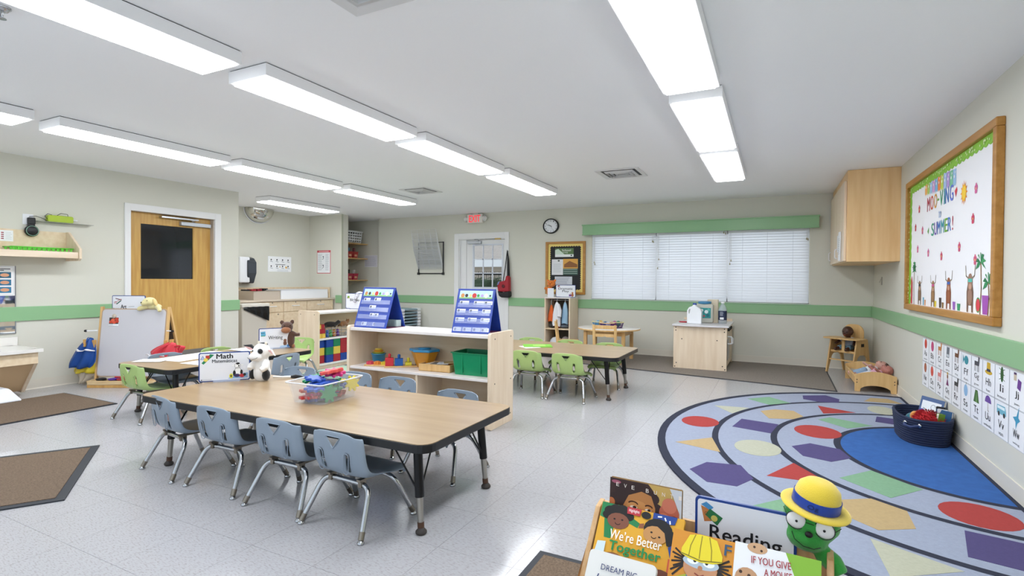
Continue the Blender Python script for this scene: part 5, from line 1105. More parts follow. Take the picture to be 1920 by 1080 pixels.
MB().prism(rrect(-.165, .165, -.082, .085, .02, 4), -.075, -.01, 'y').build('housing', mat('exit_housing', 'e8e4dc', .4), ex, bevel=.008)
MB().box(-.06, .06, -.05, -.01, .085, .104).build('canopy', mat('exit_housing', 'e8e4dc'), ex)
text('EXIT', 0, .0, .24, .125, mat('exit_red', 'd8303a', .4, emit=.5), ex, -.0765, bold=.03)
for sx, y in ((-1, -.03), (1, -.06)):
    MB().lathe([(.0, -.02), (.04, -.015), (.055, .0), (.055, .02), (.03, .045)], 18).build('emergency_lamp', mat('lamp_white', 'dedcd8', .25), ex, loc=(sx * .215, y, .0), rot=(PI / 2, 0, -sx * .4))
    MB().tube([(sx * .15, -.04, 0), (sx * .2, -.04, 0)], .012, 8).build('lamp_arm', M_white2, ex)
# notice board
nb = thing('notice_board', 'oak-framed notice board with black backing and yellow border on the back wall', 'board', (-3.235, YB, 1.41))
nw, nh = .365, .455
for q in ((-nw, nw, nh - .04, nh), (-nw, nw, -nh, -nh + .04), (-nw, -nw + .045, -nh + .04, nh - .04), (nw - .045, nw, -nh + .04, nh - .04)): MB().box(q[0], q[1], -.03, 0, q[2], q[3]).build('frame_rail', fr_, nb, bevel=.004)
MB().box(-nw + .03, nw - .03, -.01, 0, -nh + .03, nh - .03).build('border_paper', flat('ead27a'), nb)
b = MB(); pts = []
A_, B2_ = nw - .095, nh - .09
for (p0, p1, k) in (((-A_, -B2_), (A_, -B2_), 12), ((A_, -B2_), (A_, B2_), 20), ((A_, B2_), (-A_, B2_), 12), ((-A_, B2_), (-A_, -B2_), 20)):
    d = Vector((p1[0] - p0[0], p1[1] - p0[1])); nn = Vector((d.y, -d.x)).normalized()
    for i in range(k):
        for j in range(4): t_ = (i + j / 4) / k; o_ = .014 * math.sin(PI * j / 4); pts.append((p0[0] + d.x * t_ + nn.x * o_, p0[1] + d.y * t_ + nn.y * o_))
b.prism(pts, -.012, -.010, 'y').build('black_backing', flat('15171b'), nb)
a = Art(-.0125)
a.rect(-.19, .15, .19, .34, '5c7a4c'); a.rect(-.19, .15, .19, .235, 'e8ecec'); a.poly([(-.19, .235), (-.19, .31), (-.13, .33), (-.06, .27), (-.02, .235)], 'cfe0d0'); a.disc(.11, .215, .016, '3a4a40', .012)
a.rect(-.25, -.04, -.12, .15, 'dfe1e4'); a.disc(-.12, .125, .02, '5a625c', .016); a.lines(-.22, -.07, -.08, .08, 9, 'a8adb4', .004)
a.rect(-.04, .23, -.12, .155, 'd9a24a'); a.poly([(-.02, .06), (.08, .12), (.22, .06), (.22, .01), (-.02, .01)], '8a5a32'); a.rect(-.04, .23, -.12, -.01, '3d5a50')
for i in range(3): a.rect(-.03, .22, -.03 - i * .034, -.022 - i * .034, 'a8b8b0')
a.rect(-.19, .13, -.29, -.15, 'cfd3da'); a.lines(-.17, .11, -.28, -.16, 5, '8f97a6', .008)
a.build(nb, 'notices')
text('School', .02, .305, .16, .034, flat('f2f4f0'), nb, -.0150, bold=.01); text('Family', -.02, .265, .14, .03, flat('e2ece0'), nb, -.0150, bold=.01)
# wire drying rack
wr = thing('drying_rack', 'white wire art drying rack folded up on a black wall frame', 'rack', (-6.045, YB, 0))
b = MB()
for sx in (-.293, .293): b.tube([(sx, -.02, 1.30), (sx, -.02, 1.93)], .012, 8)
b.tube([(-.293, -.02, 1.31), (.293, -.02, 1.31)], .011, 8).tube([(-.293, -.02, 1.92), (.293, -.02, 1.92)], .008, 8)
for sx in (-.293, .293): b.box(sx - .018, sx + .018, -.045, 0, 1.285, 1.33)
b.build('wall_frame', M_black, wr, bevel=.002)
ty0, tz0 = -.04, 1.40; ty1, tz1 = -.40, 2.16
M_wire = mat('white_wire', 'dcdedf', .35)
for k in range(6):
    b = MB(); y0, z0 = -.035, 1.40 + k * .02; y1, z1 = -.20 - k * .016, 2.15 - (5 - k) * .075
    P = lambda u, v: (-.29 + .58 * u, y0 + (y1 - y0) * v, z0 + (z1 - z0) * v)
    b.tube([P(0, 0), P(1, 0), P(1, 1), P(0, 1)], .0035, 5, closed=True)
    for i in range(1, 22): b.tube([P(0, i / 22), P(1, i / 22)], .0028, 4)
    for i in range(1, 4): b.tube([P(i / 4, 0), P(i / 4, 1)], .0026, 4)
    b.build('wire_shelf', M_wire, wr)
# bag on a hook
bg = thing('hanging_bag', 'red and black sling bag hanging from a hook beside the exit door', 'bag', (-4.345, YB, 0))
MB().tube([(0, -.02, 1.72), (0, -.045, 1.72), (0, -.05, 1.74)], .006, 8).build('hook', M_black, bg)
MB().tube([(0, -.035, 1.725), (.02, -.045, 1.55), (.03, -.05, 1.25)], [.006, .02, .028], 8).tube([(-.005, -.035, 1.725), (-.04, -.05, 1.4), (-.08, -.06, 1.12)], .008, 6).build('strap', mat('bag_black', '1a191c', .6), bg)
b = MB().prism([(-.14, .98), (-.16, 1.10), (-.10, 1.17), (.0, 1.18), (.02, 1.28), (.08, 1.26), (.085, .98)], -.15, -.03, 'y').build('red_body', mat('bag_red', 'a11f2c', .55), bg, bevel=.03)
MB().prism([(-.12, .90), (-.15, 1.0), (-.05, .965), (.09, 1.0), (.10, .90), (.06, .875), (-.06, .875)], -.155, -.028, 'y').build('black_base', mat('bag_black', '1a191c'), bg, bevel=.025)
MB().lathe([(.03, 0), (.033, .004), (.02, .006)], 16).build('emblem', mat('bag_dark_red', '5e1820', .5), bg, loc=(-.02, -.151, 1.08), rot=(PI / 2, 0, 0))
MB().prism([(-.15, 1.10), (-.13, 1.16), (-.09, 1.17), (-.12, 1.11)], -.153, -.149, 'y').build('print_panel', flat('7f7fb0'), bg)
# diaper stack against the back wall
for k in range(11):
    o = thing('nap_cot', 'grey-blue stacked cot with white corner, %s in the stack by the back wall' % ('bottom', 'second', 'third', 'fourth', 'fifth', 'sixth', 'seventh', 'eighth', 'ninth', 'tenth', 'top')[k], 'cot', (-6.62, 8.12, k * .058), group='stacked cots by the back wall')
    MB().box(-.40, .40, -.28, .28, .028, .046).build('sheet', mat('cot_blue', '8fa5ae', .6), o)
    MB().box(.26, .42, -.30, -.20, .004, .052).box(.26, .42, .20, .30, .004, .052).box(-.42, -.26, -.30, -.20, .004, .052).box(-.42, -.26, .2, .3, .004, .052).build('corner', M_white2, o, bevel=.008)
    MB().tube([(-.40, -.285, .03), (.40, -.285, .03)], .012, 8).tube([(.405, -.28, .03), (.405, .28, .03)], .012, 8).build('rail', mat('cot_rail', '8aa0ac', .5), o)
# ================================================================ DRESS-UP CUBBY
cx0 = -3.445
cu = thing('dress_up_cubby', 'tall open maple cubby full of hanging dress-up clothes', 'cabinet', (cx0, 8.12, 0))
CW, CD_, CH = .455, .40, .912
for x in (0, CW - .022): MB().box(x, x + .022, 0, CD_, 0, CH - .02).build('side_panel', M_maple, cu, bevel=.003)
MB().box(0, CW, -.002, CD_, CH - .02, CH).build('top_board', M_lamwhite, cu, bevel=.003)
MB().box(.022, CW - .022, .01, CD_, .375, .395).build('shelf_board', M_mapleX, cu); MB().box(.022, CW - .022, .01, CD_, .03, .05).build('shelf_board', M_mapleX, cu)
MB().box(.022, CW - .022, CD_ - .012, CD_ - .004, .0, CH - .02).build('back_panel', mat('dark_back', '5d5348', .7), cu)
MB().tube([(.022, .2, .86), (CW - .022, .2, .86)], .01, 8).build('hanging_rail', M_chrome, cu)
def garment(nm, x, y, z1, z0, w_, c, flare=1.6, sleeve=None):
    o = thing('dress_up_garment', nm, 'clothes', (cx0 + x, 8.12 + y, 0), 0, 'clothes in the dress-up cubby'); n = 10; vs = []
    rows = [(z1, .25), (z1 - .04, .6), (z1 - .12, .9), ((z1 + z0) / 2, 1.1), (z0 + .05, flare), (z0, flare * .95)]
    for i, (z, f) in enumerate(rows):
        for j in range(n): q = 2 * PI * j / n; rr = w_ * f * (1 + .12 * math.sin(3 * q + i)); vs.append((rr * math.cos(q), rr * .55 * math.sin(q), z + .012 * math.sin(2 * q + i) * (i > 2)))
    b = MB().add(vs, [(i * n + j, (i + 1) * n + j, (i + 1) * n + (j + 1) % n, i * n + (j + 1) % n) for i in range(5) for j in range(n)], 0, True)
    if sleeve: b.tube([(w_ * .4, -.01, z1 - .04), (w_ * 1.1, -.05, z1 - .14), (w_ * sleeve, -.08, z1 - .24)], [.03, .04, .035], 8)
    b.build('fabric', mat('cloth_' + c, c, .85), o)
    MB().tube([(0, 0, .87), (.01, 0, .88), (.0, 0, .85), (0, 0, z1)], .003, 5).build('hanger_hook', M_white2, o)
    return o
garment('orange dress-up coat hanging at the left in the cubby', .09, .09, .78, .50, .045, 'd8622a', 1.3)
garment('white dress-up coat hanging in the middle of the cubby', .20, .06, .83, .43, .062, 'e4e5ea', 1.25, 1.2)
garment('pale blue dress-up shirt hanging at the right in the cubby', .33, .1, .83, .47, .05, '9fc2dc', 1.2)
garment('light blue dress-up vest hanging behind the white coat', .30, .2, .80, .42, .05, '6f93b0', 1.4)
garment('dark red dress-up skirt hanging at the far right of the cubby', .39, .16, .72, .41, .03, '6a2430', 1.2)
for i, (x, y, z, sx, sy, sz_, c, nm) in enumerate(((.11, .12, .397, .07, .09, .05, '3a3836', 'black cloth heap on the cubby shelf at the left'), (.20, .1, .397, .06, .07, .06, 'c24a2c', 'rust orange cloth heap on the cubby shelf'), (.32, .12, .397, .07, .08, .04, '5b6470', 'grey cloth heap on the cubby shelf at the right'), (.16, .14, .052, .11, .1, .12, 'd5d8de', 'white folded cloth heap in the bottom of the cubby'), (.33, .14, .052, .08, .1, .13, '8d8484', 'taupe cloth heap in the bottom of the cubby'))):
    o = MB().ell((0, 0, sz_ * .8), (sx, sy, sz_ * .8), 12).build('cloth_heap', mat('cloth_' + c, c, .85), loc=(cx0 + x, 8.12 + y, z)); tag(o, nm, 'clothes', 'folded cloths in the cubby')
# ================================================================ ROUND TABLE AND WOODEN CHAIRS
rt_ = thing('round_table', 'round pale-topped wooden table by the back wall', 'table', (-2.22, 7.72, 0))
MB().lathe([(.0, .465), (.455, .465), (.462, .472), (.462, .484), (.455, .49), (0, .49)], 48).build('tabletop', mat('round_top', 'e2dcd6', .3), rt_)
MB().lathe([(.4635, .468), (.4635, .486)], 48).build('edge_band', M_hon, rt_)
for x in (-.285, .285):
    for y in (-.24, .24): MB().box(x - .024, x + .024, y - .024, y + .024, 0, .465).build('leg', M_hon, rt_, bevel=.005)
for y in (-.24, .24): MB().box(-.27, .27, y - .01, y + .01, .39, .465).build('apron', M_hon, rt_)
for x in (-.285, .285): MB().box(x - .01, x + .01, -.22, .22, .39, .465).build('apron', M_hon, rt_)
def wchair(x, y, rz, lb):
    c = thing('wooden_chair', lb, 'chair', (x, y, 0), rz, 'honey wooden chairs at the round table')
    for sx in (-1, 1):
        MB().prism([(-.15, 0), (-.118, 0), (-.125, .27), (-.165, .585), (-.19, .59), (-.157, .27)], sx * .15 - .018, sx * .15 + .018, 'x').build('rear_leg', M_hon, c, bevel=.006)
        MB().box(sx * .15 - .016, sx * .15 + .016, .12, .152, 0, .27).build('front_leg', M_hon, c, bevel=.005)
        MB().box(sx * .15 - .009, sx * .15 + .009, -.13, .13, .10, .12).build('stretcher', M_hon, c)
    MB().box(-.165, .165, -.14, .165, .27, .288).build('seat', M_hon, c, bevel=.005)
    MB().box(-.135, .135, -.182, -.166, .53, .58).build('top_slat', M_hon, c, bevel=.003); MB().prism([(-.135, .42), (-.03, .42), (0, .43), (.03, .42), (.135, .42), (.135, .46), (-.135, .46)], -.165, -.15, 'y').build('middle_slat', M_hon, c)
    return c
wchair(-2.08, 7.17, D(2), 'honey wooden chair seen from behind at the front of the round table')
wchair(-2.80, 7.50, D(-72), 'honey wooden chair side-on at the left of the round table')
def lattice_basket(x, y, rz, c, lb, rim=None):
    o = thing('plastic_basket', lb, 'basket', (x, y, .4905), rz, 'play baskets on the round table'); m = mat('basket_' + c, c, .4)
    r0, r1, h_ = .062, .08, .08; b = MB()
    loop = lambda r, z: [(r * 1.25 * math.cos(2 * PI * i / 24), r * math.sin(2 * PI * i / 24), z) for i in range(24)]
    b.tube(loop(r1, h_), .006, 6, closed=True).tube(loop(r0 + .012, h_ * .5), .003, 5, closed=True).lathe([(0, 0), (r0, 0), (r0 + .004, .012), (r0 - .003, .012), (0, .004)], 24, sx=1.25)
    for i in range(24):
        q = 2 * PI * i / 24; b.tube([(r0 * 1.25 * math.cos(q), r0 * math.sin(q), .005), (r1 * 1.25 * math.cos(q), r1 * math.sin(q), h_)], .004, 5)
    b.build('lattice', m, o)
    if rim: MB().tube(loop(r1 + .004, h_ + .004), .007, 6, closed=True).build('rim', flat(rim), o)
    return o
lattice_basket(-2.36, 7.68, .2, '2f7fae', 'blue lattice basket with pale yellow rim on the round table', 'd8cf9a')
lattice_basket(-2.19, 7.52, 0, '6a2a78', 'purple lattice basket with tan rim on the round table', 'd9b88a')
lattice_basket(-2.10, 7.72, .4, '4b2766', 'dark purple lattice basket at the back of the round table', 'd8cf9a')
for i, (x, y, c, nm) in enumerate(((-2.38, 7.69, '6fa3c8', 'pale blue'), (-2.33, 7.67, 'c9a24a', 'mustard'), (-2.22, 7.53, '3c5f8a', 'navy'), (-2.17, 7.51, 'b0b8c4', 'grey'), (-2.08, 7.73, '4c8a6a', 'green'), (-2.13, 7.71, 'a0508a', 'plum'))):
    tag(MB().ell((0, 0, .045), (.036, .034, .045), 12).build('play_food', flat(c), loc=(x, y, .507)), nm + ' play food piece in a basket on the round table', 'toy', 'play food in the baskets')
# ================================================================ PLAY STOVE
st = thing('play_stove', 'maple play kitchen unit seen from its end, with grey-white bowed top', 'play kitchen', (-1.23, 7.44, 0))
SW, SD, SH = .68, .98, .585
top_ = [(-.015, .03)] + [(-.015 + (SW + .04) * i / 10, -.03 - .035 * math.sin(PI * i / 10)) for i in range(11)] + [(SW + .025, SD), (-.015, SD)]
MB().prism(top_, SH, SH + .022, 'z').build('countertop', mat('stove_top', 'd9d6da', .3), st, bevel=.003)
ep = MB().box(0, SW, 0, .022, .0, SH).build('end_panel', M_maple, st, bevel=.003)
b = MB(); dots(b, [(.03, SH - .02), (.03, SH - .06), (SW - .03, SH - .02), (SW - .03, SH - .06), (.11, SH * .7), (SW - .12, SH * .7), (.04, .08), (.02, .03), (SW - .05, .07), (SW - .02, .03)], 'y', 0, -1, .008); b.build('bolt_cap', M_screw, ep)
MB().box(0, .022, .022, SD - .02, 0, SH).build('side_panel', M_maple, st); MB().box(0, SW, SD - .02, SD, 0, SH + .06).build('end_panel', M_maple, st)
MB().box(.02, SW - .03, .02, SD - .02, .02, .04).build('base_board', M_maple, st)
MB().box(SW - .022, SW, .022, SD - .02, .50, SH).build('control_panel', M_maple, st)
for i in range(3): MB().lathe([(.022, 0), (.024, .02), (.008, .028)], 14).build('control_knob', M_black, st, loc=(SW, .15 + i * .2, .55), rot=(0, PI / 2, 0))
dr = MB().box(SW - .022, SW - .002, .03, .48, .06, .49).build('oven_door', M_maple, st); MB().box(SW - .003, SW + .002, .09, .42, .14, .42).build('oven_window', mat('smoked_glass', '4a4c50', .1), dr)
MB().tube(bend([(SW, .14, .455), (SW + .05, .14, .455), (SW + .05, .14, .36), (SW, .14, .36)], .012), .008, 8).build('handle', M_white2, dr)
dr = MB().box(SW - .022, SW - .002, .49, SD - .03, .06, .49).build('cupboard_door', M_maple, st); MB().tube(bend([(SW, .56, .40), (SW + .04, .56, .40), (SW + .04, .56, .32), (SW, .56, .32)], .012), .007, 8).build('handle', M_white2, dr)
for y in (.62, .80): MB().box(.36, .62, y - .05, y + .05, SH + .022, SH + .026).build('hot_plate', mat('plate_dark', '3b4046', .4), st)
MB().lathe([(.0, .0), (.06, .0), (.075, .014), (.068, .012), (0, .004)], 20, (.08, .38, SH + .022)).build('red_dish', flat('b8323a'), st)
kz = SH + .0225
mk = thing('milk_jug', 'white plastic milk jug with blue cap on the play stove', 'jug', (-.99, 7.70, kz), D(0))
MB().prism([(p[0], p[1]) for p in [(-.095, 0), (.095, 0), (.097, .16), (.088, .195), (.05, .225), (.02, .245), (.02, .26), (-.02, .26), (-.022, .245), (-.07, .225), (-.095, .18)]], -.06, .06, 'y').build('body', mat('milk_white', 'eceff3', .35), mk, bevel=.022, seg=3)
MB().prism([(-.072, .14), (-.060, .14), (-.05, .2), (-.06, .205), (-.074, .18)], -.062, -.058, 'y').build('handle_opening', mat('handle_gap', 'a5a8a4', .5), mk)
MB().lathe([(.024, .255), (.026, .262), (.026, .28), (.02, .284), (0, .284)], 18).build('cap', mat('cap_blue', '2d4a96', .35), mk)
tbq = thing('snack_tub', 'clear square tub with blue lid and teal label on the play stove', 'tub', (-.88, 7.90, kz), D(0))
MB().prism(rrect(-.12, .12, 0, .27, .03, 4), -.08, .08, 'y').build('body', mat('tub_haze', 'cfcfc4', .25, alpha=.8), tbq, bevel=.02)
MB().lathe([(.085, .268), (.09, .275), (.09, .30), (.08, .306), (0, .306)], 24).build('lid', mat('tub_lid_blue', '3e7fa8', .35), tbq)
a = Art(-.0812); a.rect(-.07, .09, .07, .215, '2f8d8c')
for (x, z, c, s) in ((-.03, .18, 'e8eef0', .02), (.03, .16, 'dfe8ea', .025), (.05, .11, '1d6a78', .022), (-.04, .12, 'e9e0d0', .022), (.06, .19, '57b0a4', .018), (0, .1, 'c9404a', .012)): a.disc(x, z, s, c)
a.build(tbq, 'label')
bx = thing('maple_box', 'tall plain beige box behind the tub on the play stove', 'box', (-.80, 7.97, kz), D(0)); MB().box(-.05, .09, -.03, .10, 0, .33).build('box', mat('beige_box', 'd8cbb2', .5), bx, bevel=.004)
bt = thing('water_bottle', 'clear bottle with dark label standing on the play stove', 'bottle', (-.64, 7.86, kz), D(0))
MB().lathe([(.05, 0), (.056, .01), (.056, .2), (.035, .25), (.02, .27), (.02, .29)], 20).build('body', mat('bottle_clear', 'ccd6de', .08, alpha=.45), bt)
MB().lathe([(.0575, .05), (.0575, .18)], 20).build('label', mat('label_navy', '2a3350', .4), bt); MB().lathe([(.024, .285), (.024, .305), (0, .306)], 14).build('cap', M_white2, bt)
a = Art(-.0585); a.rect(-.03, .02, .06, .09, 'e6e8ea'); a.lines(-.03, .02, .11, .17, 5, 'b8c0cc', .004); a.build(bt, 'label_print')
# ================================================================ HIGH CHAIR, BED, DOLLS
hc = thing('doll_high_chair', 'honey wooden doll high chair in the far right corner', 'high chair', (.89, 8.20, 0), D(-36))
for sx in (-1, 1):
    pts = [(-.22, 0), (-.185, 0), (-.10, .22), (-.06, .25), (.05, .25), (.10, .22), (.17, 0), (.205, 0), (.12, .45), (-.12, .45)]
    MB().prism(pts, sx * .165 - .009, sx * .165 + .009, 'x').build('side_panel', M_hon, hc, bevel=.003)
    MB().box(sx * .176 - .002, sx * .176 + .002, -.03, .03, .36, .40).build('hand_hole', flat('241a10'), hc)
MB().prism([(p[0], p[1]) for p in rrect(-.235, .235, -.24, .05, .09, 5)], .452, .468, 'z').build('tray', M_hon, hc, bevel=.004)
MB().box(-.157, .157, -.12, .12, .27, .285).build('seat', M_hon, hc); MB().box(-.157, .157, -.16, -.135, .17, .185).build('foot_rail', M_hon, hc); MB().box(-.157, .157, -.13, -.11, .275, .30).build('seat_edge', M_hon, hc); MB().box(-.018, .018, -.125, -.11, .29, .452).build('centre_post', M_hon, hc)
MB().prism(rrect(-.13, .13, .28, .64, .10, 5), .10, .118, 'y').build('backrest', M_hon, hc, bevel=.004)
def doll(label, loc, rot, skin, shirt, pants, pose='sit', hair=None, sc=1.):
    d = thing('baby_doll', label, 'doll', loc, rot=rot, group='baby dolls'); d.scale = (sc, sc, sc)
    M_skin = mat('doll_skin_' + skin, skin, .45)
    b = MB().ell((0, 0, .21), (.058, .062, .062)).ell((0, -.02, .19), (.045, .05, .04)).tube([(0, 0, .11), (0, 0, .17)], [.03, .026], 10)
    b.ell((.058, 0, .205), (.008, .014, .016)).ell((-.058, 0, .205), (.008, .014, .016)).ell((0, -.066, .2), (.009, .01, .008))
    b.tube([(.04, 0, .125), (.085, -.02, .10), (.10, -.06, .075)], [.022, .018, .014], 8).tube([(-.04, 0, .125), (-.085, -.02, .10), (-.10, -.06, .075)], [.022, .018, .014], 8).ell((.103, -.068, .07), (.016, .018, .013)).ell((-.103, -.068, .07), (.016, .018, .013))
    legs = [[(.03, 0, .02), (.05, -.07, .03), (.06, -.14, .02)], [(-.03, 0, .02), (-.05, -.07, .03), (-.06, -.14, .02)]] if pose == 'sit' else [[(.025, 0, .02), (.035, 0, -.06), (.04, 0, -.13)], [(-.025, 0, .02), (-.035, 0, -.06), (-.04, 0, -.13)]]
    for l in legs: b.tube(l, [.03, .024, .018], 8); b.ell((l[2][0], l[2][1] - .01, l[2][2]), (.02, .028, .02))
    b.ell((0, 0, .06), (.045, .035, .07)).build('body', M_skin, d, remesh=.0055)
    b = MB().ell((0, 0, .075), (.054, .043, .068)).tube([(.035, 0, .125), (.08, -.018, .102)], [.028, .026], 8).tube([(-.035, 0, .125), (-.08, -.018, .102)], [.028, .026], 8).build('shirt', mat('doll_cloth_' + shirt, shirt, .8), d, remesh=.006)
    b = MB().ell((0, 0, .02), (.052, .044, .038))
    for l in legs: b.tube(l[:2] + [tuple((Vector(l[1]) + Vector(l[2])) / 2)], [.036, .03, .026], 8)
    b.build('trousers', mat('doll_cloth_' + pants, pants, .8), d, remesh=.006)
    MB().ell((.02, -.058, .212), (.007, .004, .006)).ell((-.02, -.058, .212), (.007, .004, .006)).build('eyes', M_ink, d); MB().ell((0, -.067, .178), (.014, .005, .004)).build('mouth', flat('9a4a48'), d)
    if hair: MB().ell((0, .012, .222), (.062, .062, .058)).build('hair', mat('doll_hair_' + hair, hair, .8), d)
    return d
c36, s36 = math.cos(D(-36)), math.sin(D(-36))
doll('dark-skinned baby doll in grey top sitting in the wooden high chair', (.89 + s36 * .0 - .0, 8.20, .315), (.1, 0, D(-36)), '4a2c20', 'b8c0cc', '6a8ca0', 'sit', None, 1.12)
bd = thing('doll_bed', 'honey wooden doll bed with arched ends against the right wall', 'doll bed', (.995, 7.28, 0))
def arch(y): 
    n = 10; top = [(-.19 + .38 * i / n, .185 + .04 * math.sin(PI * i / n)) for i in range(n + 1)]; low = [(.135 - .27 * i / n, .035 + .038 * math.sin(PI * i / n) ** .6) for i in range(n + 1)]
    return MB().prism([(-.19, 0)] + top + [(.19, 0), (.14, 0)] + low + [(-.14, 0)], y, y + .02, 'y')
for y in (-.44, .42):
    e_ = arch(y).build('end_board', M_hon, bd, bevel=.003); b = MB(); dots(b, [(-.17, .13), (-.17, .10), (.17, .13), (.17, .10)], 'y', y, -1, .006); b.build('bolt_cap', M_screw, e_)
for x in (-.19, .172): MB().box(x, x + .018, -.42, .42, .085, .165).build('side_rail', M_hon, bd, bevel=.003)
MB().box(-.172, .172, -.42, .42, .085, .10).build('bed_board', M_hon, bd); MB().box(-.165, .165, -.41, .41, .10, .13).build('mattress', mat('tiny_mattress', 'b9b4b0', .8), bd, bevel=.01)
doll('bald light-skinned baby doll in pink lying nearest in the wooden bed', (.955, 7.10, .155), (D(-74), 0, D(-80)), 'b5766a', 'd9a5bb', 'd4d9e6', 'lie', None, .95)
doll('brown-haired baby doll in white lying beside the bald one in the wooden bed', (.94, 7.32, .16), (D(-72), 0, D(-76)), 'c99a8c', 'dfe2e6', '8fa8c4', 'lie', '5a463c', .98)
# ================================================================ ROPE BASKET with books and toys
rb_ = thing('rope_basket', 'navy coiled rope basket of books and toys against the right wall', 'basket', (1.02, 4.98, .011), D(0))
prof = []
cyc = 11; hh = .19
def bl(f, z):
    pts = []
    for i in range(36):
        q = 2 * PI * i / 36; x, y = math.cos(q), math.sin(q); pts.append((.165 * f * math.copysign(abs(x) ** .8, x), .29 * f * math.copysign(abs(y) ** .8, y), z))
    return pts
for k in range(cyc): MB().tube(bl(.90 + .10 * k / (cyc - 1), .0095 + k * hh / cyc), .0105, 7, closed=True).build('rope_coil', mat('rope_navy', '232c48', .85, bump=.5, bs=300), rb_)
MB().add([(p[0], p[1], z) for z, f in ((.004, .9), (hh, .985)) for p in bl(f, 0)], [(i, (i + 1) % 36, 36 + (i + 1) % 36, 36 + i) for i in range(36)] + [tuple(range(36))]).build('lining', mat('rope_navy_dark', '161b2e', .9), rb_)
MB().tube([(-.140, -.212, .150), (-.155, -.25, .142), (-.125, -.295, .138), (-.072, -.292, .150)], .008, 8).build('handle', mat('rope_light_navy', '39456c', .8), rb_)
for p in ((-.142, -.213, .150), (-.072, -.293, .150)): MB().lathe([(.006, -.004), (.014, -.002), (.014, .002), (.006, .004)], 12).build('eyelet', M_chrome, rb_, loc=p, rot=(0, PI / 2, .85))
def book(label, loc, rot, w_, h_, t_, c, art=None, group=None, words=(), pages=True, name='picture_book', rad=.004):
    o = thing(name, label, 'book', loc, rot=rot, group=group)
    MB().prism(rrect(-w_ / 2, w_ / 2, 0, h_, rad, 3), 0, .0015, 'y').build('front_cover', flat(c), o)
    if pages: MB().box(-w_ / 2 + .002, w_ / 2 - .003, .0015, t_ - .0015, .003, h_ - .003).build('pages', mat('page_edge', 'e6e2d8', .8), o)
    MB().prism(rrect(-w_ / 2, w_ / 2, 0, h_, rad, 3), t_ - .0015, t_, 'y').build('back_cover', flat(c), o)
    if art: a = Art(-.0005); art(a); a.build(o, 'cover_picture')
    for (s, x, z, ww, hh_, cc_, bo, rt2) in words: text(s, x, z, ww, hh_, flat(cc_), o, -.0046, bold=bo, rot=rt2)
    return o
G_ = 'books in the rope basket'
def a_b1(a): a.rect(-.09, .09, .06, .16, 'e8ecf2'); a.poly([(-.08, .02), (-.02, .06), (-.04, .0)], '2f6fd0'); a.line([(-.07, .1), (.08, .06)], .004, '3a3a44'); a.arc(.02, .12, .02, 0, 5, .003, '3a4a60')
book('pale book with blue spine band leaning at the back of the rope basket', (1.09, 5.15, .10), (D(-14), 0, D(-62)), .22, .19, .02, '4f6690', a_b1, G_)
def a_b2(a): a.rect(-.06, .06, .03, .14, 'd8dcd4'); a.arc(0, .08, .028, .5, 5.6, .008, '30343a')
book('pale book with a ring drawing lying low at the left in the rope basket', (.95, 5.08, .06), (D(-50), 0, D(-60)), .15, .15, .014, 'b8bcb4', a_b2, G_)
book('black and white spined book upright in the rope basket', (1.13, 4.96, .06), (0, 0, D(-35)), .06, .20, .014, '1e1e22', None, G_)
book('white thin book upright between the dark ones in the rope basket', (1.135, 4.93, .06), (.05, 0, D(-35)), .06, .19, .012, 'd8dade', None, G_)
book('navy blue book leaning in the rope basket near the wall', (1.115, 4.89, .05), (D(-8), 0, D(-60)), .13, .20, .014, '27527e', None, G_)
book('red-edged thin book at the wall side of the rope basket', (1.125, 4.93, .06), (D(-8), 0, D(-62)), .1, .175, .01, 'a8505a', None, G_)
book('bright green book leaning at the near end of the rope basket', (1.075, 4.80, .05), (D(4), D(8), D(30)), .05, .19, .02, '6f9a34', None, G_)
o = thing('pom_pom', 'red fluffy ball toy in the rope basket', 'toy', (1.035, 4.86, .165)); 
b = MB(); rn = random.Random(3); b.ell((0, 0, 0), (.088, .088, .075), 16)
for i in range(900):
    z = rn.uniform(-1, 1); q = rn.uniform(0, 2 * PI); s = math.sqrt(1 - z * z); d = Vector((s * math.cos(q), s * math.sin(q), z)); t1 = d.orthogonal().normalized() * .004
    b.add([tuple(d * .08 + t1), tuple(d * .08 - t1), tuple(Vector((d.x * .108, d.y * .108, d.z * .094)) + Vector((rn.uniform(-.008, .008), rn.uniform(-.008, .008), 0)))], [(0, 1, 2)])
b.build('pile', mat('red_fluff', 'a81a22', .9), o)
o = plush('orange_beak', 'orange fuzzy toy tuft beside the red ball in the rope basket', (.985, 4.98, .17), 0, [('e', (0, 0, 0), (.04, .045, .04)), ('e', (.0, .03, .01), (.025, .03, .025))], fuzzy('orange_fluff', 'd8913a'), .006)
o = plush('teal_plush', 'teal fuzzy plush at the middle of the rope basket', (.985, 5.06, .13), 0, [('e', (0, 0, 0), (.055, .06, .05)), ('e', (.03, -.02, .03), (.03, .03, .03))], fuzzy('teal_fluff', '1f6a80'), .006)
o = thing('blue_toy_ball', 'glossy blue toy piece behind the teal plush in the rope basket', 'toy', (1.04, 5.08, .17)); MB().ell((0, 0, 0), (.03, .04, .035)).lathe([(.0, .03), (.02, .032), (.01, .045), (0, .046)], 12).build('toy_body', mat('gloss_blue', '1f4fb0', .2), o)
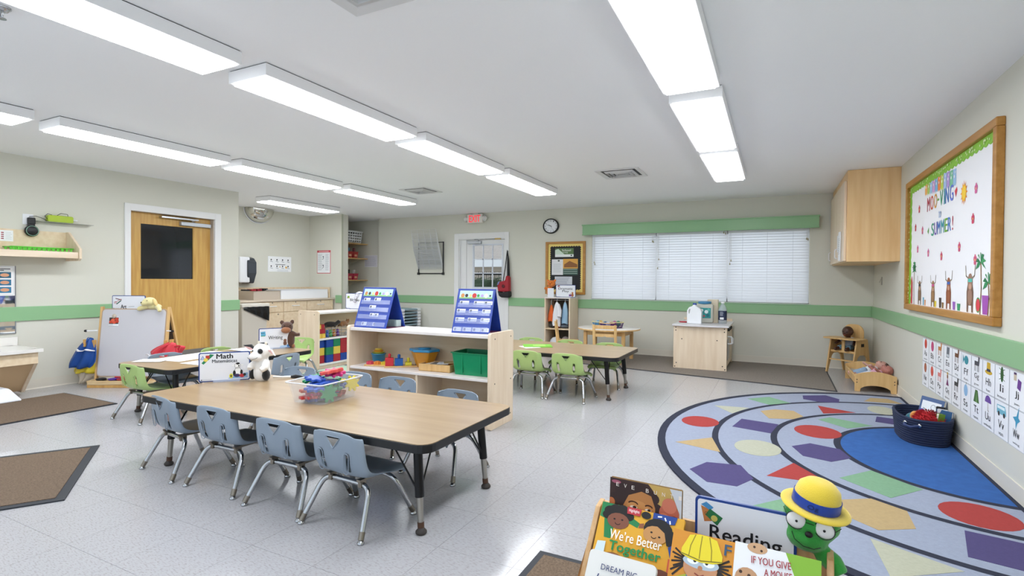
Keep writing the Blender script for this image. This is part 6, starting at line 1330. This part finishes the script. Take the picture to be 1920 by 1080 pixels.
# ================================================================ ALCOVE AND CLOSET
ds = thing('towel_dispenser', 'smoked and white paper towel dispenser on the alcove wall', 'dispenser', (XA, 6.12, 1.33), D(90))
MB().box(-.16, .04, -.16, 0, -.22, .23).build('white_body', M_white2, ds, bevel=.02)
MB().prism([(0, -.23), (-.12, -.23), (-.19, -.05), (-.19, .14), (-.13, .21), (-.05, .235), (0, .235)], -.02, .15, 'x').build('smoked_cover', mat('smoked_plastic', '3c4148', .15), ds, bevel=.015)
def poster(label, loc, rz, w_, h_, c, artf, name='wall_poster', cat='poster'):
    r = thing(name, label, cat, loc, rz); MB().box(-w_ / 2, w_ / 2, -.003, 0, -h_ / 2, h_ / 2).build('sheet', mat('paper', 'f1f2f4') if c == 'w' else flat(c), r)
    a = Art(-.0036); artf(a); a.build(r, 'print'); return r
def a_hand(a):
    for i in range(4):
        for j in range(2):
            x, z = -.19 + i * .125, .06 - j * .12; a.disc(x, z + .02, .014, '34383e', .016); a.line([(x - .02, z - .01), (x + .03, z - .02)], .009, '8a9098')
    a.rect(-.1, .12, -.012, -.002, '3a3e44'); a.disc(.14, -.06, .02, 'dca850'); a.disc(.0, -.05, .012, 'c9a06a'); a.lines(-.06, .2, -.14, -.1, 2, '9aa0a8', .004)
poster('white hand-washing steps poster on the alcove wall above the changing tray', (XA, 6.905, 1.458), D(90), .52, .285, 'w', a_hand)
def a_red(a):
    a.rect(-.17, .17, -.215, .215, 'eef0f3'); a.rect(-.175, .175, .185, .228, 'c8505a'); a.rect(-.13, .13, .197, .213, 'e8b0b4')
    a.lines(-.15, -.03, -.17, .16, 14, 'a0a6ae', .006); a.lines(.05, .15, -.17, .16, 14, 'a0a6ae', .006)
    for z in (.07, -.1): a.line([(-.02, z + .04), (.0, z), (-.03, z - .02)], .01, '505860'); a.disc(-.01, z + .03, .016, '6a7078')
poster('red-bordered first aid poster on the partition wall', (-7.945, YA, 1.522), 0, .36, .455, 'c8505a', a_red)
poster('faint typed sheet on the closet back wall', (-7.72, 8.70, 1.575), 0, .35, .25, 'w', lambda a: (a.rect(-.17, .17, -.12, .12, 'd6d5de'), a.lines(-.15, .15, -.1, .1, 8, 'a9abb8', .006)))
mr = thing('convex_mirror', 'half-dome chrome security mirror in the ceiling corner of the alcove', 'mirror', (XA, 6.44, H))
b = MB(); vs = []; n1, n2 = 8, 20; R_ = .285
for i in range(n1 + 1):
    e = PI / 2 * i / n1
    for j in range(n2 + 1): f = PI * j / n2; vs.append((R_ * .8 * math.sin(e) * (1 if True else 0), R_ * 1.0 * math.cos(e) * math.cos(f), -R_ * .86 * math.cos(e) * math.sin(f)))
vs2 = []
for i in range(n1 + 1):
    e = PI / 2 * i / n1
    for j in range(n2 + 1): f = PI * j / n2; vs2.append((.012 + R_ * .75 * math.sin(e), R_ * math.cos(e) * math.cos(f), -.002 - R_ * .86 * math.cos(e) * math.sin(f)))
b.add(vs2, [(i * (n2 + 1) + j, i * (n2 + 1) + j + 1, (i + 1) * (n2 + 1) + j + 1, (i + 1) * (n2 + 1) + j) for i in range(n1) for j in range(n2)], 0, True).build('dome', mat('mirror_dome', 'd4d2cc', .04, metal=1), mr)
MB().tube([(.01, R_ * 1.03 * math.cos(PI * j / 24), -.004 - R_ * .89 * math.sin(PI * j / 24)) for j in range(25)], .009, 8).build('rim', M_white2, mr)
for i, z in enumerate((1.94, 1.63, 1.175)):
    r = thing('closet_shelf', 'wooden closet shelf behind the partition, %s of three' % ('top', 'middle', 'lowest')[i], 'shelf', (0, 0, 0)); MB().box(XA, -7.80, 7.80, 8.69, z - .02, z).build('board', M_hon, r, bevel=.002)
    MB().prism([(XA, z - .02), (-7.95, z - .02), (XA, z - .16)], 8.60, 8.615, 'y').build('bracket', M_wallU, r)
lb_ = thing('laundry_basket', 'white laundry basket with rows of holes on the top closet shelf', 'basket', (-8.0, 8.27, 1.9415), D(90))
def lat(b, x0, x1, yb, yt, z0, z1, nx, nz):
    for i in range(nx + 1):
        u = i / nx; x = x0 + (x1 - x0) * u; b.add([(x - .009, yb, z0), (x + .009, yb, z0), (x * 1.08 + .009, yt, z1), (x * 1.08 - .009, yt, z1)], [(0, 1, 2, 3)])
    for k in range(nz + 1):
        v = k / nz; z = z0 + (z1 - z0) * v; y = yb + (yt - yb) * v; s = 1 + .08 * v; d_z = .012; b.add([(x0 * s, y, z - d_z), (x1 * s, y, z - d_z), (x1 * s, y, z + d_z), (x0 * s, y, z + d_z)], [(0, 1, 2, 3)])
for (ang) in (0, PI / 2, PI, -PI / 2):
    b = MB(); b.T = Matrix.Rotation(ang, 4, 'Z'); lng = ang in (0, PI); lat(b, -.25 if lng else -.15, .25 if lng else .15, -.155 if lng else -.255, -.17 if lng else -.275, .012, .23, 8 if lng else 5, 4); o = b.build('lattice_side', M_white2, lb_); o.modifiers.new('t', 'SOLIDIFY').thickness = .005
MB().box(-.25, .25, -.155, .155, 0, .012).build('base', M_white2, lb_); b = MB(); b.tube([(-.28, -.18, .24), (.28, -.18, .24), (.28, .18, .24), (-.28, .18, .24)], .012, 8, closed=True).build('rim', M_white2, lb_)
tag(MB().ell((0, 0, 0), (.12, .2, .05)).build('cloth_heap', flat('2c2a2c'), loc=(-8.0, 8.27, 2.16)), 'black cloth in the white laundry basket', 'clothes')
for j, (z, c, nm) in enumerate(((1.631, 'a8302a', 'red'), (1.176, 'b03048', 'crimson'))):
    for k in range(3):
        y = 8.05 + k * .16
        o = open_bin('supply_bin', '%s bin on the %s closet shelf, %s' % (nm, ('middle', 'lowest')[j], ('half hidden by the partition', 'in the middle', 'nearest the back wall')[k]), (-7.90, y, z), 0, .14, .15, .13, mat('supply_' + c, c, .4), .85, group='red bins in the closet')
        MB().box(.0655, .0675, -.04, .03, .03, .09).build('label', flat('d8a080'), o)
        tag(MB().box(-.02, .02, -.03, .03, 0, .2).build('supply_item', flat((('7f9a3a', '5f86a0', '7a4a50'), ('3a3434', '2e2a2c', 'c8c4c0'))[j][k]), bevel=.006, loc=(-7.9, y, z + .01), rot=(.1, .1, .3)), '%s item in the %s closet bin, %s' % ((('olive', 'blue', 'maroon'), ('brown', 'black', 'white'))[j][k], nm, ('first', 'second', 'third')[k]), 'supplies', 'items in the closet bins')
# ================================================================ LEFT WALL GADGETS
ol = thing('power_outlet', 'white wall outlet plate above the maple shelf with a black adapter plugged in', 'outlet', (XL, 2.655, 1.785), D(90))
MB().box(-.045, .045, -.008, 0, -.055, .055).build('plate', M_white2, ol, bevel=.003); MB().prism(rrect(-.012, .05, -.05, .02, .01, 3), -.045, -.008, 'y').build('adapter', M_black, ol, bevel=.006)
cbx = MB().tube([(XL + .02, 2.66, 1.815), (XL + .06, 2.70, 1.822), (XL + .07, 2.76, 1.80), (XL + .06, 2.79, 1.78)], .003, 6).tube([(XL + .06, 2.80, 1.80), (XL + .07, 2.77, 1.83), (XL + .06, 2.80, 1.858), (XL + .05, 2.84, 1.85)], .003, 6).tube([(XL + .05, 2.88, 1.845), (XL + .05, 2.92, 1.875), (XL + .05, 2.98, 1.87), (XL + .05, 2.985, 1.84)], .003, 6).build('power_cable', M_black); tag(cbx, 'thin black cable looping from the outlet to the green box', 'cable')
sp = thing('smart_speaker', 'round black puck speaker under the wall outlet', 'speaker', (XL + .02, 2.672, 1.665), D(90))
b = MB().lathe([(.05, 0), (.058, .006), (.058, .03), (.052, .036), (.0, .036)], 28); b.build('body', M_black, sp, rot=(PI / 2, 0, 0), loc=(0, 0, 0))
MB().tube([(.05 * math.cos(q * PI / 14), .05 * math.sin(q * PI / 14), .036) for q in range(28)], .0025, 5, closed=True).build('light_ring', mat('ring_mint', '8fb8a4', .4), sp, rot=(PI / 2, 0, 0)); MB().box(-.03, .03, -.02, 0, .04, .09).build('bracket', M_black, sp, bevel=.004)
gb2 = thing('green_device', 'lime green box on a thin clear ledge on the left wall', 'device', (XL, 2.91, 1.775), D(90))
MB().prism(rrect(-.115, .115, 0, .072, .016, 4), -.075, -.02, 'y').build('case', mat('lime_case', 'a6bf2a', .35), gb2, bevel=.006); MB().box(.115, .16, -.055, -.035, .03, .042).build('white_plug', M_white2, gb2)
MB().box(-.20, .30, -.09, 0, -.005, 0).build('ledge', mat('clear_ledge', 'b4b6ac', .2, alpha=.6), gb2)
gt = thing('green_tray', 'bright green slotted plastic tray on the maple wall shelf', 'tray', (XL + .13, 2.70, 1.4325), D(90))
b = MB(); b.tube([(-.26, -.09, .055), (.26, -.09, .055), (.26, .09, .055), (-.26, .09, .055)], .006, 6, closed=True).box(-.24, .24, -.08, .08, 0, .004)
for i in range(13):
    for s in (-1, 1): x = -.24 + i * .04; b.box(x - .008, x + .008, s * .085 - .003, s * .085 + .003, 0, .055)
b.build('tray', mat('green_tray', '5fc83a', .3), gt)
poster('white chart with small coloured pictures on the maple wall shelf at the left edge', (XL + .017, 2.42, 1.60), D(90), .22, .11, 'w', lambda a: [a.disc(x, z, .006, c) for (x, c) in ((-.08, 'b0903a'), (-.06, 'a87a3a'), (.02, 'b02a3a'), (.03, '8a3a4a')) for z in (-.03, -.01, .01, .03)] and a.lines(.05, .1, -.04, .04, 5, 'a0a4ac', .002))
o = thing('wall_hook', 'small white cord hook on the right wall below the cabinet', 'hook', (XR, 7.9, 1.215), D(-90)); MB().box(-.01, .01, -.012, 0, -.05, .05).tube([(0, -.012, .03), (0, -.03, -.02)], .003, 6).build('hook_body', mat('hook_grey', 'a8a69a', .4), o)
# ================================================================ FOREGROUND BOOK DISPLAY
ra = D(-3.5); rc_, rs_ = math.cos(ra), math.sin(ra)
def L2(x, y, z): return (-.48 + x * rc_ - y * rs_, 1.60 + x * rs_ + y * rc_, z)
LEAN = D(-37)
rk = thing('book_display', 'birch plywood book display rack at the bottom edge', 'book rack', (-.48, 1.60, 0), ra)
M_ply = wood('birch_ply', 'b98e5a', 'd3b085', 'z', 2, .5)
for x in (-.018, .611): MB().prism([(.045, 0), (.045, .485), (.0, .475), (-.38, .0), (-.38, .0)][:4] + [(-.50, .04), (-.50, 0)], x, x + .016, 'x').build('side_panel', M_ply, rk, bevel=.003)
MB().box(-.002, .611, .034, .045, 0, .48).build('back_board', M_ply, rk)
for k, (y, z) in enumerate(((-.06, .30), (-.16, .20), (-.28, .08))):
    MB().prism([(y + .08, z), (y + .08, z + .012), (y - .05, z + .012), (y - .05, z)], -.002, .611, 'x').build('tier_ledge', M_ply, rk)
    MB().prism([(y - .05, z), (y - .04, z), (y - .0, z + .055), (y - .01, z + .06)], -.002, .611, 'x').build('tier_lip', M_ply, rk)
GB = 'picture books in the front display'
def a_sun(a):
    w_, h_ = .222, .30
    a.rect(-.111, .111, 0, .30, 'c4a25a'); a.f = lambda p: (max(-.111, min(.111, p[0])), .30 - (.30 - p[1]) * .68)
    a.poly([(-.111, 0), (-.111, .30), (.01, .30), (.04, .25), (.03, .15), (0, .1)], '3a2422')
    for (x, z, s) in ((-.08, .2, .04), (-.06, .25, .035), (-.1, .15, .035), (-.02, .27, .03), (-.09, .11, .03), (.015, .24, .03), (.03, .2, .025)): a.disc(x, z, s, '33201f')
    a.poly([(-.065, .0), (-.075, .16), (-.05, .235), (-.01, .262), (.02, .25), (.033, .2), (.034, .1), (.02, 0)], 'b57a45'); a.disc(-.02, .15, .045, 'c48a50', .07); a.disc(-.105, .19, .012, 'b0663a', .02)
    a.arc(-.035, .195, .016, .5, 2.6, .004, '4a2a1c'); a.arc(.013, .195, .012, .4, 2.5, .004, '4a2a1c'); a.disc(-.033, .187, .012, 'e8dcd0', .006); a.disc(-.03, .187, .006, '2a1812', .006); a.disc(.012, .186, .010, 'e8dcd0', .006); a.disc(.015, .186, .005, '2a1812', .006)
    a.disc(-.004, .162, .014, 'b87848', .01)
    for (x, z, s, c) in ((.075, .19, .03, 'b5604a'), (.06, .16, .02, 'c87a5a'), (.09, .14, .03, '6e2a22'), (.075, .225, .022, 'c8735a')): a.disc(x, z, s, c, s * 1.5)
    a.poly([(.075, .30), (.111, .30), (.111, .0), (.098, .0), (.105, .2), (.085, .27)], 'c9ccd2'); a.disc(-.09, .285, .015, 'a0566a', .008)
book('picture book with a photo of a child and a tulip behind the yellow book', L2(.1315, .008, .266), (D(-4), 0, ra), .222, .30, .012, '8a6a3c', a_sun, GB, [(ch, -.085 + i * .0245 + (.02 if i > 2 else 0), .283 - i * .0006, .009, .0115, 'e9dfd6', .0, 0) for i, ch in enumerate('EVEBUNTI')])
def a_wbt(a):
    W2_ = .125; a.rect(-W2_, W2_, 0, .30, 'dba32c'); a.f = lambda p: (p[0], .30 - (.30 - p[1]) * .72)
    Z = .30
    a.poly([(-.125, Z), (-.125, Z - .06), (-.11, Z - .065), (-.10, Z - .14), (-.08, Z - .14), (-.075, Z - .085), (-.045, Z - .035), (-.045, Z)], '1f7a46'); a.poly([(-.125, Z - .0), (-.06, Z), (-.06, Z - .02), (-.125, Z - .04)], '1f7a46')
    a.poly([(.0, Z - .055), (-.04, Z - .03), (-.045, Z - .06), (-.005, Z - .075)], '1f7a46'); a.poly([(-.002, Z - .056), (.012, Z - .05), (.012, Z - .07), (-.002, Z - .074)], '8a5236')
    for (x, z, s) in ((-.095, .03, .02), (-.08, .018, .018), (-.06, .016, .019), (-.043, .022, .018), (-.038, .038, .018), (-.1, .048, .018), (-.065, .035, .028)): a.disc(x, Z - z, s, '15110f')
    a.disc(-.066, Z - .065, .034, '7c4a36', .032); a.disc(-.078, Z - .06, .0035, '1a0f0c'); a.disc(-.054, Z - .058, .0035, '1a0f0c'); a.arc(-.066, Z - .072, .008, 3.4, 6, .002, '1a0f0c')
    a.rect(.015, .075, Z - .082, Z - .052, '1b3f8c'); a.poly([(.035, Z), (.105, Z), (.10, Z - .03), (.06, Z - .04), (.035, Z - .03)], '1b3f8c')
    for (x, z, q) in ((.03, .065, .8), (.045, .075, -.6), (.06, .06, .7), (.05, .012, .2), (.07, .012, -1.2), (.085, .02, -1.4), (.1, .11, -.6)): a.line([(x, Z - z), (x + .01 * math.cos(q), Z - z + .01 * math.sin(q))], .004, 'f0f0f0')
    a.disc(.015, Z - .018, .0145, '141214'); a.disc(.055, Z - .065, .042, '141214', .045); a.disc(.05, Z - .085, .036, 'bd8a52', .034); a.poly([(.04, Z - .04), (.07, Z - .03), (.1, Z - .06), (.1, Z - .12), (.085, Z - .115), (.075, Z - .07)], '141214')
    a.disc(.038, Z - .078, .0035, '1a0f0c'); a.disc(.062, Z - .09, .0035, '1a0f0c'); a.arc(.046, Z - .092, .007, 3.4, 6, .002, '1a0f0c')
    a.poly([(.09, Z - .12), (.11, Z - .10), (.12, Z - .14), (.10, Z - .16)], '1b3f8c'); a.poly([(-.045, Z - .0), (.0, Z), (-.003, Z - .028), (-.042, Z - .028)], 'b5303a')
    a.poly([(-.115, Z - .16), (-.09, Z - .155), (-.09, Z - .22), (-.12, Z - .22)], 'cfe0e4'); a.disc(-.06, Z - .21, .03, '8a5632', .02); a.rect(.095, .105, Z - .24, Z - .16, 'c8583a'); a.disc(.08, Z - .235, .035, '6a3a28', .03)
book('yellow picture book titled We’re Better Together', L2(.1305, -.175, .252), (LEAN, 0, ra), .252, .30, .014, 'dba32c', a_wbt, GB, [('We’re Better', -.005, .213, .155, .027, 'f4efe2', .015, .0), ('Together', -.002, .178, .152, .034, '1f8a4c', .05, .0), ('A Book About Community', .005, .150, .13, .009, '3a2a14', .0, .0), ('Highlights', -.022, .290, .032, .011, 'f6ecec', .01, .0)])
def a_hat(a):
    a.rect(-.08, .08, 0, .26, 'cf8a2c'); Z = .26
    for s in (-1, 1):
        for k in range(7): a.line([(s * .045, Z - .065 - k * .004), (s * (.068 + .006 * (k % 2)), Z - .05 - k * .011)], .005, '241a16')
    a.poly([(-.055, .03), (-.062, Z - .12), (-.03, Z - .105), (.03, Z - .105), (.062, Z - .12), (.055, .03)], '9fae3e')
    for k in range(5):
        for s in (-1, 1): a.line([(s * .036, Z - .12 - k * .016), (s * .058, Z - .128 - k * .016)], .006, '8f2f4c')
    a.poly([(-.03, Z - .13), (-.032, .02), (.032, .02), (.03, Z - .13)], '2f6fb4'); a.line([(-.03, Z - .11), (-.022, Z - .14)], .006, '2f6fb4'); a.line([(.03, Z - .11), (.022, Z - .14)], .006, '2f6fb4')
    a.disc(0, Z - .085, .043, 'c08a66', .036); a.disc(0, Z - .072, .046, 'a9b8c6', .016, n=20); a.disc(-.02, Z - .07, .015, 'e9eef2', .009); a.disc(.02, Z - .07, .015, 'e9eef2', .009); a.disc(-.015, Z - .07, .004, '202020'); a.disc(.015, Z - .07, .004, '202020')
    a.disc(.0, Z - .085, .006, 'b57c58'); a.line([(-.012, Z - .1), (0, Z - .105), (.01, Z - .1)], .003, '8a3a34')
    a.poly([(-.052, Z - .06), (-.052, Z - .045), (-.035, Z - .008), (-.01, Z - .002), (.01, Z - .002), (.035, Z - .008), (.052, Z - .045), (.052, Z - .06), (.03, Z - .068), (0, Z - .071), (-.03, Z - .068)], 'e0cc2c')
    for x in (-.02, -.003, .016): a.line([(x, Z - .005), (x * 1.5, Z - .035), (x * 1.6, Z - .062)], .0025, '8f7f1e')
    a.line([(-.053, Z - .058), (0, Z - .067), (.053, Z - .058)], .0025, '7a6c1c')
book('orange picture book of a child in a yellow hard hat in the display', L2(.322, -.225, .287), (LEAN, 0, ra), .158, .26, .008, 'cf8a2c', a_hat, GB, [('F', .064, .235, .017, .027, '2f4f6c', .02, .0)])
def a_mouse(a):
    a.rect(-.098, .098, 0, .26, 'e3e3e6'); Z = .26
    a.poly([(.02, Z), (.098, Z), (.098, Z - .13), (.07, Z - .12)], '7fae34'); a.poly([(.07, Z - .12), (.098, Z - .13), (.098, .0), (.085, .0)], '7fae34')
    a.disc(-.045, Z - .006, .024, 'c29a76', .013); a.disc(-.052, Z - .004, .003, '3a2418'); a.disc(-.035, Z - .01, .003, '3a2418')
    a.disc(-.065, Z - .085, .028, 'b98e6a', .028)
    for (x, z) in ((-.08, .07), (-.06, .075), (-.055, .1), (-.078, .095)): a.disc(x, Z - z, .004, '3a2418')
    a.line([(.055, Z - .062), (.098, Z - .066)], .012, '9a3a2c'); a.poly([(.055, Z - .056), (.04, Z - .063), (.055, Z - .068)], '7a2a20')
book('white picture book titled If You Give a Mouse a Cookie', L2(.50, -.230, .294), (LEAN, 0, ra), .195, .26, .010, 'dadade', a_mouse, GB, [('IF YOU GIVE', -.012, .227, .09, .017, '9c3038', .015, -.06), ('A MOUSE', .005, .203, .062, .017, '9c3038', .015, -.06), ('A COOKIE', .006, .179, .075, .017, '9c3038', .015, -.06)])
def a_dream(a): a.arc(.055, .15, .022, .6, 5.8, .0025, '2a3566'); a.arc(.02, .15, .012, 0, 5, .002, '2a3566')
DB = book('off-white board book titled Dream Big, Little One in the lowest visible tier', L2(.127, -.31, .24), (LEAN, 0, ra), .188, .235, .016, 'dcdad6', a_dream, GB, [('DREAM BIG,', .0, .195, .105, .017, '2a3566', .0, .0)], rad=.012)
text('Little One', 0, .158, .13, .034, flat('2a3566'), bpy.data.objects[DB.name], -.0046, bold=.0, rot=.05, font_shear=.35)
book('yellow picture book showing only its top edge at the very bottom', L2(.345, -.335, .245), (LEAN, 0, ra), .17, .22, .012, 'ddc94a', lambda a: a.rect(-.075, .075, .02, .205, 'e6dc86'), GB)
rs2 = sign('white Reading sign in blue frame standing behind the front books', L2(.411, .028, .372), ra, .262, .19, [('Reading', .003, .088, .185, .055, .02)], lambda a: (a.poly([(-.115, .165), (-.105, .12), (-.085, .125), (-.083, .155)], 'b8723a'), a.poly([(-.115, .168), (-.1, .178), (-.08, .165), (-.09, .155)], '3f86b8'), a.poly([(-.103, .14), (-.09, .16), (-.055, .14), (-.07, .115)], '1f6a3c'), a.disc(-.078, .134, .009, 'c2b45a'), a.arc(-.1, .145, .004, 0, 6, .001, '5a3a1a')), name='centre_sign')
# green puppet with yellow hat
M_og = fuzzy('puppet_green', '2f9438')
px_, pz_ = .572, .530
og = plush('green_puppet', 'green hand puppet with white eyes and a yellow hat leaning on the book display', L2(px_, .055, pz_), ra, [('e', (0, 0, .02), (.071, .056, .060)), ('e', (-.005, -.012, -.02), (.055, .045, .042)), ('t', [(0, .01, -.03), (.0, .02, -.12), (0, .02, -.22)], [.03, .04, .05]),
    ('t', [(.03, .0, -.06), (.065, -.02, -.066), (.085, -.03, -.085)], [.026, .026, .021]), ('t', [(-.04, .02, -.035), (-.065, .025, -.015), (-.075, .03, -.02)], [.026, .024, .018])], M_og, .005)
og.rotation_euler = (D(4), D(7), ra + D(-6))
MB().ell((-.03, -.049, .03), (.0235, .010, .0235), 20).ell((.036, -.047, .028), (.0235, .010, .0235), 20).build('eye_white', mat('eye_white', 'e8e6e4', .6), og)
b = MB()
for x in (-.03, .036): b.tube([(x + .0235 * math.cos(q * PI / 12), -.0545 + .004 * abs(math.cos(q * PI / 12)), (.03 if x < 0 else .028) + .0235 * math.sin(q * PI / 12)) for q in range(24)], .0011, 5, closed=True)
b.tube([(-.007, -.056, .034), (.012, -.056, .034)], .001, 5).tube([(.058, -.05, .03), (.07, -.025, .034)], .001, 5).tube([(-.052, -.05, .034), (-.066, -.02, .04)], .001, 5).build('glasses_outline', M_ink, og)
MB().ell((-.028, -.0595, .031), (.0032, .002, .0035)).ell((.036, -.0575, .029), (.0032, .002, .0035)).build('pupil', M_ink, og)
MB().ell((.004, -.061, .007), (.0095, .007, .008)).build('nose', mat('nose_black', '101010', .5), og)
MB().tube([(-.036, -.052, -.004), (-.026, -.061, -.018), (-.004, -.0635, -.028), (.02, -.060, -.028), (.034, -.054, -.02)], .0011, 5).build('mouth', M_ink, og)
hat = MB(); hat.T = Matrix.Translation((.004, .0, .052)) @ Matrix.Rotation(D(4), 4, 'Y')
hat.lathe([(.05, 0), (.082, .002), (.086, .008), (.080, .014), (.052, .014), (.055, .0)], 40)
hb = hat.build('hat_brim', fuzzy('hat_yellow', 'dfc23c'), og); hb.modifiers.new('s', 'SUBSURF').levels = 1
h2 = MB(); h2.T = hat.T; h2.lathe([(.0565, .008), (.0555, .04), (.05, .062), (.036, .076), (.018, .081), (0, .08)], 32).build('hat_crown', fuzzy('hat_yellow', 'dfc23c'), og)
h3 = MB(); h3.T = hat.T; h3.lathe([(.0585, .014), (.0575, .040)], 40).build('hat_band', mat('band_blue', '1d3f9c', .25), og)
tx = text('Og', .004, .078, .026, .014, flat('0c1f54'), og, -.0592, bold=.0)
fit_text()
